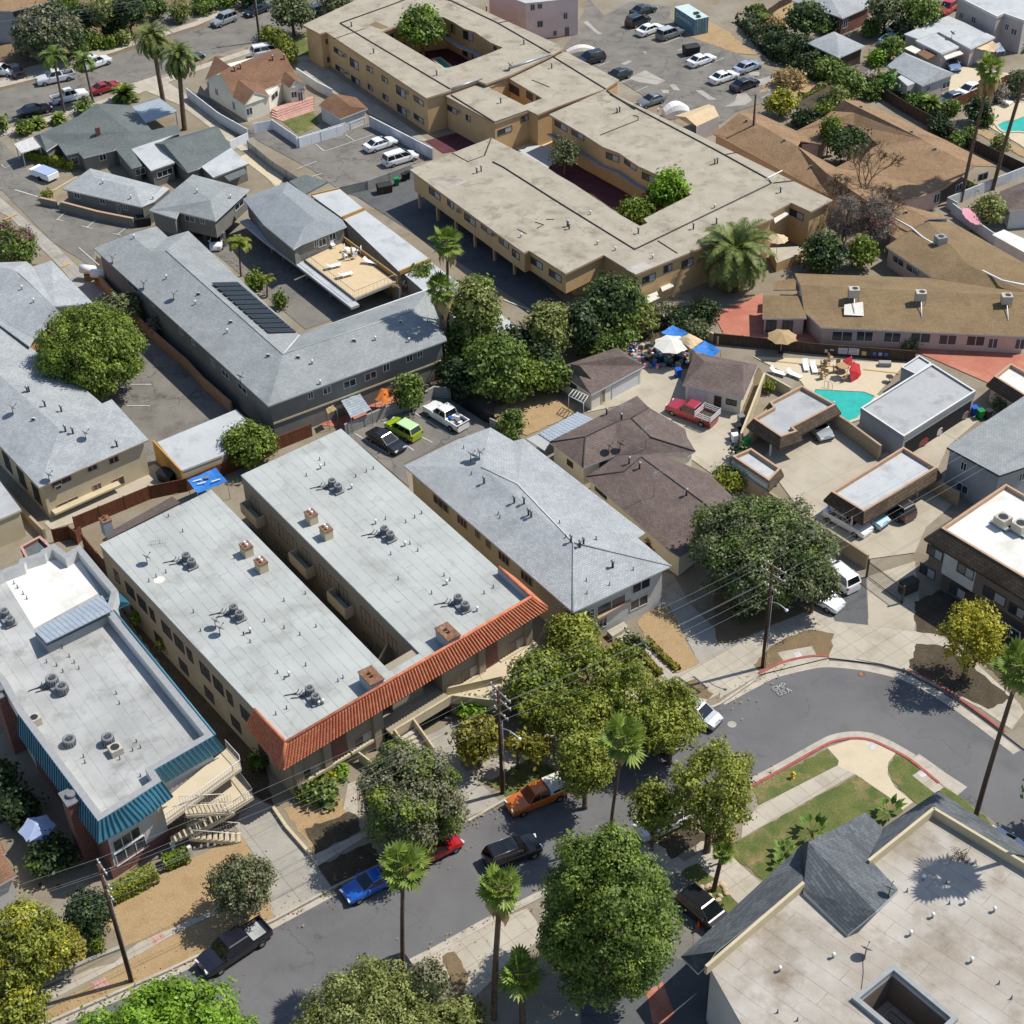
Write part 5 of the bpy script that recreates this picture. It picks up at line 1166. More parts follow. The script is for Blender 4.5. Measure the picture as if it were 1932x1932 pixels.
bd=skirted('apartment_building','brown apartment block with white roof and dark shake mansard beside the street bend',td,zt,.95,1.2,'st_taupe','roof_white',cat='building')
f0=inset(bd.out,.5);mb=MB();mb.prism(f0,2.5,zt-1.1);mb.build('wall','st_taupe',bd.root);bd.foot=f0;bd.h=zt-1.0
f1=inset(bd.out,1.6);mb=MB();mb.prism(f1,-.05,2.5);mb.build('ground_floor_wall','st_taupe',bd.root)
i0=min(range(len(f0)),key=lambda k:(f0[k]-at('c5',1240,300,5)).length);
wins(bd,'c5','1310,345,1410,290;1265,475,1360,400;1505,470,1610,400;1455,605,1555,530;1675,660,1810,530;1840,740,1932,640',frame='trim_dark',pane='half',minh=1.1)
wins(bd,'c5','1660,700,1700,650;1790,880,1900,770',frame='trim_white',minh=1.2)
ne=nearest_edge(bd,'c5',1480,480)
if ne:
 _,p0,p1,tcx,zc=ne;sa=onwall('c5',1405,420,p0,p1)[0];sb=onwall('c5',1600,560,p0,p1)[0];sa,sb=sorted((sa,sb))
 mb=MB();wbox(mb,p0,p1,sa,sb,2.5,zt-1.1,-.05,.008);mb.build('white_wall_panel','st_white',bd.root)
zb,zp=6.2,6.9
rb_=P('d3','340,760 820,350 1130,240 1470,0 d3: 1500,-35 2238,560 2238,1300 900,1300 560,1060',zb)
foot=P('d3','300,780 850,300 1010,20 1150,160 1470,-70 1520,-70 2400,500 2400,1500 700,1500',zb)
bb=new_building('apartment_building','large pale flat-roofed block with charcoal shingle slopes and an open stairwell, bottom right','building',rb_)
hole=P('d3','1100,940 1272,800 1560,1040 1400,1190',zb)
outr=P('d3','345,765 820,352 1150,235 1470,0 2330,520 2330,1400 700,1400',zb)
def holed_face(mb,outer,hole,z,m=0,flip=False):
 def orient(p,ccw):
  a_=sum(a.x*c.y-c.x*a.y for a,c in zip(p,p[1:]+p[:1]));return p if(a_>0)==ccw else p[::-1]
 O,I=orient(outer,True),orient(hole,False);ko,ki=min(((i,j)for i in range(len(O))for j in range(len(I))),key=lambda t:(O[t[0]]-I[t[1]]).length)
 c=O[ko:]+O[:ko+1]+I[ki:]+I[:ki+1];mb.face([Vector((p.x,p.y,z))for p in c],m);return O,I
mb=MB();O,I=holed_face(mb,outr,hole,zb,0);mb.build('roof','roof_beige',bb.root,uang=ang(outr[3],outr[4]))
mb=MB()
for lp,h0 in((inset(O,.1),-.05),(I,.2)):
 for i in range(len(lp)):p,q=lp[i],lp[(i+1)%len(lp)];mb.face([Vector((p.x,p.y,h0)),Vector((q.x,q.y,h0)),Vector((q.x,q.y,zb-.01)),Vector((p.x,p.y,zb-.01))])
mb.build('wall','st_white',bb.root)
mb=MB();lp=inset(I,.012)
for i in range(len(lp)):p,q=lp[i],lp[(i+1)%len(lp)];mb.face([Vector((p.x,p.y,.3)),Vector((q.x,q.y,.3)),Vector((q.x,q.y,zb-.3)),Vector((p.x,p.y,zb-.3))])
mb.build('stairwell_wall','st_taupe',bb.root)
mb=MB();hh=inset(hole,-.35)
for k in range(4):j=(k+1)%4;mb.prism([hole[k],hole[j],hh[j],hh[k]],zb-.02,zb+.35)
mb.build('stairwell_kerb','trim_grey',bb.root)
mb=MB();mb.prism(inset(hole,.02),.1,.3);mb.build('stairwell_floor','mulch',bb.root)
wk=inset(hole,.02);wi=inset(hole,1.1);mb=MB()
for k in(0,1,3):j=(k+1)%4;mb.prism([wk[k],wk[j],wi[j],wi[k]],3.0,3.2)
mb.build('stairwell_walkway','concrete_old',bb.root)
class _B:pass
_b=_B();_b.root=bb.root
rail(_b,[Vector((p.x,p.y,3.2))for p in(wi[3],wi[0],wi[1],wi[2])],1.0,'black',.18)
ez,pz=4.9,7.0
V=dict(a=at('d3',203,715,ez),b=at('d3',290,803,ez),c=at('d3',382,690,pz),d=at('d3',822,340,pz),e=at('d3',800,165,5.3),k=at('d3',330,765,pz-.3))
roofmesh(V,[['a','e','d','c'],['a','b','k','c'][:4]],'sh_char',bb.root,'trim_white',.15,'shingle_slope')
V=dict(e=at('d3',800,160,5.4),f=at('d3',860,150,8.3),g=at('d3',1135,-10,5.6),h=at('d3',1218,68,5.4),i=at('d3',1165,235,6.6),j=at('d3',1300,380,6.6),r=at('d3',1185,490,8.0),l=at('d3',1250,425,6.7),m=at('d3',1045,605,6.5),n=at('d3',820,385,6.6),f2=at('d3',845,140,7.6))
roofmesh(V,[['f2','g','h','i','j','r'],['e','f2','r','m','n'],['r','j','l'],['r','l','m']],'sh_char',bb.root,'trim_white',.15,'gable_roof')
mb=MB();mb.face([V[k]-Vector((0,0,.16))for k in('l','m','r')]);q=[V['n'],V['m']];mb.prism([V['n'],V['m'],V['l'],V['j'],V['i']],zb-.05,6.45);mb.prism(inset([V[k]for k in('e','g','h','i','n')],.5),0,5.2);mb.build('gable_wall','st_white',bb.root)
V=dict(a=at('d3',1218,70,5.2),b=at('d3',1500,-120,5.2),c=at('d3',2330,420,5.2),d=at('d3',2330,480,7.0),e=at('d3',1478,-32,7.0),f=at('d3',1150,232,7.0))
roofmesh(V,[['a','b','e','f'],['b','c','d','e']],'sh_char',bb.root,'trim_white',.15,'shingle_slope')
for a,c in((V['e'],V['d']),(V['f'],V['e']),(at('d3',330,765,pz),at('d3',822,342,pz))):mb=MB();quadwall(mb,[Vector((a.x,a.y,zb-.05)),Vector((c.x,c.y,zb-.05))],pz-zb+.08,.22);mb.build('parapet','st_cream',bb.root)
# ---- houses at the far right and left
z=3.0
q=P('a4','1085,240 1395,110 1560,180 1730,262 1555,345 1330,225 1180,275',3.0);hA=flat('flat_roofed_house','pale flat-roofed house wrapping behind a white-walled carport','house',q,3.0,'st_lilac','roof_pale',.2,fascia='trim_white')
q=P('a4','1165,285 1300,228 1475,330 1350,378',2.9);hB=flat('flat_roofed_house','small square flat roof by the brown shade sail','house',q,2.9,'st_lilac','roof_pale',.15,fascia='trim_white')
slab(hB,'carport_roof',P('a4','1355,385 1480,358 1505,378 1380,420',2.3),2.2,2.3,'cloth_white');slab(hB,'shade_sail',P('a4','1175,375 1265,330 1335,375 1250,420',2.4),2.35,2.4,'sh_brown');slab(hB,'white_shelter',P('a4','1085,340 1140,320 1210,350 1165,378',2.2),2.1,2.2,'cloth_white')
q=P('a4','1460,-20 1740,122 1790,100 1932,150 2100,60 1900,-100',5.2);hC=flat('flat_roofed_house','two-storey lilac-grey flat-roofed house in the top right corner','house',q,5.2,'st_lilac','roof_pale',.1,parapet=.15,fascia='trim_white')
wins(hC,'a4','1478,135,1500,85;1565,165,1590,115;1845,250,1880,200;1800,205,1825,175;1890,10,1891,11',frame='trim_white',minh=1.0)
V=dict(a=at('a4',960,465,2.9),b=at('a4',1085,368,2.9),c=at('a4',1442,520,2.9),d=at('a4',1345,490,3.2),e=at('a4',1212,606,2.9),r=at('a4',1100,385,4.0),s=at('a4',1345,492,4.0))
hD=hip('grey_house','lilac-grey gabled house with grey shingle roof beside parked cars and banana plants','house',dict(a=V['a'],b=V['b'],c=V['c'],e=V['e'],r=V['r'],s=V['s']),[['a','r','s','e'],['r','b','c','s'],['a','b','r'],['s','c','e']],'abce','st_lilac','sh_light',.3)
q=P('a4','1040,540 1090,515 1180,575 1110,602',2.9);slab(hD,'annex',q,-.05,2.8,'st_lilac','roof_pale')
wins(hD,'a4','1350,630,1410,570;1120,720,1160,670;1245,640,1265,610',frame='trim_white',minh=1.0)
V=dict(a=at('a4',400,302,2.9),b=at('a4',590,222,2.9),c=at('a4',812,325,2.9),d=at('a4',625,408,2.9),r=at('a4',612,262,3.9))
hip('garage','grey pyramid-roofed outbuilding among dark ivy','garage',V,['abr','bcr','cdr','dar'],'abcd','wood_dark','sh_light',.4)
V=dict(a=at('a4',290,5,3),b=at('a4',500,-80,3),c=at('a4',870,-60,3),d=at('a4',845,45,3),e=at('a4',650,130,3),f=at('a4',545,20,3.2),g=at('a4',585,105,3),r=at('a4',560,-20,4))
hE=hip('grey_house','brick house with light grey roof at the top edge behind the round tree','house',dict(a=V['a'],b=V['b'],c=V['c'],d=V['d'],e=V['e'],g=V['g'],r=V['r']),[['a','b','r'],['b','c','d','r'],['d','e','r'],['a','r','e','g']],'abcdeg','brick','sh_light',.3)
wins(hE,'a4','650,205,690,130;610,205,628,145',frame='trim_white',minh=1.2)
V=dict(a=at('a4',700,470,2.0),b=at('a4',760,450,2.4),c=at('a4',845,490,2.0),d=at('a4',770,545,2.0));hip('shed','small brown-roofed shed in the ivy behind the fence','shed',V,['abcd'],'abcd','st_lilac','sh_plum',.2)
V=dict(a=at('b2',1785,605,2.8),b=at('b2',2100,480,3.6),c=at('b2',2100,700,2.8),d=at('b2',1840,720,2.8),r=at('b2',1990,590,3.9));hip('brown_house','plum-roofed house with white gable at the right edge behind the white wall','house',V,['abr','bcr','cdr','dar'],'abcd','st_white','sh_plum',.3)
q=P('b2','1740,865 1810,835 2000,920 2000,1010',2.5);flat('patio_cover','white rust-stained flat patio cover against the white wall','patio cover',q,2.5,'st_white','roof_white',.3)
q=P('a1','-150,30 60,60 300,5 330,-60 -100,-90',5.6)
V=dict(a=at('a1',-160,60,5.4),b=at('a1',60,62,5.4),c=at('a1',315,0,5.4),d=at('a1',300,-120,5.4),e=at('a1',-160,-120,5.4),r=at('a1',0,-20,6.3),s=at('a1',160,-60,6.3))
hF=hip('two_storey_house','pale blue two-storey house with tan roof in the top left corner','house',V,[['a','b','s','r'],['b','c','s'],['c','d','e','r','s'],['a','r','e']],'abcde','st_bluegrey','sh_tan',.4)
wins(hF,'a1','70,80,155,35;210,45,280,5',frame='trim_white',minh=1.0)
V=dict(a=at('c2',-220,1180,3.0),b=at('c2',0,1085,3.0),c=at('c2',42,1170,3.0),d=at('c2',22,1185,3.0),e=at('c2',118,1330,3.0),f=at('c2',-220,1520,3.0),r=at('c2',-90,1270,3.7))
hG=hip('brown_house','low house with rust-brown roof and white gutter at the left edge','house',V,[['a','b','r'],['b','c','d','r'],['d','e','r'],['e','f','r'],['f','a','r']],'abcdef','st_white','sh_brown',.35)
q=P('b3','-200,620 -30,480 120,680 -150,800',3.4);flat('flat_annex','low flat-roofed annex beside the cream block at the left edge','building',q,3.4,'st_cream','roof_smudge',.15)
q=P('b3','110,885 225,822 285,880 285,900 150,960',2.6);flat('brick_enclosure','small flat roofed enclosure with pink brick rim behind the white roof','building',q,2.2,'brick','sh_dark',.05,parapet=.35,ptop='brick_paving',pw=.25)
V=dict(a=at('b3',575,850,3.6),b=at('b3',640,790,3.6),c=at('b3',970,605,3.6),d=at('b3',1015,640,5.4),e=at('b3',600,850,5.4))
roofmesh(V,[['a','b','c','d','e']],'sh_plum',b1.root,'trim_dark',.15,'lean_to_roof')
# --- vegetation
import numpy as np
LEAF={}
for k_,a_,b_,c_ in(('camphor','3f431a','7f8731','babd5c'),('round','2f3d14','64772a','a3b24c'),('bright','3a5414','72942a','a8c648'),('dark','18240f','36472a','647645'),('pepper','2f361e','646d46','a3a97e'),('olive','44452f','77775a','aaa686'),('feather','434b22','7d8444','b2b577'),('yellow','5c5b12','a39d30','d2c95c'),('leafy','2c3b19','5f742f','9cae5c'),('dry','5f564c','7d7368','9a9086'),('magenta','6e3a55','8f4a6c','5a6430'),('fan','44571f','6d8230','a3b25c'),('date','3f4d22','667238','98a05e'),('hedge','4a581c','767f2c','9fa244'),('banana','3c5a24','5d7f34','8ba655'),('gold','4c4c14','837f2c','afa552'),('straw','8a744c','a58d60','bfa878'),('red','6a2230','84303c','5a4a3a'),('fruit','c9761c','d98a28','b5651a')):
 LEAF[k_]=leafmat('leaf_'+k_,a_,b_,c_)
def np_mesh(name,verts,nper,mat):
 """verts: (n*nper,3) array, faces of nper corners each"""
 me=bpy.data.meshes.new(name);nv=len(verts);nf=nv//nper
 me.vertices.add(nv);me.loops.add(nv);me.polygons.add(nf)
 me.vertices.foreach_set('co',verts.astype(np.float32).ravel());me.loops.foreach_set('vertex_index',np.arange(nv,dtype=np.int32))
 me.polygons.foreach_set('loop_start',np.arange(0,nv,nper,dtype=np.int32))
 me.update(calc_edges=True);me.materials.append(mat);return me
def leaf_quads(rng,pos,nrm,size,asp=1.7):
 n=len(pos);r=rng.normal(size=(n,3));u=np.cross(nrm,r);u/=np.linalg.norm(u,axis=1)[:,None]+1e-9;v=np.cross(nrm,u)
 s=(size*rng.uniform(.65,1.35,n))[:,None]
 a=pos-u*s*asp*.5;c=pos+u*s*asp*.5;b=pos+v*s*.5-nrm*s*.12;d=pos-v*s*.5-nrm*s*.12
 return np.stack([a,b,c,d],1).reshape(-1,3)
def puff_leaves(rng,blobs,n,size,lift=.35,shell=(.7,1.1),rand=.55):
 """leaves spread over the outer part of many small puffs"""
 w=np.array([b[1]**2 for b in blobs]);ix=rng.choice(len(blobs),n,p=w/w.sum())
 c=np.array([b[0]for b in blobs])[ix];r=np.array([b[1]for b in blobs])[ix];fl=np.array([b[2]if len(b)>2 else 1.0 for b in blobs])[ix]
 d=rng.normal(size=(n,3));d/=np.linalg.norm(d,axis=1)[:,None]
 low=d[:,2]<-.35;d[low,2]*=rng.uniform(-.6,1,low.sum())
 rr=r*rng.uniform(shell[0],shell[1],n)**.7
 rr=rr*np.where(rng.random(n)<.16,rng.uniform(1.05,1.45,n),1)
 off=d*rr[:,None];off[:,2]*=fl
 k=max(1,n//9);tw=np.arange(n)%k
 off=off[tw]+(c[tw]-c)+rng.normal(size=(n,3))*(size*1.25);d=d[tw]
 nr=d+rng.normal(size=(n,3))*rand*.6+np.array([0,0,lift]);nr/=np.linalg.norm(nr,axis=1)[:,None]
 return c+off,nr
def limb_tube(mb,a,b,r0,r1,wob=.08,n=6,seed=0):
 rg=random.Random(seed);L=(b-a).length;pts=[]
 for i in range(5):
  t=i/4;p=a.lerp(b,t);
  if 0<i<4:p=p+Vector((rg.uniform(-1,1),rg.uniform(-1,1),0))*wob*L
  pts.append(p)
 mb.tube(pts,r0,n,0,r1)
NT=[0]
def px_m(s,p):return mpp(p)*.86327/SHEET[s][2]
def tree(name,label,cat,s,cx,cy,hw,hh,leaf,clear=1.2,ls=.24,dens=1.0,puffs=22,pr=.4,bark='bark',group=None,drop=0.0,fl=.8,zmin=.45,trunk=True,second=None,rough=.2):
 NT[0]+=1;rng=np.random.default_rng(NT[0]*17+3);rg=random.Random(NT[0]*31)
 zc=clear+2.5
 for _ in range(4):
  c=at(s,cx,cy,zc);k=px_m(s,c);rx=hw*k;al=math.atan2(CAM_H-zc,math.hypot(c.x,c.y));hm=hh*k
  rz=math.sqrt(max(hm*hm-(rx*math.sin(al))**2,(zmin*rx)**2))/math.cos(al);rz=min(rz,2.2*rx);zc=clear+rz
 base=Vector((c.x,c.y,0));root=thing(name,label,cat,base,group)
 Rm=(rx*rx*rz)**(1/3);blobs=[]
 for i in range(puffs):
  zz=1-1.75*(i+.5)/puffs;th=i*2.39996+rg.uniform(-.3,.3);q=math.sqrt(max(0,1-zz*zz));f=(1-pr*.8)*rg.uniform(.9-rough*.25,1.05)
  if drop and rg.random()<drop:continue
  blobs.append(((rx*q*math.cos(th)*f,rx*q*math.sin(th)*f,zc+rz*zz*f),Rm*pr*rg.uniform(.7,1.2),fl))
 if not drop:blobs.append(((0,0,zc),Rm*.55,1))
 area=sum(4*math.pi*b[1]**2 for b in blobs);n=int(min(70000,max(250,area/(ls*ls)*1.25*dens)))
 n2=int(n*(second[1]if second else 0))
 pos,nr=puff_leaves(rng,blobs,n-n2,ls)
 me=np_mesh('crown',leaf_quads(rng,pos,nr,ls),4,LEAF[leaf]);o=bpy.data.objects.new('crown',me);COL.objects.link(o);o.parent=root
 if second:
  pos,nr=puff_leaves(rng,blobs[::3]if second[2]else blobs,n2,ls,shell=(.85,1.15));me=np_mesh('blossom' if second[3]else 'new_growth',leaf_quads(rng,pos,nr,ls),4,LEAF[second[0]]);o=bpy.data.objects.new(me.name,me);COL.objects.link(o);o.parent=root
 if trunk:
  mb=MB();tr=max(.08,min(.4,rx*.08));fork=base+Vector((0,0,max(.4,clear*.9)))
  limb_tube(mb,base-Vector((0,0,.1)),fork,tr*1.25,tr*.9,.02,8,NT[0])
  for j in rg.sample(range(len(blobs)),min(8,len(blobs))):
   limb_tube(mb,fork,base+Vector(blobs[j][0]),tr*.6,.03,.1,5,j)
  mb.build('trunk',bark,root)
 return root
def hedge(name,label,cat,pts,w,h,leaf,ls=.2,dens=1.0,group=None,flat=True,z=.1):
 NT[0]+=1;rng=np.random.default_rng(NT[0]*13);c=sum(pts,Vector())/len(pts);c.z=0;root=None
 P_,N_=[],[]
 for a,b in zip(pts,pts[1:]):
  L=(b-a).length;n=int(max(30,(L+w)*(w+2*h)/(ls*ls)*2.2*dens));t=rng.uniform(0,1,n);d=(b-a)/L;e=np.array((-d.y,d.x,0))
  q=rng.uniform(-1,1,n);side=rng.random(n)<(2*h)/(w+2*h);off=np.where(side,np.sign(q)*w/2*rng.uniform(.85,1.1,n),q*w/2);hh=np.where(side,rng.uniform(0,h,n),h*rng.uniform(.88,1.08,n))
  pp=np.array((a.x,a.y,0))+np.outer(t,np.array((d.x,d.y,0)))*L+np.outer(off,e);m_=1 if flat else.55+.45*np.sin(t*L*.9+c.x)*np.sin(t*L*.37+1);pp[:,2]=hh*m_+z
  nn=np.where(side[:,None],np.outer(np.sign(q),e),np.array((0,0,1.0)))+rng.normal(size=(n,3))*.5;nn/=np.linalg.norm(nn,axis=1)[:,None]
  P_.append(pp);N_.append(nn)
 pos,nr=np.concatenate(P_),np.concatenate(N_)
 me=np_mesh(name,leaf_quads(rng,pos-np.array(c),nr,ls),4,LEAF[leaf]);o=bpy.data.objects.new(name,me);COL.objects.link(o);o.location=c
 return tag(o,label,cat,group)
def hgt(s,bx,by,tx,ty,s2=None):
 p=at(s,bx,by);d=ray(s2 or s,tx,ty);return CAM_H+d.z*math.hypot(p.x,p.y)/math.hypot(d.x,d.y)
def fan_crown(seed,n=31,rad=1.95):
 rg=random.Random(seed);V=[]
 for i in range(n):
  el=math.radians(78-125*(i/n)**.9+rg.uniform(-8,8));az=i*2.39996+rg.uniform(-.2,.2)
  d=Vector((math.cos(az)*math.cos(el),math.sin(az)*math.cos(el),math.sin(el)));side=Vector((-math.sin(az),math.cos(az),0));nrm=d.cross(side)*-1
  rad_=rad*rg.uniform(.72,1.12);pl=rad_*rg.uniform(.4,.56);tip=d*pl+Vector((0,0,-.05));w=.03
  V+=[side*w,-side*w,tip-side*w,tip+side*w]
  bl=rad_*rg.uniform(.48,.62);ns=13
  for k in range(ns):
   a0=math.radians(-105+210*k/ns);a1=math.radians(-105+210*(k+1)/ns);am=(a0+a1)/2
   f=lambda a,r,z:tip+(d*math.cos(a)+side*math.sin(a))*r+nrm*z-Vector((0,0,.22*r*r/rad))
   L=bl*(1-.18*abs(am))*rg.uniform(.88,1.08)
   V+=[tip,f(a0,L*.62,-.03),f(am,L,-.12*L),f(a1,L*.62,.03)]
 return np.array([tuple(v)for v in V])
def skirt(seed,n=44,L=1.7,rad=.95):
 rg=random.Random(seed);V=[]
 for i in range(n):
  az=rg.uniform(0,6.283);out=Vector((math.cos(az),math.sin(az),0));side=Vector((-out.y,out.x,0));z0=rg.uniform(-.9,.05)-.25;l=L*rg.uniform(.55,1.1);r0=.15;r1=rad*rg.uniform(.4,1)
  a=out*r0+Vector((0,0,z0));b=out*r1+Vector((0,0,z0-l*.45));c=out*(r1*.8)+Vector((0,0,z0-l));w=rg.uniform(.1,.28)
  V+=[a,b-side*w,c,b+side*w]
 return np.array([tuple(v)for v in V])
def pinnate_crown(seed,n,L,droop,leaf_l,el_hi=80,el_lo=-35,nleaf=26,wleaf=.07):
 rg=random.Random(seed);V=[]
 for i in range(n):
  el=math.radians(el_hi-(el_hi-el_lo)*(i/n)**.85+rg.uniform(-7,7));az=i*2.39996+rg.uniform(-.25,.25);out=Vector((math.cos(az),math.sin(az),0));side=Vector((-out.y,out.x,0));l=L*rg.uniform(.85,1.08)
  pts=[];p=Vector((0,0,0));e=el
  for k in range(9):pts.append(p.copy());p+=(out*math.cos(e)+Vector((0,0,math.sin(e))))*l/8;e-=droop/8*(1+k*.15)
  for k in range(8):
   w=.04;V+=[pts[k]-side*w,pts[k]+side*w,pts[k+1]+side*w,pts[k+1]-side*w]
  for k in range(nleaf):
   t=.12+.88*k/nleaf;q=t*8;i0=min(7,int(q));b=pts[i0].lerp(pts[i0+1],q-i0);tg=(pts[i0+1]-pts[i0]).normalized();ll=leaf_l*math.sin(math.pi*min(1,.15+t*.83))**.6
   for sg in(1,-1):
    up=side.cross(tg)*(1 if side.cross(tg).z>0 else-1);dd=(side*sg*.8+tg*.55+up*.25-Vector((0,0,.25))).normalized()
    V+=[b-tg*wleaf,b+tg*wleaf,b+dd*ll+tg*wleaf*.3,b+dd*ll-tg*wleaf*.3]
 return np.array([tuple(v)for v in V])
FANS=[np_mesh('crown',fan_crown(s_),4,LEAF['fan'])for s_ in(1,2,3)];SKIRTS=[np_mesh('dead_frond_skirt',skirt(s_),4,LEAF['straw'])for s_ in(4,5)]
def addm(name,me,root,z,sc=1,rz=0,t=Vector((0,0,0))):
 o=bpy.data.objects.new(name,me);COL.objects.link(o);o.parent=root;o.location=(t.x,t.y,z);o.scale=(sc,)*3;o.rotation_euler=(.12*math.sin(rz*3),.12*math.cos(rz*5),rz);return o
def palm(label,s,cx,cy,h,kind='fan',sc=1.0,r=.17,base=None,group=None,name='fan_palm',sk=1.0,bulge=None):
 if base:h=h or hgt(s,base[0],base[1],cx,cy);p=at(s,*base)
 else:p=at(s,cx,cy,h)
 t=at(s,cx,cy,h);p=Vector((p.x,p.y,0));t=Vector((t.x-p.x,t.y-p.y,0));root=thing(name,label,'palm tree',p,group);NT[0]+=1;i=NT[0]
 mb=MB();mb.tube([p+t*(z/h if z>0 else 0)**1.3+Vector((0,0,z))for z in(-.1,.35,h*.3,h*.55,h*.8,h)],r*1.25,9,0,r*.85);mb.build('trunk','palm_trunk',root)
 if kind=='fan':
  addm('crown',FANS[i%3],root,h,sc,i,t)
  if sk:addm('dead_frond_skirt',SKIRTS[i%2],root,h+.1,sc*sk,i,t)
 else:addm('crown',kind,root,h,sc,i,t)
 return root,h
palm('tall skinny fan palm with bright crown over the street beside the blue car','c7',835,330,0,base=(838,1075),sc=1.0,r=.15,sk=.8)
palm('leaning fan palm with long brown dead skirt on the near pavement','c7',1470,470,0,base=(1425,1330),sc=.95,r=.2,sk=1.3)
palm('lowest bright fan palm at the bottom edge, right of the leaning palm','c7',1600,1030,6.5,sc=.95,r=.2,sk=.9)
palm('fan palm rising out of the big street tree with its thin trunk crossing the road','d1',1080,190,0,base=(985,870),sc=1.05,r=.12,sk=.9)
palm('small fan palm ringed by tan stones on the lawn strip','d1',1725,930,0,base=(1665,1185),sc=.55,r=.17,sk=.9)
palm('upper of the two fan palms beside the L-shaped grey roof','a6',1230,330,0,base=(1240,985),sc=1.1,r=.16,sk=1.0)
palm('lower of the two fan palms, with long straw skirt, beside the L-shaped grey roof','a6',1195,590,0,base=(1208,1045),sc=1.0,r=.2,sk=1.45)
palm('very tall fan palm with full crown above the kidney pool at right','a4',1700,480,0,base=(1485,1430),sc=1.1,r=.2,sk=1.5)
palm('very tall fan palm at the right edge whose bare trunk crosses the kidney pool','a4',2020,300,0,base=(1710,1345),sc=1.1,r=.22,sk=1.0)
palm('tall fan palm at the street bend casting its shadow on the pale flat roof','D',1926,1258,16.5,base=(1837,1554),sc=1.1,r=.18,sk=.9)
DATE=np_mesh('crown',pinnate_crown(11,84,3.9,1.35,.6,82,-50),4,LEAF['date']);QUEEN=np_mesh('crown',pinnate_crown(12,17,2.6,1.7,.75,75,-10,24),4,LEAF['leafy']);KING=np_mesh('crown',pinnate_crown(13,11,1.7,1.5,.5,75,5,18),4,LEAF['hedge']);SAGO=np_mesh('crown',pinnate_crown(14,40,2.0,1.1,.4,85,5),4,LEAF['round'])
def fruit(root,h,r,n=5,z=-.5):
 rng=np.random.default_rng(n);bl=[((r*math.cos(i*2.4),r*math.sin(i*2.4),h+z+.2*(i%2)),.32,1.4)for i in range(n)];pos,nr=puff_leaves(rng,bl,260,.12);addm('fruit_cluster',np_mesh('fruit_cluster',leaf_quads(rng,pos,nr,.14),4,LEAF['fruit']),root,0)
rt,h=palm('left taller date palm with orange fruit above the grey cottage','a1',855,215,0,DATE,.95,.3,(925,605),name='date_palm');fruit(rt,h,.9)
rt,h=palm('right date palm beside the white vinyl fence, close to its taller twin','a1',1005,320,0,DATE,.95,.32,(1040,735),name='date_palm')
rt,h=palm('huge spreading date palm in front of the largest peach block','b1',1310,905,5.2,DATE,1.42,.5,name='date_palm');fruit(rt,h,.9,4,-.2)
palm('feathery queen palm at the kerb left of the red car','a1',300,320,0,QUEEN,1.1,.16,(365,640),name='queen_palm');palm('feathery queen palm at the kerb beside the red car','a1',470,340,0,QUEEN,1.0,.15,(525,580),name='queen_palm')
palm('small yellow-green palm in the grey court by the open carport','a5',1345,470,0,KING,1.1,.1,(1358,660),name='small_palm');palm('smallest palm in the grey court, beside the solar roof','a5',1503,670,0,KING,.75,.09,(1505,775),name='small_palm')
palm('low bushy palm in front of the shaded cottage roof','a1',700,540,1.0,SAGO,1.25,.3,name='low_palm');palm('low palm clump in the front bed left of the grey cottage','a1',210,700,.6,SAGO,.8,.2,name='low_palm');palm('low palm clump by the kerb in front of the grey cottage','a1',330,675,.6,SAGO,.8,.2,name='low_palm')
palm('banana-like palm beside the red wooden fence at top right','a4',1270,740,1.6,SAGO,1.0,.15,name='low_palm')
T=tree
for lab,x,y,hw,hh,cl in(('yellow-green street tree, upper crown beside the white block walkway',960,990,190,170,1.2),('yellow-green street tree in the middle of the street grove',760,1050,230,210,1.6),('broad yellow-green street tree right of the grove middle',1060,1190,270,240,1.8),('yellow-green street tree just above the fan palm crown',700,1340,250,220,2.0),('yellow-green street tree at the right end of the grove by the silver car',1330,1240,200,190,2.2),('yellow-green street tree over the parked pale car',1150,1400,250,200,2.2),('yellow-green street tree at the left end of the grove by the lamp pole',430,1310,180,170,1.6)):T('camphor_tree',lab,'tree','c4',x,y,hw,hh,'camphor',cl,.16,.8,44,.22,drop=.08,group='street trees of the grove',rough=.7,second=('round',.3,True,False))
T('camphor_tree','rounded green tree between the tiled block and the big street tree','tree','c4',640,780,205,175,'camphor',1.4,.2,1.0,26,.34)
T('camphor_tree','green tree on the slope above the big street tree by the terrace','tree','c4',390,1090,240,220,'round',1.2,.2,1.0,30,.32,second=('camphor',.5,True,False))
T('camphor_tree','yellow-green lobe of street tree overhanging the silver parked car','tree','d1',1390,110,210,170,'camphor',2.6,.16,.9,26,.32,rough=.5)
T('camphor_tree','yellow-green tree clump directly behind the orange pickup','tree','d1',830,350,190,220,'camphor',2.2,.16,1.0,34,.3,rough=.5)
T('camphor_tree','small yellow-green tree beside the utility pole with the street lamp','tree','d1',130,200,145,150,'gold',1.2,.22,1.0,18,.38);T('shrub','bright lime shrub against the entrance balustrade','shrub','c3',1480,560,95,70,'bright',.2,.2,1.1,12,.45)
T('camphor_tree','little yellow-green tree just right of the street lamp arm','tree','d1',520,260,90,85,'gold',2.0,.22,.9,12,.42);T('camphor_tree','tiny yellow-green crown under the street lamp head','tree','d1',385,220,60,70,'gold',2.2,.22,.9,10,.45)
T('bottlebrush_tree','broad grey-green tree in front of the clay-tile facade','tree','c3',1090,1090,330,330,'olive',1.3,.14,1.2,60,.22,second=('round',.45,True,False),rough=.35)
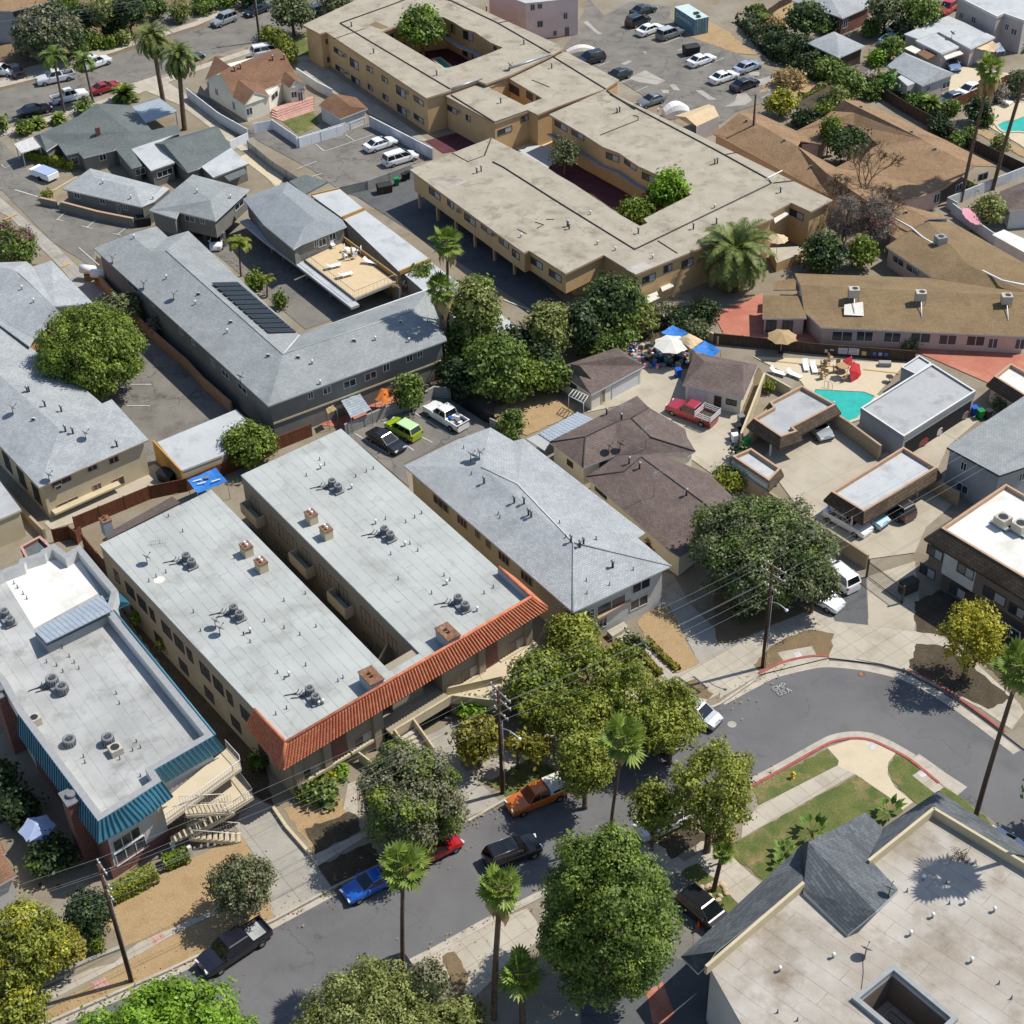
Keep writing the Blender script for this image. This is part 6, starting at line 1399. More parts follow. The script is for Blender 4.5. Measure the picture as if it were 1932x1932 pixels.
T('camphor_tree','open yellow-green tree over the white SUV on the south kerb','tree','d1',1650,530,280,340,'camphor',2.4,.15,.8,50,.22,drop=.22,rough=.6);T('camphor_tree','smaller golden-green tree at the left of the white SUV','tree','d1',1275,650,140,190,'camphor',2.0,.19,.85,24,.3,drop=.1)
T('flowering_tree','pale blossom crown behind the small stone-ringed palm','tree','d1',1720,830,80,45,'straw',2.6,.18,.8,10,.4)
T('elm_tree','large dark green tree between the street and the side drive','tree','d1',970,1350,465,560,'leafy',1.2,.15,.95,100,.19,rough=.7,second=('round',.25,True,False))
T('mesquite_tree','feathery olive tree at the bottom edge below the first palm','tree','c7',620,1400,500,440,'feather',1.4,.13,.7,70,.2,'bark_pale',rough=.5);T('mesquite_tree','feathery olive tree lobe at the bottom right of the first palm','tree','c7',1180,1420,260,230,'feather',1.0,.16,.8,26,.32,'bark_pale',rough=.5);T('shrub','darker grey-green small tree at the trunk of the first palm','shrub','c7',1010,1070,130,130,'olive',.8,.18,1,16,.4)
T('bright_tree','vivid lime-green tree at the bottom left beside the black pickup','tree','c6',1140,1720,700,660,'bright',1.5,.17,1.0,80,.19,rough=.5)
T('golden_tree','golden-green tree in the bottom left corner, upper crown','tree','c6',130,880,330,330,'camphor',1.4,.15,.9,56,.22,rough=.5,second=('yellow',.25,True,False));T('golden_tree','golden-green tree in the bottom left corner, lower crown at the edge','tree','c6',110,1330,230,190,'camphor',1.2,.15,.9,26,.32,second=('yellow',.25,True,False));T('golden_tree','golden-green tree lobe left of the dark shrub and utility pole','tree','c6',450,860,150,150,'gold',1.0,.15,.9,18,.38)
T('orange_tree','small open tree on the dried lawn beside the black pickup','tree','c6',1700,430,235,230,'pepper',1.3,.14,.7,40,.25,'bark_pale',rough=.4,second=('olive',.3,False,False));T('shrub','dark green round shrub at the foot of the left utility pole','shrub','c6',610,640,150,165,'dark',.4,.15,1.1,20,.38);T('shrub','little round shrub on the kerb wall below the left utility pole','shrub','c6',680,850,38,55,'round',.1,.16,1,8,.5)
T('pepper_tree','great dark grey-green tree beside the right utility pole','tree','c5',255,300,485,380,'pepper',.8,.17,1.0,90,.19,rough=.55,second=('leafy',.3,True,False));T('cypress_tree','dark narrow cypress in front of the great grey-green tree','tree','c5',155,640,70,210,'dark',.2,.2,1.2,24,.4,zmin=2)
T('yellow_tree','yellow-green tree in the shaded bed beside the brown block','tree','c5',1600,860,215,235,'yellow',1.8,.17,.7,44,.21,drop=.2,rough=.7);
T('round_tree','big dense rounded green tree beside the alley at left','tree','a5',510,1075,305,265,'round',1.0,.18,1.1,70,.21,rough=.3);T('dark_tree','dark tree tucked behind the big rounded tree at left','tree','a5',670,830,120,75,'pepper',1.2,.24,1,16,.42)
T('leafy_bush','leafy bush growing over the wooden fence near the blue tarp','shrub','b3',1410,315,150,125,'round',.5,.22,1.0,26,.36,rough=.45)
T('small_tree','reddish small tree along the shaded side of the solar roof block','tree','a5',880,920,45,55,'dry',.5,.2,.9,10,.45)
T('pine_tree','tall pale green conifer-like tree right of the straw-skirted palm','tree','a6',1390,740,125,215,'feather',1.0,.24,1.0,36,.36,zmin=1.7,second=('round',.4,True,False));T('leafy_tree','dark broad tree right behind the pale pickup','tree','a6',1500,1040,170,190,'leafy',.8,.26,1.0,28,.34,rough=.4);T('leafy_tree','light green leafy tree at the edge of the yellow garden','tree','a6',1690,1090,110,110,'round',.8,.26,1,18,.38);T('fig_tree','big-leaved fig tree behind the grove of dark trees','tree','a6',1620,900,100,100,'dark',1,.34,.8,16,.4);T('leafy_tree','yellow-green tree left of the darkest tree at the peach carport','tree','a6',1800,830,120,160,'feather',1,.24,.9,24,.36)
T('dark_tree','tall dark tree leaning on the corner of the largest peach block','tree','b1',620,1190,165,150,'dark',1.5,.26,1.1,28,.34,second=('leafy',.35,True,False));T('dark_tree','dark tree left of the tallest dark tree at the peach corner','tree','b1',420,1320,110,140,'dark',1.0,.26,1,20,.38);T('leafy_tree','mid green tree below the dark corner tree, by the parked pickup fence','tree','b1',640,1370,120,90,'leafy',.8,.26,1,16,.4);T('shrub','loose shrub with orange blooms below the white awnings','shrub','b1',800,1300,75,70,'feather',.3,.24,.9,14,.42,second=('fruit',.06,True,True));T('shrub','olive shrub beside the dark courtyard railings under the date palm','shrub','b1',900,1250,65,65,'olive',.3,.24,.9,12,.42)
T('shrub','green bush in front of the garden behind the grey-roofed white block','shrub','b4',1330,330,75,75,'leafy',.1,.22,1,12,.45);T('small_tree','dark small tree between orange canopy and pale pickup','tree','b4',760,140,90,95,'leafy',.6,.24,1,16,.4)
T('yucca','spiky yucca beside the upper fan palm','shrub','a6',1090,520,60,80,'leafy',.4,.26,.8,12,.42);T('shrub','bright lime shrub between bungalow and bin shelter','shrub','b5',1560,1290,130,85,'hedge',.1,.22,1.1,14,.42);T('shrub','dark creeper on the bin shelter corner','shrub','b5',1630,1065,65,45,'dark',.8,.22,1,8,.5)
T('court_tree','big bright tree in the farthest peach courtyard','tree','a2',700,155,120,115,'leafy',2.4,.3,1.0,26,.34,second=('bright',.25,True,False));T('court_tree','small tree beside the covered pool of the largest peach block','tree','b1',345,345,68,75,'pepper',1.6,.26,1,14,.42);T('court_tree','tall lime-green tree in the largest peach court','tree','b1',940,545,105,110,'bright',2.6,.3,1,22,.36);T('court_tree','low round lime tree in the inner corner of the largest peach court','tree','b1',745,670,100,70,'round',2.2,.28,1,18,.4);T('court_tree','dark tree beside the tall lime-green court tree','tree','b1',860,600,60,60,'dark',2,.28,1,10,.45)
T('shrub','rounded dark shrub at the right end of the largest peach block','shrub','b2',720,985,130,115,'dark',.3,.28,1.1,22,.38,second=('leafy',.3,True,False));T('shrub','light green shrub beside the rounded dark shrub','shrub','b2',950,970,75,100,'round',.3,.26,1,14,.42)
T('dry_tree','greyish leafless thicket below the bare tree','tree','b2',840,770,110,170,'dry',.2,.1,.2,30,.34);T('dry_tree','dry thicket with dark red leaves between peach block and brown roofs','tree','b2',1040,780,115,175,'dry',.2,.1,.25,30,.34,second=('red',.12,True,False))
T('court_tree','tall upright conifer in the court of the brown-shingled house','tree','b2',755,235,48,110,'round',1.5,.26,1,18,.42,zmin=2);T('court_tree','broad dark tree filling the court of the brown-shingled house','tree','b2',880,315,125,85,'dark',1.8,.28,1,26,.36,second=('leafy',.3,True,False))
T('shrub','rounded yellow-green bush at the car park edge','shrub','b2',465,70,95,78,'yellow',.3,.26,1,18,.4,second=('round',.4,True,False));T('shrub','spiky dark shrub behind the brown roofs','shrub','b2',600,165,75,55,'dark',.1,.28,1,12,.45);T('shrub','loose green shrub at the end of the brown roof','shrub','b2',725,120,55,70,'round',.6,.26,1,12,.45)
T('garden_tree','rounded dark green tree by the pyramid-roofed outbuilding','tree','a4',400,130,145,110,'dark',1.5,.3,1,24,.36,second=('leafy',.4,True,False));T('garden_tree','olive-green tree at the top edge beside the brick house','tree','a4',960,60,130,110,'pepper',2,.3,1,22,.36);T('garden_tree','bright green tree at the top edge beside the flat-roofed house','tree','a4',1210,80,140,110,'leafy',2,.3,1,22,.36);T('garden_tree','green tree above the grey gabled lilac house','tree','a4',990,330,80,80,'leafy',.6,.3,1,14,.42);T('shrub','lime shrub left of the grey gabled lilac house','shrub','a4',890,410,75,50,'bright',.2,.3,1,10,.45);T('shrub','grey-green vine mound over the fence corner','shrub','a4',690,590,100,115,'leafy',.2,.3,1,20,.4);T('shrub','banana clump against the lilac house wall','shrub','a4',960,580,60,90,'banana',.2,.4,.8,10,.45);T('shrub','round tree by the stored pool chairs','shrub','a4',1600,780,85,90,'dark',.3,.28,1,14,.42);T('shrub','pale flowering bush below the very tall palm','shrub','a4',1740,650,70,60,'dry',.3,.24,1,10,.45)
T('shrub','small agave mound on the dry bank by the kidney pool','shrub','a4',1545,940,45,35,'leafy',.05,.24,1,8,.5);T('shrub','sprawling bush beside the kidney pool corner','shrub','a4',1770,1010,60,50,'feather',.05,.24,1,10,.5);T('shrub','round clipped bush by the brown house door at right','shrub','b2',1618,585,32,28,'leafy',.1,.22,1,8,.5);T('shrub','tall loose bush beside the pink parasol','shrub','b2',1720,720,90,100,'feather',.2,.24,.8,16,.42)
for lab,q,w_,h_,lf in(('dark ivy bank along the car park, left end behind the container','a4:-30,150 120,330 230,430',5,2.6,'dark'),('dark ivy bank below the pyramid-roofed outbuilding','a4:230,420 380,490 520,560',5,2.6,'dark'),('thick ivy hedge along the wooden fence above the brown house','a4:830,620 1080,740 1300,860 1400,920',1.6,2.0,'dark'),('ivy covered fence running along the dry slope','a4:330,720 640,560',.8,1.6,'feather'),('leafy creeper mass under the pyramid roof','a4:420,380 620,470',3,2.0,'leafy'),('dark creeper beside the upper wooden fence','a4:0,60 130,200 240,300',2.5,2.0,'leafy')):
 s_,xy=q.split(':');hedge('ivy_bank',lab,'ivy',P(s_,xy),w_*.7,h_,lf,.3,.6,flat=False)
T('yard_tree','big dark reddish-green tree before the pale blue house','tree','a1',260,180,185,150,'olive',1,.3,1,30,.34,second=('dark',.5,True,False));T('yard_tree','pale yellowish tree at the top edge left of the driveway','tree','a1',590,70,75,110,'feather',1,.28,1,18,.4);T('yard_tree','dark tree at the top edge behind the tall date palm','tree','a1',720,70,90,90,'dark',1.5,.3,1,16,.4);T('yard_tree','dark round street tree by the far pole at the top','tree','a1',1640,60,115,95,'pepper',1.6,.3,1,24,.36);T('shrub','low green shrubs at the foot of the far front lawn','shrub','a1',460,210,60,50,'leafy',.1,.28,1,10,.5);T('shrub','dark bush at the left edge by the parked cars','shrub','a1',10,700,25,50,'round',.1,.28,1,8,.5);T('shrub','small shrub on the far lawn beside the driveway','shrub','a1',540,240,50,35,'round',.05,.28,1,8,.5)
T('yard_tree','tree at the top edge by the peach roof and parked cars','tree','a1',1900,20,90,60,'pepper',1.2,.3,1,14,.4)
for x,y,h_ in((1510,205,60),(1555,225,70),(1600,265,75),(1630,300,60)):T('column_shrub','tall lime column shrub in the clump beside the white house','shrub','a1',x,y,38,h_,'hedge',.05,.26,1.1,14,.5,group='column shrubs beside the white house',zmin=1.2)
hedge('trimmed_hedge','trimmed lime hedge behind the small white trailer','hedge',P('a1','140,895 230,915 330,940 425,965'),.9,1.3,'hedge',.24)
hedge('trimmed_hedge','clipped yellow-green hedge at the corner of the teal-roofed block','hedge',P('c6','760,500 920,420 1090,330',.9),1.3,1.1,'hedge',.17);hedge('trimmed_hedge','short clipped hedge beneath the zigzag stairs','hedge',P('c6','1150,265 1320,200',.8),1.1,.9,'round',.17)
T('shrub','ball shrub at the left end of the clay-tile facade bed','shrub','c3',438,1068,36,40,'hedge',.05,.16,1.1,8,.5);T('shrub','ball shrub at the foot of the left brick panel','shrub','c3',605,960,38,42,'yellow',.05,.16,1.1,8,.5);T('shrub','leafy shrub right of the ball shrub at the brick panel','shrub','c3',675,930,48,48,'bright',.05,.18,1,8,.5);T('shrub','pale spiky aloes in the bed under the left front window','shrub','c3',550,1060,95,60,'leafy',.0,.26,.9,12,.45)
T('shrub','shrub in the dark gap between tiled and teal-roofed blocks, front','shrub','c3',180,870,52,50,'leafy',.1,.2,1,10,.5);T('shrub','round green shrub in the side passage under the teal roof corner','shrub','c1',980,635,48,48,'bright',1.0,.2,1,10,.5);T('shrub','second round green shrub down the side passage','shrub','c1',1160,830,46,40,'round',1.0,.2,1,10,.5)
T('shrub','dark bush above the white parasol in the left yard','shrub','c2',120,850,150,130,'dark',.4,.24,1,22,.38);T('shrub','dark bush below the white parasol in the left yard','shrub','c2',350,1190,160,130,'dark',.4,.24,1,22,.38,second=('leafy',.12,True,False));T('shrub','dark bush in the left yard corner beneath the brick wall','shrub','c2',20,640,100,110,'dark',.3,.24,1,14,.42)
T('bougainvillea','magenta bougainvillea mound along the alley at the left edge','shrub','a5',100,500,125,110,'leafy',.1,.22,1,20,.4,second=('magenta',.25,True,True));T('bougainvillea','smaller bougainvillea at the left edge above the blue cloth','shrub','a5',20,420,60,70,'leafy',.1,.22,1,12,.45,second=('magenta',.25,True,True))
T('shrub','small shrub by the end of the long grey garden wall','shrub','a5',262,195,30,28,'hedge',.1,.22,1,8,.5);T('shrub','tiny cypress in the grey court under the solar roof','shrub','a5',1570,790,26,48,'leafy',.0,.22,1.1,12,.5,zmin=1.6);T('shrub','feathery bush in the grey court beside the smallest palm','shrub','a5',1435,680,55,48,'round',.1,.24,1,10,.45)
T('shrub','potted green plant on the pool carport corner','shrub','b6',290,485,22,38,'hedge',.1,.2,1,8,.5);T('shrub','olive shrub beside the bins below the right white roof','shrub','b6',1800,595,60,45,'pepper',.1,.22,1,10,.5);T('shrub','low shrub before the pink row house wall','shrub','b6',1195,205,55,40,'pepper',.1,.22,.9,10,.5);T('shrub','red flowering shrub beside the white block','shrub','c4',1205,145,45,40,'red',.3,.2,1,8,.5);T('shrub','grey-green shrub at the porch of the white block','shrub','c4',1080,850,75,110,'pepper',.4,.22,.8,14,.4)
hedge('low_planting','low golden hedge strip along the walkway of the white block, right side','hedge',P('c4','1165,810 1280,930 1390,1030'),.5,.45,'gold',.18);hedge('low_planting','low golden hedge strip along the walkway of the white block, left side','hedge',P('c4','1130,905 1200,990 1270,1060'),.5,.45,'gold',.18)
def banana(lab,s,x,y,n=9,L=1.7,seed=1):
 rg=random.Random(seed);L*=.72;p=at(s,x,y);V=[]
 for i in range(n):
  az=i*2.4;el=R(rg.uniform(35,75));out=Vector((math.cos(az),math.sin(az),0));sd_=Vector((-out.y,out.x,0));st=out*.35*L+Vector((0,0,L*.55));l=L*rg.uniform(.6,.95);d=out*math.cos(el)+Vector((0,0,math.sin(el)));w=.24
  m1,m2=st+d*l*.5,st+d*l*.9-Vector((0,0,.15))+out*.1
  V+=[Vector(),sd_*.03,st+sd_*.03,st,st,st+d*l*.25+sd_*w,m1+sd_*w*.8,m1,st,m1,m1-sd_*w*.8,st+d*l*.25-sd_*w,m1,m1+sd_*w*.8,m2,m2,m1,m2,m2,m1-sd_*w*.8]
 me=np_mesh('bird_of_paradise',np.array([tuple(v)for v in V]),4,LEAF['banana']);o=bpy.data.objects.new('bird_of_paradise',me);COL.objects.link(o);o.location=p;tag(o,lab,'plant')
banana('big-leaved plant in the notch beside the charcoal roof valley','d2',1110,640,10,1.9,1);banana('big-leaved plant at the left tip of the charcoal gable','d2',650,760,11,2.2,2);banana('smaller big-leaved plant further left on the corner lawn','d2',475,880,7,1.5,3);banana('dark big-leaved plant hugging the charcoal eave','d2',470,960,9,1.6,4)
def bare(lab,s,cx,cy,h,spread,seed=5):
 rg=random.Random(seed);p=at(s,cx,cy,0);root=thing('bare_tree',lab,'tree',p);mb=MB();tw=MB()
 def br(a,d,L,r,lv):
  b=a+d*L;(mb if lv<3 else tw).tube([a,a.lerp(b,.5)+Vector((rg.uniform(-1,1),rg.uniform(-1,1),0))*L*.06,b],r,5 if lv<3 else 3,0,r*.6,cap=False)
  if lv>=6:return
  for k in range(3):
   n_=(d+Vector((rg.uniform(-1,1),rg.uniform(-1,1),rg.uniform(-.25,.5)))*spread).normalized();br(b,n_,L*rg.uniform(.62,.82),max(.026,r*.6),lv+1)
 br(p,Vector((0,0,1)),h*.28,.2,0);mb.build('trunk','bark',root);tw.build('twigs','bark',root)
bare('leafless grey-brown tree in front of the brown-shingled house','b2',960,750,9.8,.8);bare('smaller leafless tree left of the taller leafless tree','b2',860,790,7.6,.8,8)
bare('low grey leafless thicket beside the red-leaved thicket','b2',1060,860,6.4,.85,21)
T('street_tree','street tree past the right edge shading the end of the road','tree','D',2085,1480,105,120,'leafy',2.5,.3,.8,26,.34)
for lab,x,y,hw,hh,lf in(('dark tree by the pale blue house drive',470,110,90,80,'dark'),('dark shrubs along the far front yards, right of the driveway',880,40,60,60,'leafy'),('olive bush before the pale blue house',150,250,70,55,'olive'),('dark hedge mass below the date palm crowns at the far kerb',640,160,60,50,'dark'),('leafy bush at the top edge right of the driveway',1150,20,80,45,'leafy'),('green bush at the top edge above the grey SUV',1280,-5,60,40,'round')):T('yard_tree',lab,'tree','a1',x,y,hw,hh,lf,.4,.28,1,18,.38)
for lab,x,y,hw,hh,lf in(('dark scrub at the foot of the ivy bank by the silver sedan',330,330,130,90,'dark'),('leafy scrub on the ivy bank below the outbuilding',560,490,110,80,'leafy'),('scrub with dark purple tint behind the dumpster',190,300,90,70,'dark'),('straw-coloured dry brush on the bank by the car park',270,560,120,60,'straw'),('tan dry brush behind the container',150,180,90,45,'straw')):T('scrub',lab,'shrub','a4',x,y,hw,hh,lf,.0,.26,.9,20,.36)
palm('tall fan palm past the right edge whose shadow lies on the pale flat roof','D',2031,1384,18.1,sc=1.25,r=.18)
for lab,s_,x,y,hw,hh,lf in(('dark tree low beside the straw-skirted palm trunks','a6',1290,900,80,110,'leafy'),('green tree at the heart of the grove behind the pickup','a6',1420,950,110,120,'round'),('dark undergrowth beside the parked pickup screen','a6',1330,1120,100,100,'dark'),('dark undergrowth at the foot of the two fan palms','a6',1250,1060,70,90,'dark'),('green crown at the yellow garden behind the big-leaved fig','a6',1590,1120,120,110,'leafy'),('dark crown between the fig and the peach carport','a6',1760,1000,110,120,'dark'),('dark filler tree at the back wall of the wide-doored garage','a6',1830,1090,90,100,'leafy'),('low leafy tree by the flat carport roof end','b1',300,1330,90,90,'feather'),('leafy tree under the dark corner tree at left','b1',500,1400,110,90,'leafy'),('dark shrubs under the railings beside the date palm','b1',980,1280,90,60,'dark'),('dark shrubs at the foot of the big date palm','b1',1130,1240,90,60,'dark'),('small green tree between the awnings and blue tarp','b1',760,1220,70,80,'leafy'),('low dark shrubs along the cream wall by the terrace','b1',1080,1340,80,50,'pepper')):T('grove_tree',lab,'tree',s_,x,y,hw,hh,lf,.3,.24,1,20,.36,group='trees of the middle grove',rough=.5)
rng=np.random.default_rng(77);pts=[]
for path,n in((K1[2:12],500),(K2[1:9],350)):
 for a,b in zip(path,path[1:]):
  m=int(n*(b-a).length/60);t=rng.uniform(0,1,m);d=(b-a).normalized();off=rng.exponential(.5,m)*rng.choice([-1,1],m)
  pts.append(np.outer(1-t,np.array((a.x,a.y,.2)))+np.outer(t,np.array((b.x,b.y,.2)))+np.outer(off,np.array((-d.y,d.x,0))))
p_=np.concatenate(pts);nr=rng.normal(size=p_.shape)*.2+np.array((0,0,1));me=np_mesh('leaf_litter',leaf_quads(rng,p_,nr/np.linalg.norm(nr,axis=1)[:,None],.12),4,LEAF['straw']);o=bpy.data.objects.new('leaf_litter',me);COL.objects.link(o);tag(o,'dry fallen leaves scattered along the kerbs of the near street','leaves');o['kind']='stuff'
T('bottlebrush_tree','lower right lobe of the grey-green tree beside the red car','tree','c3',1260,1180,170,160,'olive',1.2,.14,1.1,24,.3,second=('round',.45,True,False),rough=.5);T('pepper_tree','smaller grey-green tree lobe hanging over the white vehicles in the drive','tree','c5',590,490,150,165,'pepper',1.6,.17,.9,26,.3,rough=.6)
for lab,s_,x,y,hw,hh,lf in(('round bush in the top left yard beside the pale blue house','a1',380,40,70,60,'round'),('dark cypress-like shrub by the top left driveway','a1',800,-10,50,70,'dark'),('pale shrub on the far bank near the date palms','a1',690,210,50,40,'feather'),('green shrub at the far kerb behind the white SUV','a1',430,270,60,45,'leafy'),('low hedge shrub on the far lawn by the brick edge','a1',610,245,45,28,'round'),('leafy tree above the far lawn beside the drive wall','a1',1010,60,60,60,'feather'),('dark tree at the top edge right of the grey SUV','a1',1420,-20,80,60,'dark'),('green shrub in the bed before the grey cottage','a1',130,720,45,40,'round'),('leafy shrub beside the patio cover of the grey cottage','a1',470,600,45,40,'leafy'),('dark tree between the brick house and the pyramid roof','a4',560,180,70,60,'dark'),('leafy shrub under the garden tree by the dark car','a4',860,200,70,60,'leafy'),('green tree behind the small square flat roof','a4',1080,200,70,70,'pepper'),('leafy shrub at the corner of the grey gabled lilac house','a4',850,640,70,60,'leafy'),('banana shrub in front of the lilac house by the red fence','a4',1180,720,70,60,'banana'),('green shrub beneath the red fence at the pool side','a4',1420,760,60,50,'leafy'),('bushy garden plant by the kidney pool edge','a4',1660,850,50,45,'leafy'),('tall dark tree at the right edge beyond the kidney pool','a4',1900,600,80,90,'pepper'),('dark shrub along the wooden fence at the kidney pool','a4',1350,900,90,50,'dark'),('second dark shrub along the kidney pool fence','a4',1480,985,80,40,'leafy'),('scraggly tree on the fence corner above the brown house','a4',620,700,70,80,'feather')):T('garden_shrub',lab,'shrub',s_,x,y,hw,hh,lf,.1,.26,1,16,.4,rough=.5)
# --- vehicles
CARS={}
SPEC={'sedan':(4.8,1.84,[(-2.4,.72),(-2.36,.98),(-1.8,1.02),(.95,1.0),(1.7,.92),(2.25,.78),(2.4,.55)],(-1.85,1.15),(-1.05,.15),1.0,1.45),'coupe':(4.5,1.85,[(-2.25,.75),(-2.2,.95),(-1.7,1.0),(.7,.98),(1.5,.9),(2.1,.75),(2.25,.5)],(-1.9,.85),(-1.0,-.1),.98,1.36),'suv':(4.75,1.92,[(-2.37,.85),(-2.34,1.08),(-1.8,1.12),(.95,1.1),(1.7,1.04),(2.25,.92),(2.37,.6)],(-2.3,1.15),(-2.0,.3),1.1,1.74),'hatch':(4.15,1.8,[(-2.07,.8),(-2.04,1.02),(-1.6,1.06),(.9,1.04),(1.5,.98),(1.95,.85),(2.07,.55)],(-2.0,1.1),(-1.7,.3),1.04,1.6),'van':(5.05,1.95,[(-2.52,.8),(-2.5,1.06),(-1.8,1.1),(1.2,1.06),(1.9,.95),(2.4,.8),(2.52,.55)],(-2.45,1.6),(-2.2,.5),1.06,1.74),'pickup':(5.7,1.98,[(-2.85,.95),(-2.84,1.12),(-1.1,1.14),(1.05,1.14),(1.9,1.1),(2.65,1.0),(2.85,.65)],(-.95,1.25),(-.75,.5),1.13,1.84),'crew':(5.8,2.0,[(-2.9,.95),(-2.89,1.14),(-1.1,1.16),(1.25,1.16),(2.1,1.12),(2.75,1.0),(2.9,.65)],(-1.15,1.5),(-.95,.75),1.15,1.88)}
def car_proto(kind,col,roofcol=None,bed=None):
 key=(kind,col,roofcol,bed)
 if key in CARS:return CARS[key]
 L,Wd,prof,(c0,c1),(r0,r1),bz_,rz_=SPEC[kind];w=Wd/2;pm=paint(col)
 root=thing({'pickup':'pickup_truck','crew':'pickup_truck','van':'minivan','suv':'suv_car'}.get(kind,'parked_car'),'','')
 O=Vector((0,0,0));mb=MB();zb=.24;bx0,bx1=-L/2+.12,c0-.1
 isbed=kind in('pickup','crew')and bed!='cap'
 st=[]
 for x,z in prof:
  tp=1-.16*max(0,(abs(x)/(L/2)-.72)/.28)**2;y=w*tp
  st.append([Vector((x,s_*yy,zz))for s_,yy,zz in((1,y*.86,zb),(1,y,zb+.22),(1,y*1.0,z-.16),(1,y*.93,z),(-1,y*.93,z),(-1,y,z-.16),(-1,y,zb+.22),(-1,y*.86,zb))])
 for i,(a,b)in enumerate(zip(st,st[1:])):
  for j in range(8):
   k=(j+1)%8
   if isbed and j==3 and prof[i][0]<bx1-.1 and prof[i+1][0]<=bx1+.2:continue
   mb.face([a[j],b[j],b[k],a[k]])
 mb.face(st[0]);mb.face(st[-1][::-1])
 if isbed:
  zt=1.13;q=[(bx0,w*.8),(bx1,w*.8),(bx1,-w*.8),(bx0,-w*.8)];Q=[(-L/2+.01,w*.93),(bx1+.05,w*.93),(bx1+.05,-w*.93),(-L/2+.01,-w*.93)]
  for i in range(4):
   j=(i+1)%4;mb.face([(Q[i][0],Q[i][1],zt),(Q[j][0],Q[j][1],zt),(q[j][0],q[j][1],zt),(q[i][0],q[i][1],zt)]);mb.face([(q[i][0],q[i][1],zt),(q[j][0],q[j][1],zt),(q[j][0],q[j][1],.72),(q[i][0],q[i][1],.72)])
  mb.build('body',pm,root);m2=MB();m2.face([(x,y,.73)for x,y in q]);m2.build('truck_bed','black' if bed!='grey' else 'roof_smudge',root)
 else:mb.build('body',pm,root)
 wb,wt=w*.92,w*.74
 B=[Vector((c0,wb,bz_-.03)),Vector((c1,wb,bz_-.03)),Vector((c1,-wb,bz_-.03)),Vector((c0,-wb,bz_-.03))];Tt=[Vector((r0,wt,rz_)),Vector((r1,wt,rz_)),Vector((r1,-wt,rz_)),Vector((r0,-wt,rz_))]
 mb=MB();
 for i in range(4):j=(i+1)%4;mb.face([B[i],B[j],Tt[j],Tt[i]])
 mb.build('cabin',pm,root)
 mb=MB();cen=Vector(((r0+r1)/2,0,rz_+.04));inn_=[p.lerp(Vector((p.x,p.y,0))+Vector((0,0,rz_)),0)for p in Tt];up_=[Vector((p.x*.88+cen.x*.12,p.y*.88,rz_+.045))for p in Tt]
 for i in range(4):j=(i+1)%4;mb.face([Tt[i],Tt[j],up_[j],up_[i]])
 mb.face(up_[::-1]);mb.build('roof',paint(roofcol)if roofcol else pm,root)
 def pane(name,a,b,c,d,m=.1,mv=.12):
  n=(b-a).cross(d-a).normalized();cc=(a+b+c+d)/4
  if n.dot(cc-Vector((0,0,1)))<0:n=-n
  f=lambda u,v:a.lerp(b,u).lerp(d.lerp(c,u),v)+n*.012
  g_=MB();g_.face([f(m,mv),f(1-m,mv),f(1-m,1-mv*.6),f(m,1-mv*.6)]);return g_.build(name,'car_glass',root)
 pane('windshield',B[1],B[2],Tt[2],Tt[1],.05,.06);pane('rear_window',B[3],B[0],Tt[0],Tt[3],.08,.12)
 n=2 if c1-c0<2.5 else 3
 for a,b,c,d in((B[0],B[1],Tt[1],Tt[0]),(B[3],B[2],Tt[2],Tt[3])):
  for i in range(n):
   u0,u1=i/n,(i+1)/n;pane('side_window',a.lerp(b,u0),a.lerp(b,u1),d.lerp(c,u1),d.lerp(c,u0),.04,.12)
 for x in(-L/2+L*.19,L/2-L*.18):
  for s_ in(1,-1):
   R0=.34 if kind in('pickup','crew','suv')else.32
   c_=Vector((x,s_*(w-.2),R0));ax=(0,s_,0)
   g_=MB();g_.lathe(c_,[(R0*.62,-.02),(R0*.93,-.02),(R0,.04),(R0,.18),(R0*.93,.225),(R0*.62,.225)],16,0,ax);wh=g_.build('wheel','tyre',root)
   g_=MB();g_.lathe(c_,[(R0*.63,.2),(R0*.55,.21),(.06,.195),(.001,.2)],12,0,ax);g_.build('rim','rim',wh)
   g_=MB();g_.lathe(Vector((x,s_*(w-.03),R0+.03)),[(R0*1.13,0),(R0*1.13,.012),(.01,.013)],16,0,ax);g_.build('wheel_arch','black',root)
 hx=prof[-2][0];hz=prof[-2][1];tz_=prof[1][1]
 for s_ in(1,-1):
  g_=MB();g_.box((hx+.03,s_*w*.62,hz-.2),.22,.42,.15,s_*-.25);g_.build('headlight','lamp_white',root)
  g_=MB();g_.box((-L/2+.07,s_*w*.72,tz_-.3),.14,.3,.22,s_*.15);g_.build('taillight','lamp_red',root)
  g_=MB();g_.box((c1-.35,s_*(w+.06),bz_),.14,.2,.14);g_.build('mirror',pm,root)
 g_=MB();g_.box((L/2-.1,0,.3),.22,w*1.5,.2);g_.build('front_bumper','black' if col!='e6e7e8' else pm,root)
 if bed=='cap':
  g_=MB();g_.prism([(-L/2+.05,w*.9),(c0+.02,w*.9),(c0+.02,-w*.9),(-L/2+.05,-w*.9)],1.12,1.72);g_.build('camper_shell','cloth_white',root)
  for s_ in(1,-1):g_=MB();g_.box((-L/2+1.0,s_*w*.905,1.3),1.3,.02,.26);g_.build('side_window','car_glass',root)
 if kind in('suv','van'):
  for s_ in(1,-1):g_=MB();g_.tube([(r0+.1,s_*wt*.95,rz_+.06),(r1-.1,s_*wt*.95,rz_+.06)],.025,5);g_.build('roof_rail','rim',root)
 CARS[key]=[root,False];return CARS[key]
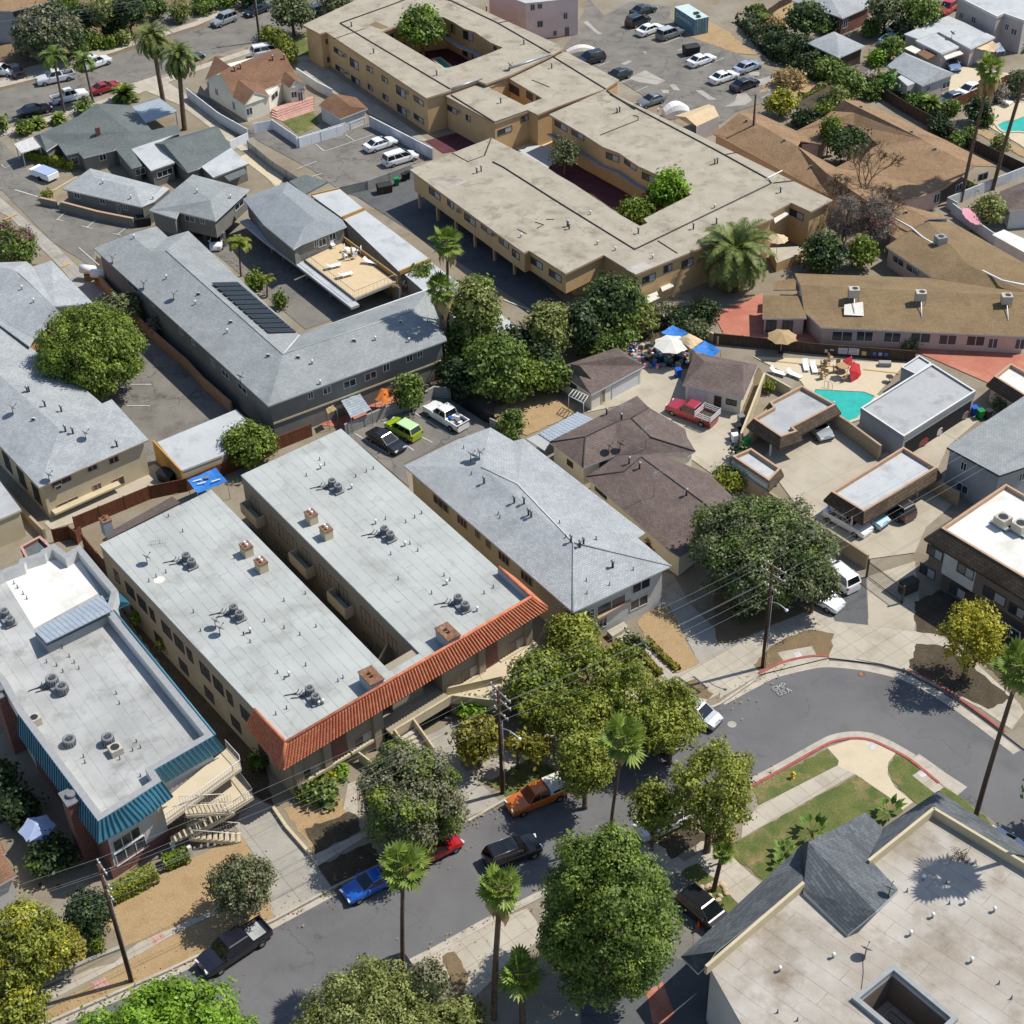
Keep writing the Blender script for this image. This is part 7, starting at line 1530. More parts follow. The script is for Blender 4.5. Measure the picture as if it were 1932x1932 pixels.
def car(label,cat,kind,col,s,xr,yr,xf,yf,group=None,roofcol=None,bed=None,sc=1.0,rot=0,z=.0):
 pr=car_proto(kind,col,roofcol,bed);a,b=at(s,xr,yr,.75),at(s,xf,yf,.75);m=(a+b)/2;rz=math.atan2(b.y-a.y,b.x-a.x)+rot
 loc=Vector((m.x,m.y,z))
 if not pr[1]:pr[1]=True;o=pr[0];o.location=loc;o.rotation_euler=(0,0,rz);o.scale=(sc,)*3
 else:o=dup(pr[0],loc,rz,sc=sc)
 tag(o,label,cat,group);
 if not group and 'group' in o:del o['group']
 return o
WH,BK,SV,GY='e6e7e8','17191d','b4b9bf','6d7073'
G1='cars in the car park behind the peach blocks'
car('black pickup with open grey bed parked at the near kerb','pickup','crew','1d1d27','c6',1850,730,1440,1000,bed='grey',sc=.97)
car('bright blue hatchback half hidden under the first fan palm','car','coupe','1d5bb4','c7',730,380,500,500,sc=.95)
car('red car half hidden by the grey-green tree at the kerb','car','sedan','a3161c','c7',930,270,1140,165,sc=.95)
car('black SUV with chrome roof rails driving in the street','suv','suv','14161b','d1',195,985,515,860,sc=.95)
car('orange pickup with a white camper shell at the kerb','pickup','pickup','c2661f','d1',660,500,370,620,bed='cap',sc=.9)
car('white SUV under the open yellow-green tree on the south kerb','suv','suv',WH,'d1',1440,680,1250,770,z=.13)
car('silver car nose out of the street tree at the bend','car','hatch',SV,'c4',1470,1270,1600,1340,sc=.95)
car('pale car mostly hidden in the big street tree','car','sedan',SV,'d1',1240,120,1330,180)
hc=car('hatchback with black roof, white hood and shaded body painted dark in the side drive','car','hatch','2b2225','d1',1510,1230,1700,1390,roofcol=BK,z=.13,sc=1.05)  # body colour darkened to imitate shade on the car's sides
g_=MB();g_.face([(.95,-.8,1.055),(1.95,-.7,.87),(1.95,.7,.87),(.95,.8,1.055)]);g_.face([(1.95,-.7,.87),(2.085,-.66,.57),(2.085,.66,.57),(1.95,.7,.87)]);g_.build('hood',paint(WH),hc,origin=(0,0,0))
car('dark car hidden under the feathery tree at the bottom','car','sedan',BK,'c7',760,1010,610,1090)
car('white sedan with black windows in the upper walled car park','car','sedan',WH,'a2',390,835,545,785,z=.13);car('white minivan in the upper walled car park','minivan','van',WH,'a2',495,915,660,865,z=.13,sc=.98)
car('black sedan beside the lime car in the middle car park','car','sedan','1b1d22','b4',545,370,710,470,z=.13,sc=.97);car('lime green boxy car in the middle car park','car','hatch','94ad1e','b4',790,390,660,320,roofcol='b9d6a0',z=.13,sc=1.02)
pk=car('white pickup with a loaded bed in the middle car park','pickup','pickup',WH,'b4',1060,340,870,225,z=.13,sc=.98)
car('black SUV in the tree shade of the car park','suv','suv',BK,'a3',795,185,920,135,G1,z=.13,sc=.95);car('dark car deepest in the tree shade of the car park','car','sedan',BK,'a3',850,95,950,60,G1,z=.13);car('white sedan beside the shaded black SUV','car','sedan',WH,'a3',865,255,1035,195,G1,z=.13);car('grey SUV with a pale roof beside the container','suv','suv',GY,'a3',1020,285,1185,230,G1,roofcol=SV,z=.13,sc=.97)
car('white sedan by the black dumpster','car','sedan',WH,'a3',1260,490,1430,430,G1,z=.13);car('silver-blue sedan at the far end of the car park row','car','sedan','9aa3b5','a3',1615,545,1785,480,G1,z=.13);car('white sedan between the silver and the black sedans','car','sedan',WH,'a3',1430,620,1605,560,G1,z=.13);car('glossy black sedan, lowest in the car park row','car','sedan','15172a','a3',1590,680,1765,615,G1,z=.13)
car('dark blue SUV parked close behind the peach roof','suv','suv','161c2b','a3',550,440,430,470,G1,z=.13);car('black car half hidden behind the peach roof corner','car','sedan',BK,'a3',755,560,640,600,G1,z=.13);car('grey coupe behind the long peach roof','car','coupe',GY,'a3',1015,750,890,790,G1,z=.13)
G2='cars along the far street'
car('grey SUV at the far kerb of the upper street','suv','suv','8d9194','a1',1330,80,1190,135,G2,sc=.97);car('dark blue sedan at the far kerb right of the grey SUV','car','sedan','17222f','a1',1510,25,1380,75,G2);car('white SUV at the far kerb behind the queen palm','suv','suv',WH,'a1',490,365,590,330,G2);car('pale pickup at the far kerb left of the queen palm','pickup','pickup','cfd3d6','a1',395,415,225,450,G2);car('white pickup loaded with gear at the near kerb','pickup','pickup',WH,'a1',300,560,480,515,G2,sc=.95);car('red coupe at the near kerb by the queen palm','car','coupe','9c1620','a1',530,505,660,465,G2);car('black sedan at the near kerb left of the loaded pickup','car','sedan',BK,'a1',100,640,285,590,G2);car('white car at the left edge in the far driveway','car','hatch',WH,'a1',-30,395,45,400,G2,z=.13);car('dark car in the far driveway at left','car','sedan',BK,'a1',110,420,60,370,G2,z=.13);car('white van behind the gabled house','van','van',WH,'a1',1440,300,1570,275,z=.13);car('dark car under the tree at the top, right of the far pole','car','suv','2a3038','a1',1760,70,1850,40,G2);car('grey car by the peach roof at the top edge','car','sedan','4a4f55','a1',1860,35,1960,5,G2);car('black car glimpsed beside the tall date palm crown','car','sedan',BK,'a1',1020,340,1110,310,G2)
car('white hatchback nosing out under the two-storey grey house','car','hatch',WH,'a5',1225,425,1215,480,z=.13,sc=.9)
car('silver car in the shake-skirted carport by the pool','car','sedan','8f9398','b6',560,690,640,780,z=.13);car('white sedan under the long shake-skirted carport','car','sedan',WH,'b6',700,1290,900,1400,z=.13,sc=1.03);car('pale blue car nosing from the long carport','car','hatch','9fc0d2','b6',860,1270,1000,1345,z=.13);car('dark car with red lights under the long carport','car','suv','2c2528','b6',1150,1290,1030,1210,z=.13)
for x,y,c,l in((1460,620,GY,'grey car tail in the large grey garage'),(1290,725,'c9ccd0','pale car in the middle of the large grey garage'),(1195,790,'7c1f26','dark red car at the near end of the large grey garage')):car(l,'car','sedan',c,'b6',x+25,y+15,x-60,y-50,z=.13)
car('white SUV tail by the right utility pole in the paved drive','suv','suv',WH,'c5',780,500,680,420,z=.13);car('white car peeking out low in the great grey-green tree','car','sedan',WH,'c5',560,560,670,620,z=.13)
car('dark sedan beside the lilac gabled house','car','sedan','4c5663','a4',1470,680,1350,715,z=.13);car('white car nosed up to the dark sedan by the lilac house','car','sedan',WH,'a4',1590,610,1490,660,z=.13);car('blue-grey car under the little carport roof','car','sedan','6f86a8','a4',1400,420,1440,475,z=.13);car('red car at the top edge by the two-storey lilac house','car','suv','b01a20','a4',1420,40,1360,80,z=.13);car('dark car in the tree shade by the pale flat roofs','car','suv',BK,'a4',1080,200,990,225,z=.13);car('blue car under the tree by the small white shelter','car','sedan','7fa0c2','a4',960,290,1040,260,z=.13);car('pale car at the far right end of the street under tree shade','car','sedan','c9d6e0','d2',1930,900,1790,790)
tr=car('red pickup with a white stake bed in the bungalow court','truck','pickup','9e2430','b5',1400,830,1140,730,z=.13,sc=.98)
g_=MB();
for s_ in(1,-1):
 for z in(1.15,1.4,1.65):g_.box((-1.95,s_*1.02,z),2.0,.05,.1)
 for x in(-2.9,-1.9,-1.0):g_.box((x,s_*1.02,.95),.08,.07,.85)
for z in(1.15,1.4,1.65):g_.box((-.98,0,z),.05,2.0,.1);g_.box((-2.92,0,z),.05,2.0,.1)
g_.build('stake_side','trim_white',tr,origin=(0,0,0))
g_=MB();g_.box((-1.95,0,.98),2.0,2.1,.06);g_.build('flatbed','wood_dark',tr,origin=(0,0,0))
rg=random.Random(3);g_=MB()
for i in range(9):g_.box((-1.1-rg.random()*1.5,rg.uniform(-.6,.6),.75+rg.random()*.3),rg.uniform(.3,.6),rg.uniform(.2,.5),rg.uniform(.15,.3),rg.uniform(0,3),rg.randrange(3))
ld=g_.build('cargo_pile',['plastic_white','plastic_blue','metal_mid'],None,origin=(0,0,0));ld.location=pk.location;ld.rotation_euler=pk.rotation_euler;tag(ld,'jumbled white and blue bundles in the open bed of the white pickup','cargo');ld['kind']='stuff'
p=at('a1',250,985,.6);tl=thing('camper_trailer','small white flat-roofed trailer by the trimmed hedge','trailer',(p.x,p.y,.13));az=ang(at('a1',180,960),at('a1',310,1010))
g_=MB();g_.box((p.x,p.y,.55),3.9,1.8,.75,az);g_.build('body','plastic_white',tl);g_=MB();g_.box((p.x+.3*math.cos(az),p.y+.3*math.sin(az),1.3),2.9,1.9,.12,az);g_.build('roof','cloth_blue',tl)
for s_ in(1,-1):c_=(p.x-s_*math.sin(az)*.9,p.y+s_*math.cos(az)*.9,.45);g_=MB();g_.lathe(c_,[(.01,.1),(.32,.1),(.32,-.1),(.01,-.1)],14,0,(-math.sin(az),math.cos(az),0));g_.build('wheel','tyre',tl)
def cover(lab,s,xr,yr,xf,yf,cat,mat='cloth_white',L=4.4,W=1.9,h=1.5):
 a,b=at(s,xr,yr,.7),at(s,xf,yf,.7);m=(a+b)/2;az=ang(a,b);ca,sa=math.cos(az),math.sin(az);g_=MB();rings=[]
 for i in range(9):
  t=i/8;hh=h*(.55+.45*math.sin(math.pi*min(1,max(0,t*1.1-.05)))**.7);ww=W/2*(.75+.25*math.sin(math.pi*t));x=(t-.5)*L
  rings.append([Vector((m.x+ca*x-sa*y,m.y+sa*x+ca*y,.13+z))for y,z in((-ww,0),(-ww*.98,hh*.6),(-ww*.7,hh*.92),(0,hh),(ww*.7,hh*.92),(ww*.98,hh*.6),(ww,0))])
 for r_,q in zip(rings,rings[1:]):
  for j in range(6):g_.face([r_[j],q[j],q[j+1],r_[j+1]],0,True)
 g_.face(rings[0]);g_.face(rings[-1][::-1]);tag(g_.build('covered_car',mat,None,origin=(m.x,m.y,0)),lab,cat)
cover('car under a white cover behind the peach roof','a3',500,385,340,400,'covered car');cover('white domed covered vehicle next to the beige canopy','a3',1215,850,1080,870,'covered car','plastic_white',3.6,2.2,2.1)
q=P('a3','1140,890 1400,800 1480,890 1310,970',2.5);cp=thing('canopy_tent','beige fabric canopy tent with lilac side sheet by the brown roofs','canopy',(q[0].x,q[0].y,.13))
g_=MB();rdg=[(q[0]+q[3])/2+Vector((0,0,.6)),(q[1]+q[2])/2+Vector((0,0,.6))];g_.face([q[3],q[2],rdg[1],rdg[0]]);g_.face([q[0],rdg[0],rdg[1],q[1]]);g_.face([q[2],q[1],rdg[1]]);g_.face([q[0],q[3],rdg[0]]);g_.build('canopy','cloth_beige',cp)
g_=MB();quadwall(g_,[Vector((v.x,v.y,.15))for v in(q[3],q[2],q[1])],2.3,.03);g_.build('side_sheet','st_lilac',cp)
for v in q:g_=MB();g_.tube([(v.x,v.y,.13),v],.04,5);g_.build('post','trim_white',cp)
q=[at('a3',x,y,2.7)for x,y in((1118,52),(1296,165),(1385,128),(1235,50))];b0=at('a3',1290,278,.15)
ca_=(q[1]-q[0]);ca_.z=0;ca_.normalize();cb_=Vector((-ca_.y,ca_.x,0));b0=Vector((b0.x,b0.y,.13));Lc,Wc,Hc=6.06,2.44,2.59
ct_=thing('shipping_container','blue-green steel shipping container with pale top at the car park edge','container',b0)
def cpt(a,b,z):return b0-ca_*a+cb_*b+Vector((0,0,z))
g_=MB();nC=40
for face_,n_ in(('s',nC),('e',14),('n',nC)):
 for i in range(n_):
  u0,u1=i/n_,(i+1)/n_;d0,d1=[.05*(k%4 in(1,2))for k in(i,i+1)]
  f={'s':lambda u,d:(u*Lc,d),'n':lambda u,d:(u*Lc,Wc-d),'e':lambda u,d:(d,u*Wc)}[face_];a,b=f(u0,d0),f(u1,d1);g_.face([cpt(a[0],a[1],.1),cpt(b[0],b[1],.1),cpt(b[0],b[1],Hc),cpt(a[0],a[1],Hc)])
g_.face([cpt(Lc,0,.1),cpt(Lc,Wc,.1),cpt(Lc,Wc,Hc),cpt(Lc,0,Hc)]);g_.build('body','container',ct_)
g_=MB();g_.prism([cpt(-.03,-.03,0),cpt(Lc+.03,-.03,0),cpt(Lc+.03,Wc+.03,0),cpt(-.03,Wc+.03,0)],Hc+.13,Hc+.19);g_.build('roof',surf('pale_aqua_roof','c9dcd9','bcd0cf',1,fine=.05),ct_)
for i in range(4):v=cpt(-.02,.45+i*.5,0);g_=MB();g_.tube([v+Vector((0,0,.2)),v+Vector((0,0,2.5))],.03,5);g_.build('lock_rod','galv',ct_)
text_on(ct_,'lettering','HAMBURG',cpt(4.6,-.035,1.35),ca_,Vector((0,0,1)),.75,'trim_white')
g_=MB();g_.lathe(cpt(5.1,-.03,1.65),[(.22,0),(.34,0),(.34,.02),(.22,.02),(.22,0)],18,0,cb_);g_.build('emblem','trim_white',ct_)
for a,b,w_ in((1.9,1.4,.8),(.6,1.0,.6)):v=cpt(a,b,Hc+.19);g_=MB();g_.box(v,w_,.7,.1,.4);tag(g_.build('tarp_bundle','black',None,origin=v),'dark bundle lying on the container top, '+('near its middle' if a>1 else 'near its door end'),'bundle')
# --- roof equipment
bpy.context.view_layer.update();DG=bpy.context.evaluated_depsgraph_get()
def on_roof(s,x,y,z):
 """point where the sight line meets a roof surface, else the point at height z"""
 d=ray(s,x,y).normalized();o=Vector((0,0,CAM_H))
 for _ in range(8):
  ok,loc,n,i,ob,m=S.ray_cast(DG,o,d)
  if not ok:break
  if n.z>.5 and loc.z>1.8 and('roof' in ob.name or 'slope' in ob.name):return loc
  o=loc+d*.02
 return at(s,x,y,z)
def ac_pair(label,s,pts,z,group,mat='metal_mid',platform=True,hoses=True,r=.36,h=.85):
 """condensing units on a low sheet-metal platform: pts are the unit centres on the roof"""
 c=[at(s,x,y,z+h)for x,y in pts];m=sum(c,Vector())/len(c)
 if platform:
  az=ang(c[0],c[-1])if len(c)>1 else GRID;d=Vector((math.cos(az),math.sin(az),0));n=Vector((-d.y,d.x,0));g_=MB()
  pf=thing('equipment_platform','low metal platform under '+' '.join(label.split()[:12]),'platform',(m.x,m.y,z),'condenser platforms')
  g_.box((m.x,m.y,z+.14),1.9,1.0,.05,az);g_.build('deck','galv',pf)
  for a in(-1,1):v=m+d*a*.7;g_=MB();g_.box((v.x,v.y,z),.12,.98,.14,az);g_.build('sleeper','wood_dark',pf)
  if hoses:
   g_=MB();rg=random.Random(int(m.x*100))
   for k in range(4):
    a=m-d*(.9+k*.12)*(1 if k%2 else.6)-n*(.3+.1*k);e_=a-n*(.5+.2*k)-d*.3
    g_.tube(smooth_path([Vector((a.x,a.y,z+.4)),Vector((a.x,a.y,z+.12))-n*.3,Vector((e_.x,e_.y,z+.06)),Vector((e_.x,e_.y,z-.02))-n*.1],4),.035,5)
   g_.build('hoses','black',pf)
 for i,v in enumerate(c):
  o=thing('air_conditioner',label+(', %s unit'%('upper','lower','third')[i]if len(c)>1 else ''),'air conditioner',(v.x,v.y,z),group);zb=z+(.2 if platform else.02);g_=MB()
  sq=mat!='metal_mid'
  if sq:g_.box((v.x,v.y,zb),r*1.9,r*1.9,h-.2,GRID)
  else:g_.lathe((v.x,v.y,zb),[(r,0),(r,h-.22),(r*.96,h-.2),(r*.62,h-.2),(r*.6,h-.27),(.01,h-.27)],18)
  g_.build('housing',mat,o);g_=MB()
  if sq:g_.lathe((v.x,v.y,zb+h-.2),[(r*.72,.012),(.01,.013)],16)
  else:
   for k in range(14):a=k*.4488;g_.box((v.x+math.cos(a)*r*1.005,v.y+math.sin(a)*r*1.005,zb+.08),.03,.07,h-.42,a)
   g_.lathe((v.x,v.y,zb+h-.26),[(r*.58,0),(.01,.01)],14)
  g_.build('fan_grille','metal_dark',o);g_=MB()
  for k in range(3):g_.box((v.x,v.y,zb+h-.19),r*1.25,.03,.02,k*1.047)
  g_.build('fan_guard','metal_mid' if not sq else 'metal_dark',o)
GA='rooftop air conditioners'
for lab,q in(('condensers at the rear of the left tiled-block wing','350,1090'),):pass
for lab,s,pts in(('condenser pair at the rear of the left wing','b3',[(1045,930),(1075,962)]),('condenser pair at the middle of the left wing','b3',[(1312,1222),(1345,1256)]),('condenser pair near the tile front of the left wing','c3',[(485,420),(522,468)]),('condenser pair at the rear of the right wing','b4',[(322,640),(355,668)]),('condenser pair at the middle of the right wing','b4',[(617,908),(650,938)]),('condenser pair near the tile front of the right wing','b4',[(1032,1295),(1072,1335)])):ac_pair(lab,s,pts,rz,GA)
ac_pair('condenser pair beside the white roof of the stepped block','c1',[(25,590),(65,645)],r2+.02,GA,hoses=False);ac_pair('condenser pair in the middle of the stepped block roof','c1',[(360,1065),(430,1120)],r2,GA,r=.5);ac_pair('single round condenser on the stepped block roof','c2',[(478,355)],r2,GA,platform=False,r=.5);ac_pair('tall condenser beside a beige unit on the stepped block','c2',[(750,340)],r2,GA,r=.48,h=1.0,platform=False);ac_pair('beige box condenser on the stepped block','c2',[(805,415)],r2,GA,'metal_beige',False,r=.5,h=.8);ac_pair('small beige cooler at the left parapet of the stepped block','c2',[(235,205)],r2,GA,'metal_beige',False,r=.45,h=.9)
ac_pair('box condenser on the white roof of the brown block, left','c5',[(1800,85)],zt-.3,GA,'metal_beige',True,r=.62,h=1.0,hoses=False);ac_pair('box condenser on the white roof of the brown block, at the edge','c5',[(1915,125)],zt-.3,GA,'metal_beige',True,r=.62,h=1.0,hoses=False)
for lab,x,y in(('evaporative cooler above the white patch on the pink row house',905,1195),('evaporative cooler in the middle of the pink row house roof',1310,1215),('evaporative cooler on the right of the pink row house roof',1830,1235)):
 v=at('b2',x,y,4.6);o=thing('evaporative_cooler',lab,'cooler',(v.x,v.y,3.2),'coolers on the pink row house');g_=MB();g_.box((v.x,v.y,3.75),1.15,1.0,.95,-.05);g_.build('housing','metal_beige',o);g_=MB();g_.lathe((v.x+.1,v.y,4.7),[(.33,.012),(.01,.013)],16);g_.build('fan_grille','metal_dark',o)
 for a,b in((-.5,-.4),(.5,-.4),(-.5,.4),(.5,.4)):g_=MB();g_.box((v.x+a,v.y+b,2.9),.06,.06,.86);g_.build('stand_leg','metal_mid',o)
 g_=MB();g_.tube([(v.x,v.y-.5,3.8),(v.x-.3,v.y-2.6,3.05)],.06,6);g_.build('drain_pipe','pipe_white',o)
v=at('b2',1430,880,4.5);o=thing('evaporative_cooler','grey box cooler on the low brown-shingled house','cooler',(v.x,v.y,3.5));g_=MB();g_.box((v.x,v.y,3.7),1.2,1.1,.9,.3);g_.build('housing','galv',o);g_=MB();g_.lathe((v.x,v.y,4.6),[(.35,.012),(.01,.013)],16);g_.build('fan_grille','metal_dark',o)
def vent_box(label,s,x,y,z,h=1.0,w=1.1,l=.9,grp='rust-topped chimney boxes',mat='st_cream'):
 v=at(s,x,y,z+h);o=thing('chimney_box',label,'chimney',(v.x,v.y,z),grp);g_=MB();g_.box((v.x,v.y,z-.05),w*.92,l*.92,h,GRID);g_.build('shaft',mat,o);g_=MB();g_.box((v.x,v.y,z+h-.05),w,l,.12,GRID);g_.build('cap','rust',o)
 for k in(-1,1):g_=MB();u=(v.x+math.cos(GRID)*.2*k,v.y+math.sin(GRID)*.2*k,z+h+.07);g_.cyl(u,.09,.2,10);g_.ball((u[0],u[1],u[2]+.24),.12,0,.6);g_.build('flue','pipe_white' if h<1.2 else 'rust',o)
for lab,s,x,y in(('rust-topped chimney box on the left wing, upper of its two','b3',1385,882),('rust-topped chimney box on the left wing, lower of its two','b3',1468,970),('rust-topped chimney box on the right wing, upper of its two','b3',1750,700),('rust-topped chimney box on the right wing, lower of its two','b3',1835,785)):vent_box(lab,s,x,y,rz)
vent_box('wide rusty chimney behind the tile front, left one','c3',858,350,rz,1.25,2.0,1.3,mat='st_bluegrey');vent_box('wide rusty chimney behind the tile front, right one','c3',1320,85,rz,1.25,2.0,1.3,mat='st_bluegrey');vent_box('tall pale chimney at the rear corner of the left wing','b3',592,735,5.0,1.6,1.0,.9,mat='st_bluegrey')
VP={}
def vents(label,s,txt,z,group,kind='pipe'):
 for t in txt.split():
  x,y=[float(q)for q in t.split(',')];v=on_roof(s,x,y,z)
  if kind not in VP:
   o=thing('vent_pipe' if kind!='hood' else 'roof_vent',label,'vent',v,group);g_=MB()
   if kind=='pipe':g_.cyl((0,0,-.05),.04,.42,8);g_.build('pipe','metal_dark',o,origin=(0,0,0));g_=MB();g_.lathe((0,0,0),[(.12,.0),(.05,.05)],10);g_.build('flashing','metal_mid',o,origin=(0,0,0))
   elif kind=='white':g_.cyl((0,0,-.05),.08,.45,10);g_.build('pipe','galv',o,origin=(0,0,0));g_=MB();g_.lathe((0,0,.38),[(.01,.16),(.13,.1),(.13,0),(.01,0)],12);g_.build('cap','pipe_white',o,origin=(0,0,0))
   elif kind=='tee':g_.cyl((0,0,-.05),.09,.75,10);g_.build('pipe','pipe_black',o,origin=(0,0,0));g_=MB();g_.lathe((0,0,.66),[(.01,.2),(.17,.12),(.17,0),(.01,0)],12);g_.build('cap','galv',o,origin=(0,0,0))
   else:g_.face([(-.3,-.25,0),(.3,-.25,0),(.2,-.2,.32),(-.2,-.2,.32)]);g_.face([(-.3,-.25,0),(-.2,-.2,.32),(0,.45,.04)]);g_.face([(.3,-.25,0),(0,.45,.04),(.2,-.2,.32)]);g_.face([(-.2,-.2,.32),(.2,-.2,.32),(0,.45,.04)]);g_.build('hood','cloth_white',o,origin=(0,0,0));g_=MB();g_.face([(-.16,-.26,.05),(.16,-.26,.05),(.13,-.235,.25),(-.13,-.235,.25)]);g_.build('grille','trim_dark',o,origin=(0,0,0))
   VP[kind]=o
  else:dup(VP[kind],v,0,label,group)
vents('short vent pipe on the pale left wing of the tile-fronted block','b3','950,720 1030,805 935,1035 1490,1310 1600,1195 1090,1260 880,1060 840,1085 1320,955 1720,1155 1375,1385 1410,1375 1130,1365 1780,1340',rz,'vent pipes on the left wing');vents('short vent pipe on the pale left wing of the tile-fronted block','c3','90,105 130,150 335,65 430,105 465,290 295,335 335,372 690,365 660,385 285,585 350,550',rz,'vent pipes on the left wing')
vents('short vent pipe on the pale right wing of the tile-fronted block','b4','255,530 283,558 180,620 458,625 518,597 557,580 625,865 740,882 790,855 828,832 763,1003 807,1042 655,1062 697,1202 885,1282 955,1182 988,1208 1232,1250 1180,1282',rz,'vent pipes on the right wing');vents('white capped vent on the pale right wing','b4','260,578 735,1012 970,1230 1140,1380 435,690 570,888',rz,'capped vents on the right wing','white')
vents('white capped vent on the pale left wing','c3','130,88 365,352 570,520 545,530',rz,'capped vents on the left wing','white')
vents('thin vent pipe on the stepped white block roof','c1','100,405 125,435 165,480 190,512 440,860 490,920 525,962 558,1005 400,985 330,960 445,1028',r2+.02,'vent pipes on the stepped block');vents('thin vent pipe on the stepped white block roof','c2','820,55 842,125 962,395 990,435 845,515 590,500 600,540 935,455 990,635',r2,'vent pipes on the stepped block')
vents('vent pipe on the grey-roofed white block','b4','1065,465 1110,610 1260,835 1270,855 1605,885 1810,975 1640,965',5.6,'vent pipes on the white block');vents('vent pipe on the grey-roofed white block','c4','745,385 908,415 750,475 815,95 1075,308',5.3,'vent pipes on the white block');vents('black capped flue on the grey-roofed white block','b4','1180,660 1350,770 1405,775 1430,840 1445,850 1670,990 1720,1020 1740,1005 1905,1135',5.6,'flues on the white block','tee');vents('black capped flue on the grey-roofed white block','c4','930,290',5.6,'flues on the white block','tee')
vents('white roof vent hood on the L-shaped grey roof','a5','1118,755 1300,912 1510,1102',5.7,'vent hoods on the L-shaped roof','hood');vents('white roof vent hood on the L-shaped grey roof','a6','390,982 705,888 968,782',5.8,'vent hoods on the L-shaped roof','hood');vents('small white capped vent on the L-shaped grey roof','a5','937,668 1100,812 1280,972 755,440',5.6,'capped vents on the L-shaped roof','white');vents('small white capped vent on the L-shaped grey roof','a6','470,1018 825,885 1120,780 1015,895 515,1132',5.5,'capped vents on the L-shaped roof','white')
vents('white vent hood on the tan courtyard house roofs','b2','250,180 478,298 640,458 942,95 1248,246 1390,350 1215,732',3.9,'vent hoods on the brown roofs','hood')
vents('dark capped flue on the tan gravel roof','b1','365,760 1190,410 1205,405 1560,570 655,115 640,122 1070,775 1200,745 760,800',z9,'flues on the largest peach roof','tee');vents('white capped vent on the tan gravel roof','b1','100,820 490,692 530,860 630,895 840,940 1188,655 870,115',z9,'capped vents on the largest peach roof','white');vents('dark capped flue on the farther peach roofs','a2','305,150 430,300 1065,60 785,425 1275,250 1432,385 1145,580',5.4,'flues on the farther peach roofs','tee');vents('dark capped flue on the tan gravel roof','a2','1010,975 1035,965 1520,1275 1530,1290',z9,'flues on the largest peach roof','tee')
vents('white capped vent on the stained bottom right roof','d3','970,722 700,790 1470,520 1358,610 1780,490 1630,450 1665,745 1425,330',zb,'capped vents on the bottom right roof','white');vents('three-legged vent on the stained bottom right roof','d3','690,1000 790,1040 1342,390 1555,452 1805,855 1868,930 1540,350',zb,'vent pipes on the bottom right roof')
vents('capped flue on the cream block at left','b3','155,20 165,15 370,240 412,252 255,100 347,128 660,325',5.2,'flues on the cream block','tee');vents('white capped vent on the worn grey wing','a5','125,727 190,800',5.6,'vents on the worn grey wing','white');vents('white vent hood on the cream block at left','b3','190,172',5.3,'vent hoods on the cream block','hood');vents('small vent on the grey cottages','a5','580,130 738,215 1110,183 1298,215 862,220',3.6,'vents on the grey cottages','white');vents('capped flue on the plum-brown bungalow roofs','b5','618,795 730,835 790,1170 870,1210 1230,1415',3.2,'flues on the bungalows','tee');vents('capped flue on the brown gabled house','a1','1322,402 1355,388 1600,335 1535,340',4.4,'flues on the gabled house','tee')
DISH=[]
def dish(label,s,x,y,z,az=.3,r=.42,grp='satellite dishes'):
 v=on_roof(s,x,y,z)
 if not DISH:
  o=thing('satellite_dish',label,'dish',v,grp);g_=MB();ax=Vector((.75,0,.66));g_.lathe((0,0,.75),[(.001,0),(.2,.02),(.36,.07),(.45,.12)],16,0,ax);g_.build('reflector','metal_mid',o,origin=(0,0,0));g_=MB();g_.tube([(0,0,-.02),(0,0,.74)],.035,6);g_.build('mast','metal_dark',o,origin=(0,0,0));g_=MB();g_.tube([(0,0,.7),(.5,0,.95)],.02,5);g_.box((.5,0,.93),.1,.07,.09);g_.build('feed_arm','metal_dark',o,origin=(0,0,0));o.rotation_euler=(0,0,az);DISH.append(o)
 else:dup(DISH[0],v,az,label,grp)
for lab,s,x,y,z,az in(('dish on a wooden base at the rear of the left wing','b3',830,985,rz,.9),('dish near the middle of the left wing, upper','b3',1215,1345,rz,.8),('dish near the middle of the left wing, lower','b3',1240,1385,rz,.9),('left of the dishes at the rear peak of the white block','b4',1105,535,5.7,.6),('middle dish at the rear peak of the white block','b4',1130,545,5.7,.9),('right dish at the rear peak of the white block','b4',1155,520,5.7,.4),('dish at the front corner of the cream block at left','b3',280,520,4.7,.8),('dish on the slope of the cream block','b3',485,285,5.4,.8),('dish high on the left of the cream block','b3',75,140,5.0,.6),('dish in the middle of the L-shaped roof','a5',980,785,5.4,.5),('dish at the far end of the L-shaped roof','a5',635,580,5.2,.6),('dish near the eave of the L-shaped roof','a5',810,725,5.1,.6),('dish at the near corner of the L-shaped roof','a5',1355,1255,5.1,.9),('left dish on the speckled bungalow roof','b5',635,1085,3.2,.6),('right dish on the speckled bungalow roof','b5',720,1070,3.2,.8),('dish at the gable tip on the bottom right roof','d3',1250,410,7.0,1.0),('dish in the middle of the bottom right roof','d3',1130,715,zb,1.0),('dish on the peach roofs by the low step','a2',1195,395,z8,.5),('dish on the flat-roofed house at the top right','a4',1420,270,3.0,.5)):dish(lab,s,x,y,z,az)
def antenna(label,s,x,y,z,h=1.8,az=.3):
 v=on_roof(s,x,y,z);o=thing('roof_antenna',label,'antenna',v);g_=MB();g_.tube([v,v+Vector((0,0,h))],.025,5);g_.build('mast','galv',o);g_=MB();d=Vector((math.cos(az),math.sin(az),0));n=Vector((-d.y,d.x,0));t=v+Vector((0,0,h));g_.tube([t-d*.8,t+d*.8],.018,4)
 for k in range(8):c_=t+d*(-.75+k*.21);g_.tube([c_-n*(.25+.05*k),c_+n*(.25+.05*k)],.01,4)
 g_.build('elements','galv',o)
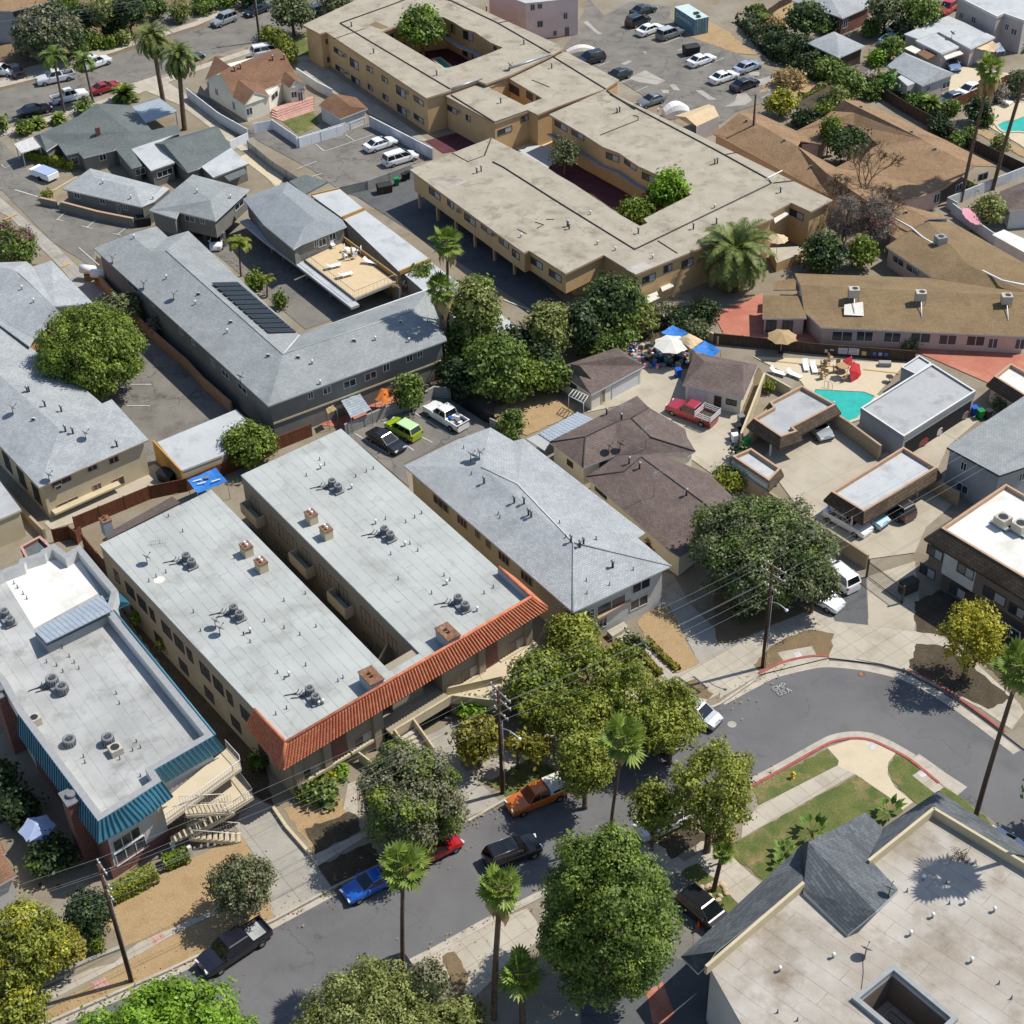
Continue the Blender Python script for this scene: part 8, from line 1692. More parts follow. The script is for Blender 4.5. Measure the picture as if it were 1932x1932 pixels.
antenna('aerial on the tall mast over the gabled bungalow','b5',980,1420,3.4,2.8,.4);antenna('low aerial on the hip-roofed bungalow ridge','b5',740,820,3.6,1.6,.9);antenna('fallen aerial frame at the rear of the left wing','b3',900,870,rz,.35,.2);antenna('aerial on the middle of the speckled bungalow roofs','b5',915,1060,3.6,2.6,.7)
for q,z,lab,s in(('820,1275 960,1275 965,1350 845,1355',3.05,'','b2'),):
 a_=P(s,'845,1290 958,1272 963,1358 843,1352',3.2);g_=MB();
 V15=dict(b=at('b2',580,1172,3.7),c=at('b2',2050,1240,3.7),f=at('b6',630,105,2.6));pts=[on_plane('b2',x,y,V15['b'],V15['f'],V15['c'])for x,y in((845,1290),(958,1272),(963,1358),(843,1352))]
 g_.face([p+n*.02 for p,n in pts]);g_.build('white_patch','cloth_white',h15.root)
g_=MB();v=at('c1',1122,378,rz);g_.lathe(v,[(.5,.008),(.001,.009)],20);g_.build('white_spot','cloth_white',b1.root)
# --- fences and walls
def fence(name,label,cat,s,txt,h,mat,th=.1,posts=True,cap=None,z0=0,base=True,pm=None,every=2.4):
 q=[p-Vector((0,0,0))for p in P(s,txt,z0 if base else z0+h)];q=[Vector((p.x,p.y,z0))for p in q];c=q[len(q)//2];o=thing(name,label,cat,c)
 g_=MB();quadwall(g_,q,h,th);g_.build('panel' if posts else 'wall',mat,o)
 if posts:
  k=0
  for a,b in zip(q,q[1:]):
   n=max(1,int((b-a).length/every));az=ang(a,b)
   for i in range(n):
    v=a.lerp(b,i/n);g_=MB();g_.box((v.x,v.y,z0),.14,max(.14,th+.06),h+.06,az);g_.build('post',pm or mat,o);k+=1
    if k>60:break
 if cap:g_=MB();quadwall(g_,[p+Vector((0,0,h))for p in q],.08,th+.1);g_.build('cap',cap,o)
 return o
F_=fence
F_('wooden_fence','red-brown board fence between the cream block and the tiled block','fence','b3','430,800 850,625 1060,580 1270,490 1560,350 1760,270',1.7,'wood_red');F_('wooden_fence','zigzag brown fence return behind the stepped block','fence','b3','310,870 400,850 440,880 470,850',1.7,'wood_red');F_('wooden_fence','dark brown side fence along the left wing passage','fence','b3','480,900 560,1000 700,1170',1.8,'wood_red')
F_('vinyl_fence','long white vinyl fence between concrete drive and gabled house','fence','a1','1060,560 1240,700 1400,790',1.7,'vinyl');F_('vinyl_fence','white vinyl fence around the back lawn of the gabled house','fence','a1','1437,755 1540,735 1690,838 1932,765',1.6,'vinyl');F_('vinyl_fence','white vinyl fence continuing past the brown garage','fence','a2','0,838 275,750',1.6,'vinyl');F_('vinyl_gate','short white vinyl gate panel across the drive','gate','a1','1300,850 1400,805',1.5,'vinyl',posts=False)
F_('painted_wall','white painted wall on the right of the upper car park','wall','a2','410,720 640,840 765,905',1.8,'white_wall',.2,False);F_('painted_wall','white wall along the peach block side path','wall','a2','0,440 120,520 200,560',1.6,'white_wall',.2,False);F_('corrugated_fence','grey painted board fence behind the dumpster','fence','a2','245,1110 400,1075 640,985',1.5,'block_grey',.1);F_('chain_fence','grey mesh fence along the pale concrete drive','fence','a1','1400,850 1540,965 1690,1060',1.5,'galv',.03)
F_('garden_wall','long tan-capped grey garden wall before the low grey house','wall','a5','355,290 560,345 760,385',1.4,'st_grey',.25,False,'trim_tan');F_('garden_wall','short grey wall with planter at the alley corner','wall','a5','235,255 325,275',1.1,'st_grey',.25,False,'trim_tan');F_('garden_wall','pale low wall up to the trimmed hedge','wall','a5','270,230 440,130',1.0,'st_cream',.2,False)
F_('block_wall','orange-tan block wall beside the solar roof block','wall','a5','550,690 640,790 840,1000 1060,1190 1150,1290 1310,1430',1.6,'block_orange',.22,False);F_('block_wall','grey block wall behind the middle car park','wall','b4','400,395 640,290 790,245 900,180 1010,190',1.5,'block_grey',.22,False);F_('trash_screen','dark mesh screen around the bins by the white pickup','fence','b4','1000,200 1180,320 1240,345',1.6,'black',.04);F_('block_wall','blue-edged wall at the rear of the white block','wall','b4','1215,345 1360,420',1.2,'block_grey',.2,False)
F_('block_wall','tan block wall between carport court and pool garage','wall','b6','660,720 800,815 1000,965',2.0,'block',.25,False);F_('block_wall','tan block wall along the truck court and bins','wall','b6','110,870 260,480',1.7,'st_cream',.22,False);F_('block_wall','tan block wall from the bin shelter to the driveway gate','wall','b6','130,1150 500,1390 720,1530 920,1660',1.8,'block',.25,False);F_('block_wall','dark tan wall under the blue-grey block','wall','b6','1290,1140 1500,1260',1.8,'block',.25,False);F_('pool_wall','brick edged wall around the pool corner','wall','b6','270,470 430,560',1.4,'st_cream',.2,False)
F_('wooden_fence','dark board fence behind the pool deck, hung with small notices','fence','b6','-60,215 300,250 620,285 1230,330',1.5,'wood_dark',.1,every=3);F_('wooden_fence','dark board fence along the kidney pool garden','fence','a4','770,600 1080,800 1380,970 1600,1090 1932,1250',1.8,'wood_dark',.1,every=4);F_('wooden_fence','deep red board fence behind the banana palms','fence','a4','1290,830 1550,720 1790,610 1932,560',1.6,'wood_red',.1);F_('white_wall','white wall behind the brown house and pink parasol','wall','b2','1520,740 1460,710 1750,590 1932,520',1.6,'white_wall',.15,False);F_('white_wall','white wall running down past the pink parasol','wall','b2','1490,745 1700,900 1932,1060',1.6,'white_wall',.15,False);F_('wooden_fence','brown fence crossing the top garden slope','fence','a4','60,170 200,70 320,10',1.4,'wood_dark',.08);F_('block_wall','cream wall between peach block and terracotta terrace','wall','b1','960,1290 1210,1430',1.2,'st_cream',.2,False);F_('block_wall','tan wall along the cream block passage at the left edge','wall','b3','0,560 130,720 260,850',1.3,'block',.25,False)
F_('planter_wall','curved concrete planter kerb below the left shrubs','kerb wall','c6','250,1170 500,1060 510,1030 700,945 870,880',.35,'concrete_old',.3,False);F_('drive_wall','low concrete wall along the driveway of the tiled block','wall','c3','270,1160 350,1280 490,1440',.5,'st_cream',.25,False);F_('driveway_gate','black iron driveway gate by the brown block','gate','c5','935,480 1150,650 1230,560',1.7,'black',.03,pm='black')if False else None
gq=[Vector((p.x,p.y,.13))for p in P('c5','920,480 1145,650',0)];go=thing('driveway_gate','black barred iron gate across the concrete drive beside the brown block','gate',gq[0]);g_=MB()
for z in(.15,1.75):g_.tube([gq[0]+Vector((0,0,z)),gq[1]+Vector((0,0,z))],.04,5)
for i in range(40):v=gq[0].lerp(gq[1],i/39);g_.tube([v+Vector((0,0,.1)),v+Vector((0,0,1.95))],.018,4,cap=False)
g_.build('bars','metal_dark',go)
for v in gq:g_=MB();g_.box(v,.16,.16,2.1,.6);g_.build('post','trim_dark',go)
v=at('c5',1190,540,.6);tag((lambda g:(g.box((v.x,v.y,.13),1.6,.9,1.3,.5),g.build('gate_motor_box','trim_dark',None,origin=v))[1])(MB()),'dark box at the hinge end of the iron gate','box')
fq0,fq1=[Vector((p.x,p.y,0))for p in P('b6','620,285 1230,330',0)]
for x,y,w_,h_,m_,lab in((663,253,.3,.4,'cloth_white','small white notice'),(700,246,.4,.15,'cloth_white','narrow white notice'),(768,268,1.0,.75,'cloth_white','large white text board of stacked strips'),(838,275,1.1,.8,'cloth_white','largest white notice board'),(905,272,.5,.5,'cloth_beige','tan notice'),(973,270,.35,.4,'tarp_blue','left blue notice'),(1010,273,.4,.4,'cloth_blue','pale blue notice'),(1047,275,.35,.4,'tarp_blue','right blue notice')):
 s0,z0=onwall('b6',x,y,fq0,fq1);e0=(fq1-fq0).normalized();n0=Vector((e0.y,-e0.x,0));n0=n0 if n0.y<0 else-n0;v=fq0+e0*s0+n0*.09;g_=MB();a=ang(fq0,fq1);z0=max(.5,min(1.1,z0-h_/2));g_.box((v.x,v.y,z0),w_,.03,h_,a)
 if 'strips' in lab or 'largest' in lab:
  for k in range(4):u=v+n0*.02;g_.box((u.x,u.y,z0+h_*(.14+.22*k)),w_*.86,.012,h_*.07,a,1)
 tag(g_.build('notice',[m_,'plastic_blue'],None,origin=(v.x,v.y,z0)),lab+' on the dark pool fence','notice','notices on the pool fence')
def pool(label,s,txt,smooth=False):
 q=P(s,txt,Z4+.05);q=smooth_path(q+[q[0]],6)[:-1]if smooth else q;c=sum(q,Vector())/len(q);o=thing('swimming_pool',label,'pool',c);g_=MB();zz=.16+LAY[0]*.0006
 o_=inset(q,-.35);g_2=MB()
 for i in range(len(q)):j=(i+1)%len(q);g_2.prism([q[i],q[j],o_[j],o_[i]],.1,zz+.06)
 g_2.build('coping','pool_deck',o);g_.face([Vector((p.x,p.y,zz))for p in(q if sum(a.x*b.y-b.x*a.y for a,b in zip(q,q[1:]+q[:1]))>0 else q[::-1])]);g_.build('water','water',o)
pool('turquoise angular swimming pool beside the grey garage','b6','592,506 905,522 975,550 860,690 775,718 640,640 560,560');pool('kidney-shaped turquoise pool at the right edge','a4','1745,885 1800,860 1870,850 1960,820 2060,860 2040,940 1900,930 1790,928',True);pool('small teal pool glimpsed in the farthest peach court','a2','772,335 800,330 862,378 830,388')
q=P('b1','60,320 150,255 260,262 290,300 300,340 250,385 210,405',1.6);g_=MB();g_.prism(q,.3,.42);tag(g_.build('pool_cover','roof_pale',None,origin=q[0]),'pale cover over the pool end of the largest peach court','cover')
def parasol(label,s,x,y,z,r,mat,n=8,rise=.55,tilt=None,cat='parasol'):
 v=at(s,x,y,z);o=thing('parasol',label,cat,(v.x,v.y,.13));g_=MB();top=v+Vector((0,0,rise));rim=[v+Vector((r*math.cos(6.2832*k/n+.2),r*math.sin(6.2832*k/n+.2),0))for k in range(n)]
 if tilt:
  Rm=Matrix.Rotation(tilt[0],3,Vector((math.cos(tilt[1]),math.sin(tilt[1]),0)));rim=[v+Rm@(p-v)for p in rim];top=v+Rm@(top-v)
 for k in range(n):a,b=rim[k],rim[(k+1)%n];m=(a+b)/2-(a+b-2*v)*.03;g_.face([a,m,top]);g_.face([m,b,top])
 g_.build('canopy',mat,o);g_=MB();g_.tube([(v.x,v.y,.13),top],.03,6);g_.build('pole','trim_white',o);g_=MB();g_.cyl((v.x,v.y,.13),.28,.1,12);g_.build('base','metal_dark',o)
parasol('large white parasol between the blue tarps','b5',1115,255,2.5,2.0,'cloth_white');parasol('tan parasol on the terracotta terrace','b6',380,165,2.2,1.7,'cloth_tan');parasol('pink parasol against the white wall','b2',1615,755,2.2,1.5,'cloth_pink',12,.5,(.5,1.2));parasol('pale blue-white parasol in the dark left yard','c2',260,1000,2.3,1.45,'cloth_blue',6);parasol('beige parasol on the raised peach terrace','b1',1545,830,3.6,1.3,'cloth_beige',10)
parasol('red parasol standing behind the pool table','b6',800,335,1.9,.7,'cloth_red',6,.9,(.5,2));parasol('fallen red parasol beside the pool chairs','b6',850,395,.75,1.3,'cloth_red',6,.4,(1.15,.9))
def tarp(label,s,txt,z,mat,posts=True,sag=.25,name='tarp',n=6):
 q=P(s,txt,z);c=sum(q,Vector())/4;o=thing(name,label,name.replace('_',' '),(c.x,c.y,.13));g_=MB();rg=random.Random(int(c.x*10));gr=[]
 for i in range(n+1):gr.append([q[0].lerp(q[1],j/n).lerp(q[3].lerp(q[2],j/n),i/n)+Vector((0,0,-sag*16*(i/n)*(1-i/n)*(j/n)*(1-j/n)+rg.uniform(-.06,.06)))for j in range(n+1)])
 for i in range(n):
  for j in range(n):g_.face([gr[i][j],gr[i][j+1],gr[i+1][j+1],gr[i+1][j]])
 g_.build('sheet',mat,o)
 if posts:
  for p in q:g_=MB();g_.tube([(p.x,p.y,.13),p],.03,5);g_.build('pole','metal_mid',o)
tarp('blue tarp shelter with white strips beside the cream garage','b3','1055,512 1215,445 1280,520 1112,590',2.3,'tarp_blue');tarp('blue tarp left of the white parasol in the cluttered yard','b5','1035,165 1125,105 1245,165 1165,215',2.5,'tarp_blue');tarp('blue tarp right of the beige canopy in the cluttered yard','b5','1270,300 1370,225 1495,300 1440,350',2.5,'tarp_blue');tarp('pale pink canopy sheet between the two blue tarps','b5','1160,215 1250,170 1360,230 1265,290',2.7,'cloth_beige',True,-.5);tarp('crumpled orange cloth canopy against the grey block wall','b4','565,190 600,125 670,130 640,215',2.2,'tarp_orange',True,-.5);tarp('patched blue-white sheet roof against the grey block','b4','375,195 480,155 545,245 430,290',2.2,'corrugated',True,.02);tarp('small pale awning sheet beside the patched sheet roof','b4','288,240 330,220 350,245 300,268',2.3,'cloth_tan',True,.02);tarp('blue cloth at the left edge below the bougainvillea','a5','-40,520 10,495 50,540 -30,590',1.2,'tarp_blue',False);tarp('pale yellow shade sail at the two-storey lilac house','a4','1590,340 1700,280 1760,330 1720,370',2.6,'cloth_beige',True,.3);tarp('white and blue sail beside the yellow shade sail','a4','1700,320 1760,300 1800,360 1740,370',2.4,'cloth_blue',True,.2)
for k,(x,y,a)in enumerate(((1110,515,.1),(1135,530,.1),(1215,515,.1),(1165,497,.1))):v=at('b3',x,y,2.32);g_=MB();g_.box(v,.9 if k!=3 else.5,.16 if k!=3 else.4,.03,.45);tag(g_.build('white_strip' if k!=3 else 'grey_box','cloth_white' if k!=3 else 'metal_mid',None,origin=v),'white strip lying on the blue tarp shelter' if k!=3 else 'grey lump lying on the blue tarp shelter','strip' if k!=3 else 'object','white strips on the blue tarp' if k!=3 else None)
rg=random.Random(11);g_=MB();cols=['plastic_white','plastic_blue','metal_mid','cloth_pink','black','teal','stone']
for i in range(130):v=at('b5',rg.uniform(800,1240),rg.uniform(270,450));g_.box((v.x,v.y,.13),rg.uniform(.15,.6),rg.uniform(.15,.5),rg.uniform(.1,.7),rg.uniform(0,3),rg.randrange(7))
cl=g_.build('yard_clutter',cols,None,origin=at('b5',1000,370));tag(cl,'heap of mixed pots, boxes and household odds and ends in front of the parasol','clutter');cl['kind']='stuff'
LG=[]
def lounger(label,s,x,y,az,z=.15,grp='sun loungers at the pool'):
 v=at(s,x,y,z)
 if not LG:
  o=thing('sun_lounger',label,'sun lounger',v,grp);g_=MB();g_.box((.3,0,.28),1.3,.6,.06);g_.build('seat','plastic_white',o,origin=(0,0,0));g_=MB();g_.face([(-.35,-.3,.3),(-.35,.3,.3),(-.85,.3,.72),(-.85,-.3,.72)]);g_.face([(-.35,.3,.26),(-.35,-.3,.26),(-.85,-.3,.68),(-.85,.3,.68)]);g_.build('backrest','plastic_white',o,origin=(0,0,0))
  for a,b in((-.3,.25),(-.3,-.25),(.85,.25),(.85,-.25)):g_=MB();g_.box((a,b,0),.06,.06,.28);g_.build('leg','plastic_white',o,origin=(0,0,0))
  o.rotation_euler=(0,0,az);LG.append(o)
 else:dup(LG[0],v,az,label,grp)
for lab,x,y,az in(('leftmost white lounger by the pool wall',350,405,-.6),('white lounger standing at the pool wall corner',455,420,-.7),('left of the two white loungers facing the pool',530,365,-1.6),('right of the two white loungers facing the pool',582,378,-1.55)):lounger(lab,'b6',x,y,az)
for lab,x,y,az in(('upper white lounger on the sun deck',590,478,.45),('lower white lounger on the sun deck',655,528,.45),('white lounger by the deck wall',798,455,-.4)):lounger(lab,'a6',x,y,az,2.76,'sun loungers on the deck')
CH=[]
def chair(label,s,x,y,az,z,grp,mat='plastic_white'):
 v=at(s,x,y,z)
 key=mat
 for k,o in CH:
  if k==key:return dup(o,v,az,label,grp)
 o=thing('patio_chair',label,'chair',v,grp);g_=MB();g_.box((0,0,.42),.5,.5,.05);g_.build('seat',mat,o,origin=(0,0,0));g_=MB();g_.box((-.24,0,.45),.05,.5,.5);g_.build('backrest',mat,o,origin=(0,0,0))
 for a,b in((-.2,.2),(-.2,-.2),(.2,.2),(.2,-.2)):g_=MB();g_.box((a,b,0),.05,.05,.42);g_.build('leg',mat,o,origin=(0,0,0))
 o.rotation_euler=(0,0,az);CH.append((key,o))
for lab,x,y,az in(('white chair at the deck door',588,365,-1),('white chair left of the deck table',665,385,0),('white chair below the deck table',655,425,.8),('white chair at the right of the deck table',735,395,3),('white chair in front of the deck table',710,425,2)):chair(lab,'a6',x,y,az,2.76,'white chairs on the sun deck')
for i,(x,y,az)in enumerate(((640,360,0),(665,355,.6),(630,400,2),(665,410,1),(640,435,.4),(740,360,-1.5),(720,395,0),(775,450,2.2),(690,318,.2))):chair('tan mesh chair on the pool deck near the round table','b6',x,y,az,.15,'tan chairs on the pool deck','cloth_tan')
for x,y in((430,120),(450,135)):chair('white chair on the terracotta terrace by the pink annex','b6',x,y,.5,.15,'white chairs on the terrace')
def table(label,s,x,y,z,r,mat):v=at(s,x,y,z);o=thing('round_table',label,'table',v);g_=MB();g_.cyl((v.x,v.y,z+.68),r,.05,18);g_.build('table_top',mat,o);g_=MB();g_.cyl((v.x,v.y,z),.04,.68,8);g_.build('pedestal','metal_dark',o);g_=MB();g_.cyl((v.x,v.y,z),r*.5,.04,14);g_.build('foot','metal_dark',o)
table('round table with folded parasol on the sun deck','a6',692,405,2.76,.6,'cloth_white');table('round glass table by the red parasols','b6',770,385,.15,.7,'cloth_tan');table('small round table beside the grey garage on the pool deck','b6',1065,455,.15,.4,'metal_dark')
v=at('a6',692,400,3.5);g_=MB();g_.lathe((v.x,v.y,3.3),[(.03,0),(.16,.1),(.1,.9),(.02,1.3)],10);tag(g_.build('closed_parasol','trim_tan',None,origin=(v.x,v.y,3.3)),'closed brown parasol above the deck table','parasol')
v=at('b6',1040,335,.5);g_=MB();g_.box((v.x,v.y,.15),1.3,.6,.55,-.1);tag(g_.build('pool_bench','trim_grey',None,origin=(v.x,v.y,.15)),'pale box bench under the pool notices','bench')
for i,(x,y)in enumerate(((650,488),(672,492))):v=at('b6',x,y,.2);g_=MB();g_.tube(smooth_path([v,v+Vector((0,0,.8)),v+Vector((.35,-.3,.75)),v+Vector((.4,-.5,.1))],5),.025,6);tag(g_.build('pool_handrail','galv',None,origin=v),'bright metal handrail at the pool steps','handrail','pool step handrails')
for i,(x,y)in enumerate(((1770,725),(1800,735),(1820,745))):lounger('stacked blue-grey pool lounger by the kidney pool','a4',x,y,.9,.2,'loungers by the kidney pool')
def dumpster(label,s,x,y,az,mat,L=1.9,Wd=1.3,h=1.3):
 v=at(s,x,y,.6);o=thing('dumpster',label,'dumpster',(v.x,v.y,.14));ca,sa=math.cos(az),math.sin(az);f=lambda a,b,z:Vector((v.x+ca*a-sa*b,v.y+sa*a+ca*b,z));g_=MB();B0=[f(a*L/2*.95,b*Wd/2*.8,.25)for a,b in((-1,-1),(1,-1),(1,1),(-1,1))];T0=[f(a*L/2,b*Wd/2,h)for a,b in((-1,-1),(1,-1),(1,1),(-1,1))]
 for i in range(4):j=(i+1)%4;g_.face([B0[i],B0[j],T0[j],T0[i]])
 g_.face(B0[::-1]);g_.build('bin',mat,o);g_=MB();m0,m1=(T0[0]+T0[3])/2+Vector((0,0,.22)),(T0[1]+T0[2])/2+Vector((0,0,.22));g_.face([T0[0],T0[1],m1,m0]);g_.face([T0[3],m0,m1,T0[2]]);g_.face([T0[1],T0[2],m1]);g_.face([T0[0],m0,T0[3]]);g_.build('lid','black',o)
 for a,b in((-.8,-.4),(.8,-.4),(.8,.4),(-.8,.4)):c_=f(a,b,.25);g_=MB();g_.lathe(c_,[(.01,-.04),(.1,-.04),(.1,.04),(.01,.04)],10,0,(-sa,ca,0));g_.build('caster','tyre',o)
dumpster('black dumpster in the car park row','a3',1265,395,.3,'black',2.3,1.7,1.5);dumpster('brown-black open dumpster by the grey board fence','a2',490,1065,.35,'wood_dark');dumpster('dark dumpster at the end of the long grey garden wall','a5',808,345,.2,'black');dumpster('black dumpster beside the cream garage','b3',945,500,-.6,'black')
BN={}
def wbin(label,s,x,y,mat,az=0,grp='wheeled bins'):
 v=at(s,x,y,.5);v=Vector((v.x,v.y,.14))
 if mat in BN:return dup(BN[mat],v,az,label,grp)
 o=thing('wheeled_bin',label,'bin',v,grp);g_=MB();B0=[Vector((a*.24,b*.26,.08))for a,b in((-1,-1),(1,-1),(1,1),(-1,1))];T0=[Vector((a*.31,b*.33,1.0))for a,b in((-1,-1),(1,-1),(1,1),(-1,1))]
 for i in range(4):j=(i+1)%4;g_.face([B0[i],B0[j],T0[j],T0[i]])
 g_.build('bin',mat,o,origin=(0,0,0));g_=MB();g_.box((.02,0,1.0),.68,.7,.08);g_.build('lid',mat,o,origin=(0,0,0))
 for b in(-.24,.24):g_=MB();g_.lathe((-.26,b,.12),[(.01,-.03),(.12,-.03),(.12,.03),(.01,.03)],10,0,(0,1,0));g_.build('wheel','tyre',o,origin=(0,0,0))
 o.rotation_euler=(0,0,az);BN[mat]=o
for lab,s,x,y,m_ in(('green bin beside the dumpster at the peach parking','a2',558,1030,'plastic_green'),('black bin by the peach parking wall','a2',600,1005,'black'),('second black bin by the peach parking wall','a2',620,995,'black'),('blue bin at the end of the grey garage','b6',1610,650,'plastic_blue'),('green bin next to the blue bin by the grey garage','b6',1650,670,'plastic_green'),('black bin next to the green bin by the grey garage','b6',1700,670,'black'),('grey bin along the truck court wall, top one','b6',115,705,'metal_mid'),('black bin along the truck court wall, upper','b6',95,765,'black'),('black bin along the truck court wall, lower','b6',75,800,'black'),('white bin along the truck court wall','b6',75,825,'plastic_white'),('green bin under the pool carport','b6',150,850,'plastic_green'),('blue bin in the cluttered yard by the plum-roofed garage','b5',1165,485,'plastic_blue')):wbin(lab,s,x,y,m_,.3)
for x,y in((495,615),(555,640)):v=at('a5',x,y,1.5);g_=MB();g_.lathe(v,[(.01,-.9),(.55,-.9),(.55,.9),(.01,.9)],16,0,(1,-.3,0));g_2=MB();o=thing('water_tank','white horizontal tank on a timber rack at the alley, '+('left' if x<500 else 'right'),'tank',(v.x,v.y,.14));g_.build('tank','plastic_white',o);g_2.box((v.x,v.y,.14),1.2,.9,.8,.2);g_2.build('rack','wood_tan',o)
v=at('d2',532,415,.15);o=thing('fire_hydrant','yellow fire hydrant on the corner lawn','hydrant',v);g_=MB();g_.lathe(v,[(.17,0),(.17,.05),(.12,.08),(.12,.5),(.15,.52),(.13,.62),(.06,.7),(.01,.72)],14);g_.build('barrel','hydrant',o);g_=MB()
for d in((1,0,0),(-1,0,0),(0,-1,0)):g_.lathe(v+Vector((0,0,.4)),[(.01,.22),(.07,.22),(.07,.1)],8,0,d)
g_.build('outlets','hydrant',o)
v=at('d1',1565,1415,.15);o=thing('traffic_cone','orange traffic cone beside the black-roofed hatchback','cone',v);g_=MB();g_.lathe(v,[(.16,.03),(.04,.7),(.01,.7)],14);g_.build('cone','cone',o);g_=MB();g_.box(v,.4,.4,.03);g_.build('base','cone',o)
rg=random.Random(5);c0=at('d1',1665,1185,.15)
STN=None
for i in range(16):
 a=i*.3927+rg.uniform(-.1,.1);r_=rg.uniform(.55,.95);v=c0+Vector((r_*math.cos(a),r_*math.sin(a),.08))
 if STN is None:g_=MB();g_.ball((0,0,0),.24,0,.65,9);STN=g_.build('border_stone','stone',None,origin=(0,0,0));tag(STN,'tan stone in the ring around the small palm','stone','stones around the small palm');STN.location=v
 else:o=STN.copy();COL.objects.link(o);o.location=v;o.scale=(rg.uniform(.7,1.2),rg.uniform(.7,1.2),rg.uniform(.7,1.1));o.rotation_euler=(0,0,a)
g_=MB();rg=random.Random(9);c0=at('d3',1610,215,zb)
for i in range(34):a=c0+Vector((rg.gauss(0,.4),rg.gauss(0,.25),rg.uniform(.02,.15)));d=Vector((rg.gauss(0,1),rg.gauss(0,1),rg.gauss(0,.12))).normalized();g_.tube([a,a+d*rg.uniform(.2,.5)+Vector((0,0,.05)),a+d*rg.uniform(.5,.8)-Vector((0,0,.03))],.018,4)
o=g_.build('dead_fronds','palm_trunk',None,origin=c0);tag(o,'tangle of dead palm fronds on the stained bottom right roof','fronds');o['kind']='stuff'
g_=MB();pts=[at('d3',x,y,zb)+Vector((0,0,.03))for x,y in((1120,720),(1122,800),(1110,900),(1095,940))];g_.tube(pts,.02,5);tag(g_.build('roof_cable','wire_dark',None,origin=pts[0]),'thin black cable from the dish to the stairwell','cable')
# --- poles and wires
def pole(label,s,bx,by,tx,ty,arms,r=.16,extra=None,lamp=None,h=None):
 b=at(s,bx,by);h=h or hgt(s,bx,by,tx,ty);o=thing('utility_pole',label,'utility pole',(b.x,b.y,0));g_=MB();g_.tube([(b.x,b.y,-.1),(b.x,b.y,h)],r,10,0,r*.7);g_.build('pole','pole_wood',o)
 tips=[]
 for dz,L,az in arms:
  d=Vector((math.cos(az),math.sin(az),0));c_=Vector((b.x,b.y,h-dz))+Vector((-d.y,d.x,0))*.2;g_=MB();g_.box((c_.x,c_.y,c_.z-.06),L,.1,.13,az);g_.build('crossarm','pole_arm',o);g_=MB()
  for k in(-.47,-.25,.25,.47):v=c_+d*k*L;g_.cyl((v.x,v.y,v.z+.06),.05,.18,8);tips.append(v+Vector((0,0,.24)))
  g_.build('insulators','insul',o)
 if extra:
  for dz in extra:v=Vector((b.x+.3,b.y-.15,h-dz));g_=MB();g_.lathe(v,[(.01,0),(.24,.02),(.24,.8),(.2,.88),(.01,.9)],14);g_.build('transformer','galv',o)
 g_=MB();g_.tube([(b.x+.22,b.y-.1,.1),(b.x+.22,b.y-.1,h*.72)],.035,6);g_.build('conduit','galv',o)
 if lamp:
  dz,d=lamp;a=Vector((b.x,b.y,h-dz));e_=a+Vector(d);g_=MB();g_.tube(smooth_path([a,a.lerp(e_,.5)+Vector((0,0,.25)),e_],5),.045,6);la=g_.build('lamp_arm','galv',o);g_=MB();g_.lathe(e_-Vector((0,0,.1)),[(.01,0),(.14,.02),(.16,.1),(.08,.2),(.01,.22)],12);g_.build('lamp_head','insul',o)
 return o,b,h,tips
AX=GRID
p1=pole('dark utility pole leaning over the dried lawn at the lower left','c6',925,1115,595,320,[(.5,1.5,AX),(2.0,1.8,AX),(3.4,1.2,AX)]);p2=pole('utility pole with the street lamp in front of the tiled block','c3',1650,1065,1625,440,[(.4,2.6,AX),(1.2,2.6,AX),(2.6,1.8,AX)],lamp=(4.0,(1.5,-.9,-.3)));p3=pole('utility pole in front of the great grey-green tree','c5',252,1060,355,400,[(.3,2.6,AX+.1),(1.2,2.6,AX+.1),(2.7,1.8,AX)],lamp=(4.0,(1.3,-1.1,0)))
p4=pole('thin dark pole beside the brown-shingled roofs','a3',1728,1185,1778,825,[],.17,h=8.5);p5=pole('dark pole at the far street kerb by the round tree','a1',1462,235,1432,-60,[(.5,2.2,.6)],.16,h=10)
NW=[0]
def wire(a,b,sag,r=.012,mat='wire',lab='overhead wire along the near street',grp='overhead wires'):
 NW[0]+=1;pts=[a.lerp(b,i/14)-Vector((0,0,sag*4*(i/14)*(1-i/14)))for i in range(15)];g_=MB();g_.tube(pts,r,4,cap=False);tag(g_.build('power_line',mat,None,origin=a),lab,'wire',grp)
t1,t2,t3=p1[3],p2[3],p3[3]
far_l=Vector((-42,-16,0));end_r=Vector((45,32,1.5))
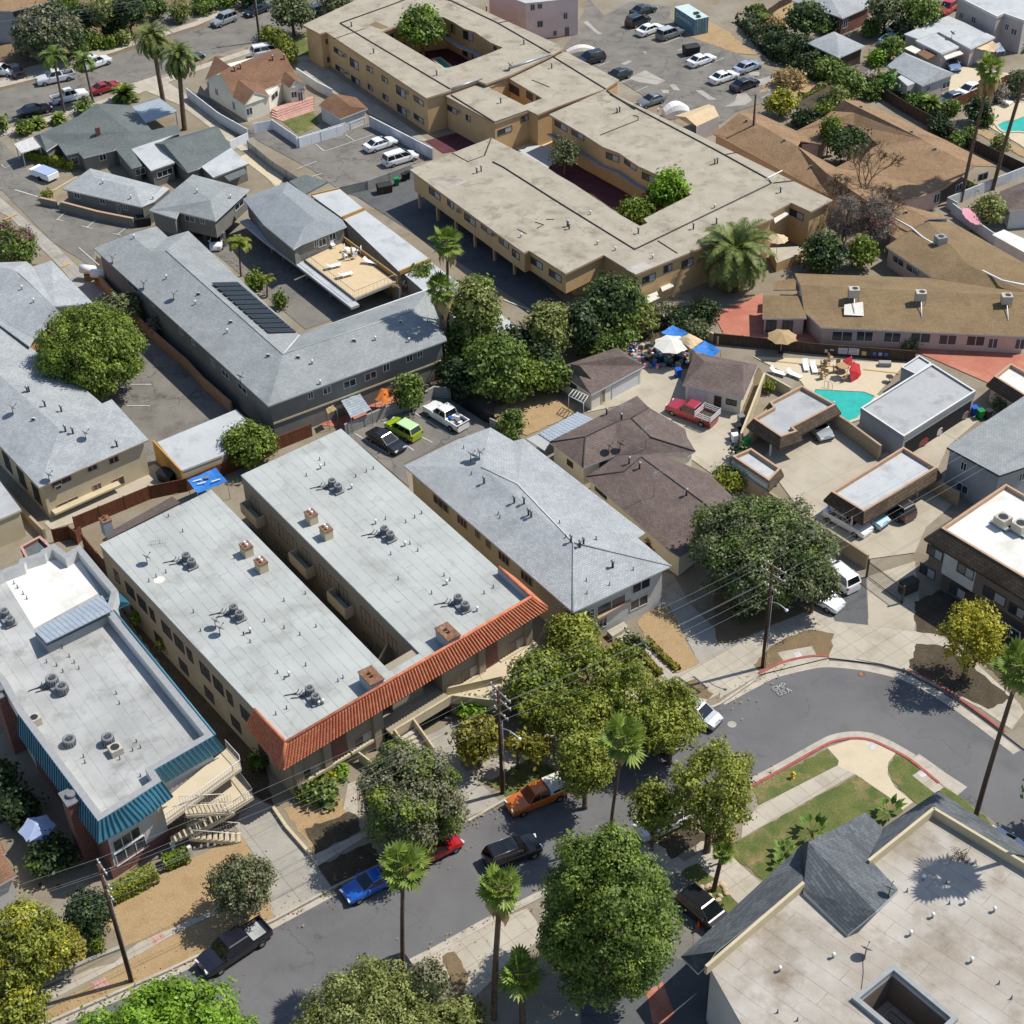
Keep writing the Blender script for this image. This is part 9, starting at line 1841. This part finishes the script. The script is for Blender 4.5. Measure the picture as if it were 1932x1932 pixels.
for i in range(12):
 if i in(1,2,5,6,9,10):continue
 wire(t1[i],t2[i],.5,lab='overhead wire between the lawn pole and the lamp pole',grp='wires from lawn pole to lamp pole');wire(t1[i],t1[i]+far_l,.4,lab='overhead wire leaving the lawn pole to the left',grp='wires left of the lawn pole')
 if i not in(5,):wire(t2[i],t3[i],.5,lab='overhead wire between the lamp pole and the right pole',grp='wires from lamp pole to right pole')
for i in(0,3,4,7):wire(t3[i],t3[i]+end_r,.5,lab='overhead wire leaving the right pole past the bend',grp='wires right of the right pole')
for i,(s,x,y,z)in enumerate((('c4',590,510,6.2),('c4',570,470,6.4),('c3',1350,60,8.0))):wire(t2[8+i],at(s,x,y,z),.3,.012,'wire_dark','service drop from the lamp pole to the roofs','service drops from the lamp pole')
for dz in(0,.5,.9,1.5):b_=p5[1];h_=p5[2];wire(Vector((b_.x,b_.y,h_-dz-.4)),Vector((b_.x-75,b_.y-24,h_-dz-.4)),.8,.02,'wire','overhead wire along the upper street','wires along the upper street');
b_=p4[1];wire(Vector((b_.x,b_.y,8.2)),at('b2',1450,290,4.0),.3,.012,'wire_dark','service wire from the thin dark pole across the tan gable roofs','service wires from the thin pole');wire(Vector((b_.x,b_.y,8.3)),at('a2',1425,310,5.6),.5,.014,'wire_dark','service wire from the thin dark pole to the peach roofs','service wires from the thin pole')
def wall_ac(b,s,txt,lab,grp):
 for t in txt.split():
  x,y=[float(q)for q in t.split(',')];ne=nearest_edge(b,s,x,y)
  if not ne:continue
  _,p0,p1,sc_,zc_=ne;o=thing('window_air_conditioner',lab,'air conditioner',p0+(p1-p0).normalized()*sc_+Vector((0,0,zc_)),grp);g_=MB();wbox(g_,p0,p1,sc_-.33,sc_+.33,zc_-.22,zc_+.22,0,.32);g_.build('housing','metal_beige',o);g_=MB();wbox(g_,p0,p1,sc_-.27,sc_+.27,zc_-.16,zc_+.16,.32,.335);g_.build('grille','metal_dark',o)
wall_ac(b7,'a2','270,312 620,520 625,622 285,408','wall air conditioner on the long peach side wall','wall air conditioners on the farthest peach block');wall_ac(b9,'a2','915,1185 1112,1315','wall air conditioner on the peach wall above the open parking','wall air conditioners on the largest peach block');wall_ac(b8,'a2','912,625','wall air conditioner on the small peach block',None);wall_ac(b4_,'b3','322,545','wall air conditioner high on the cream end wall',None)
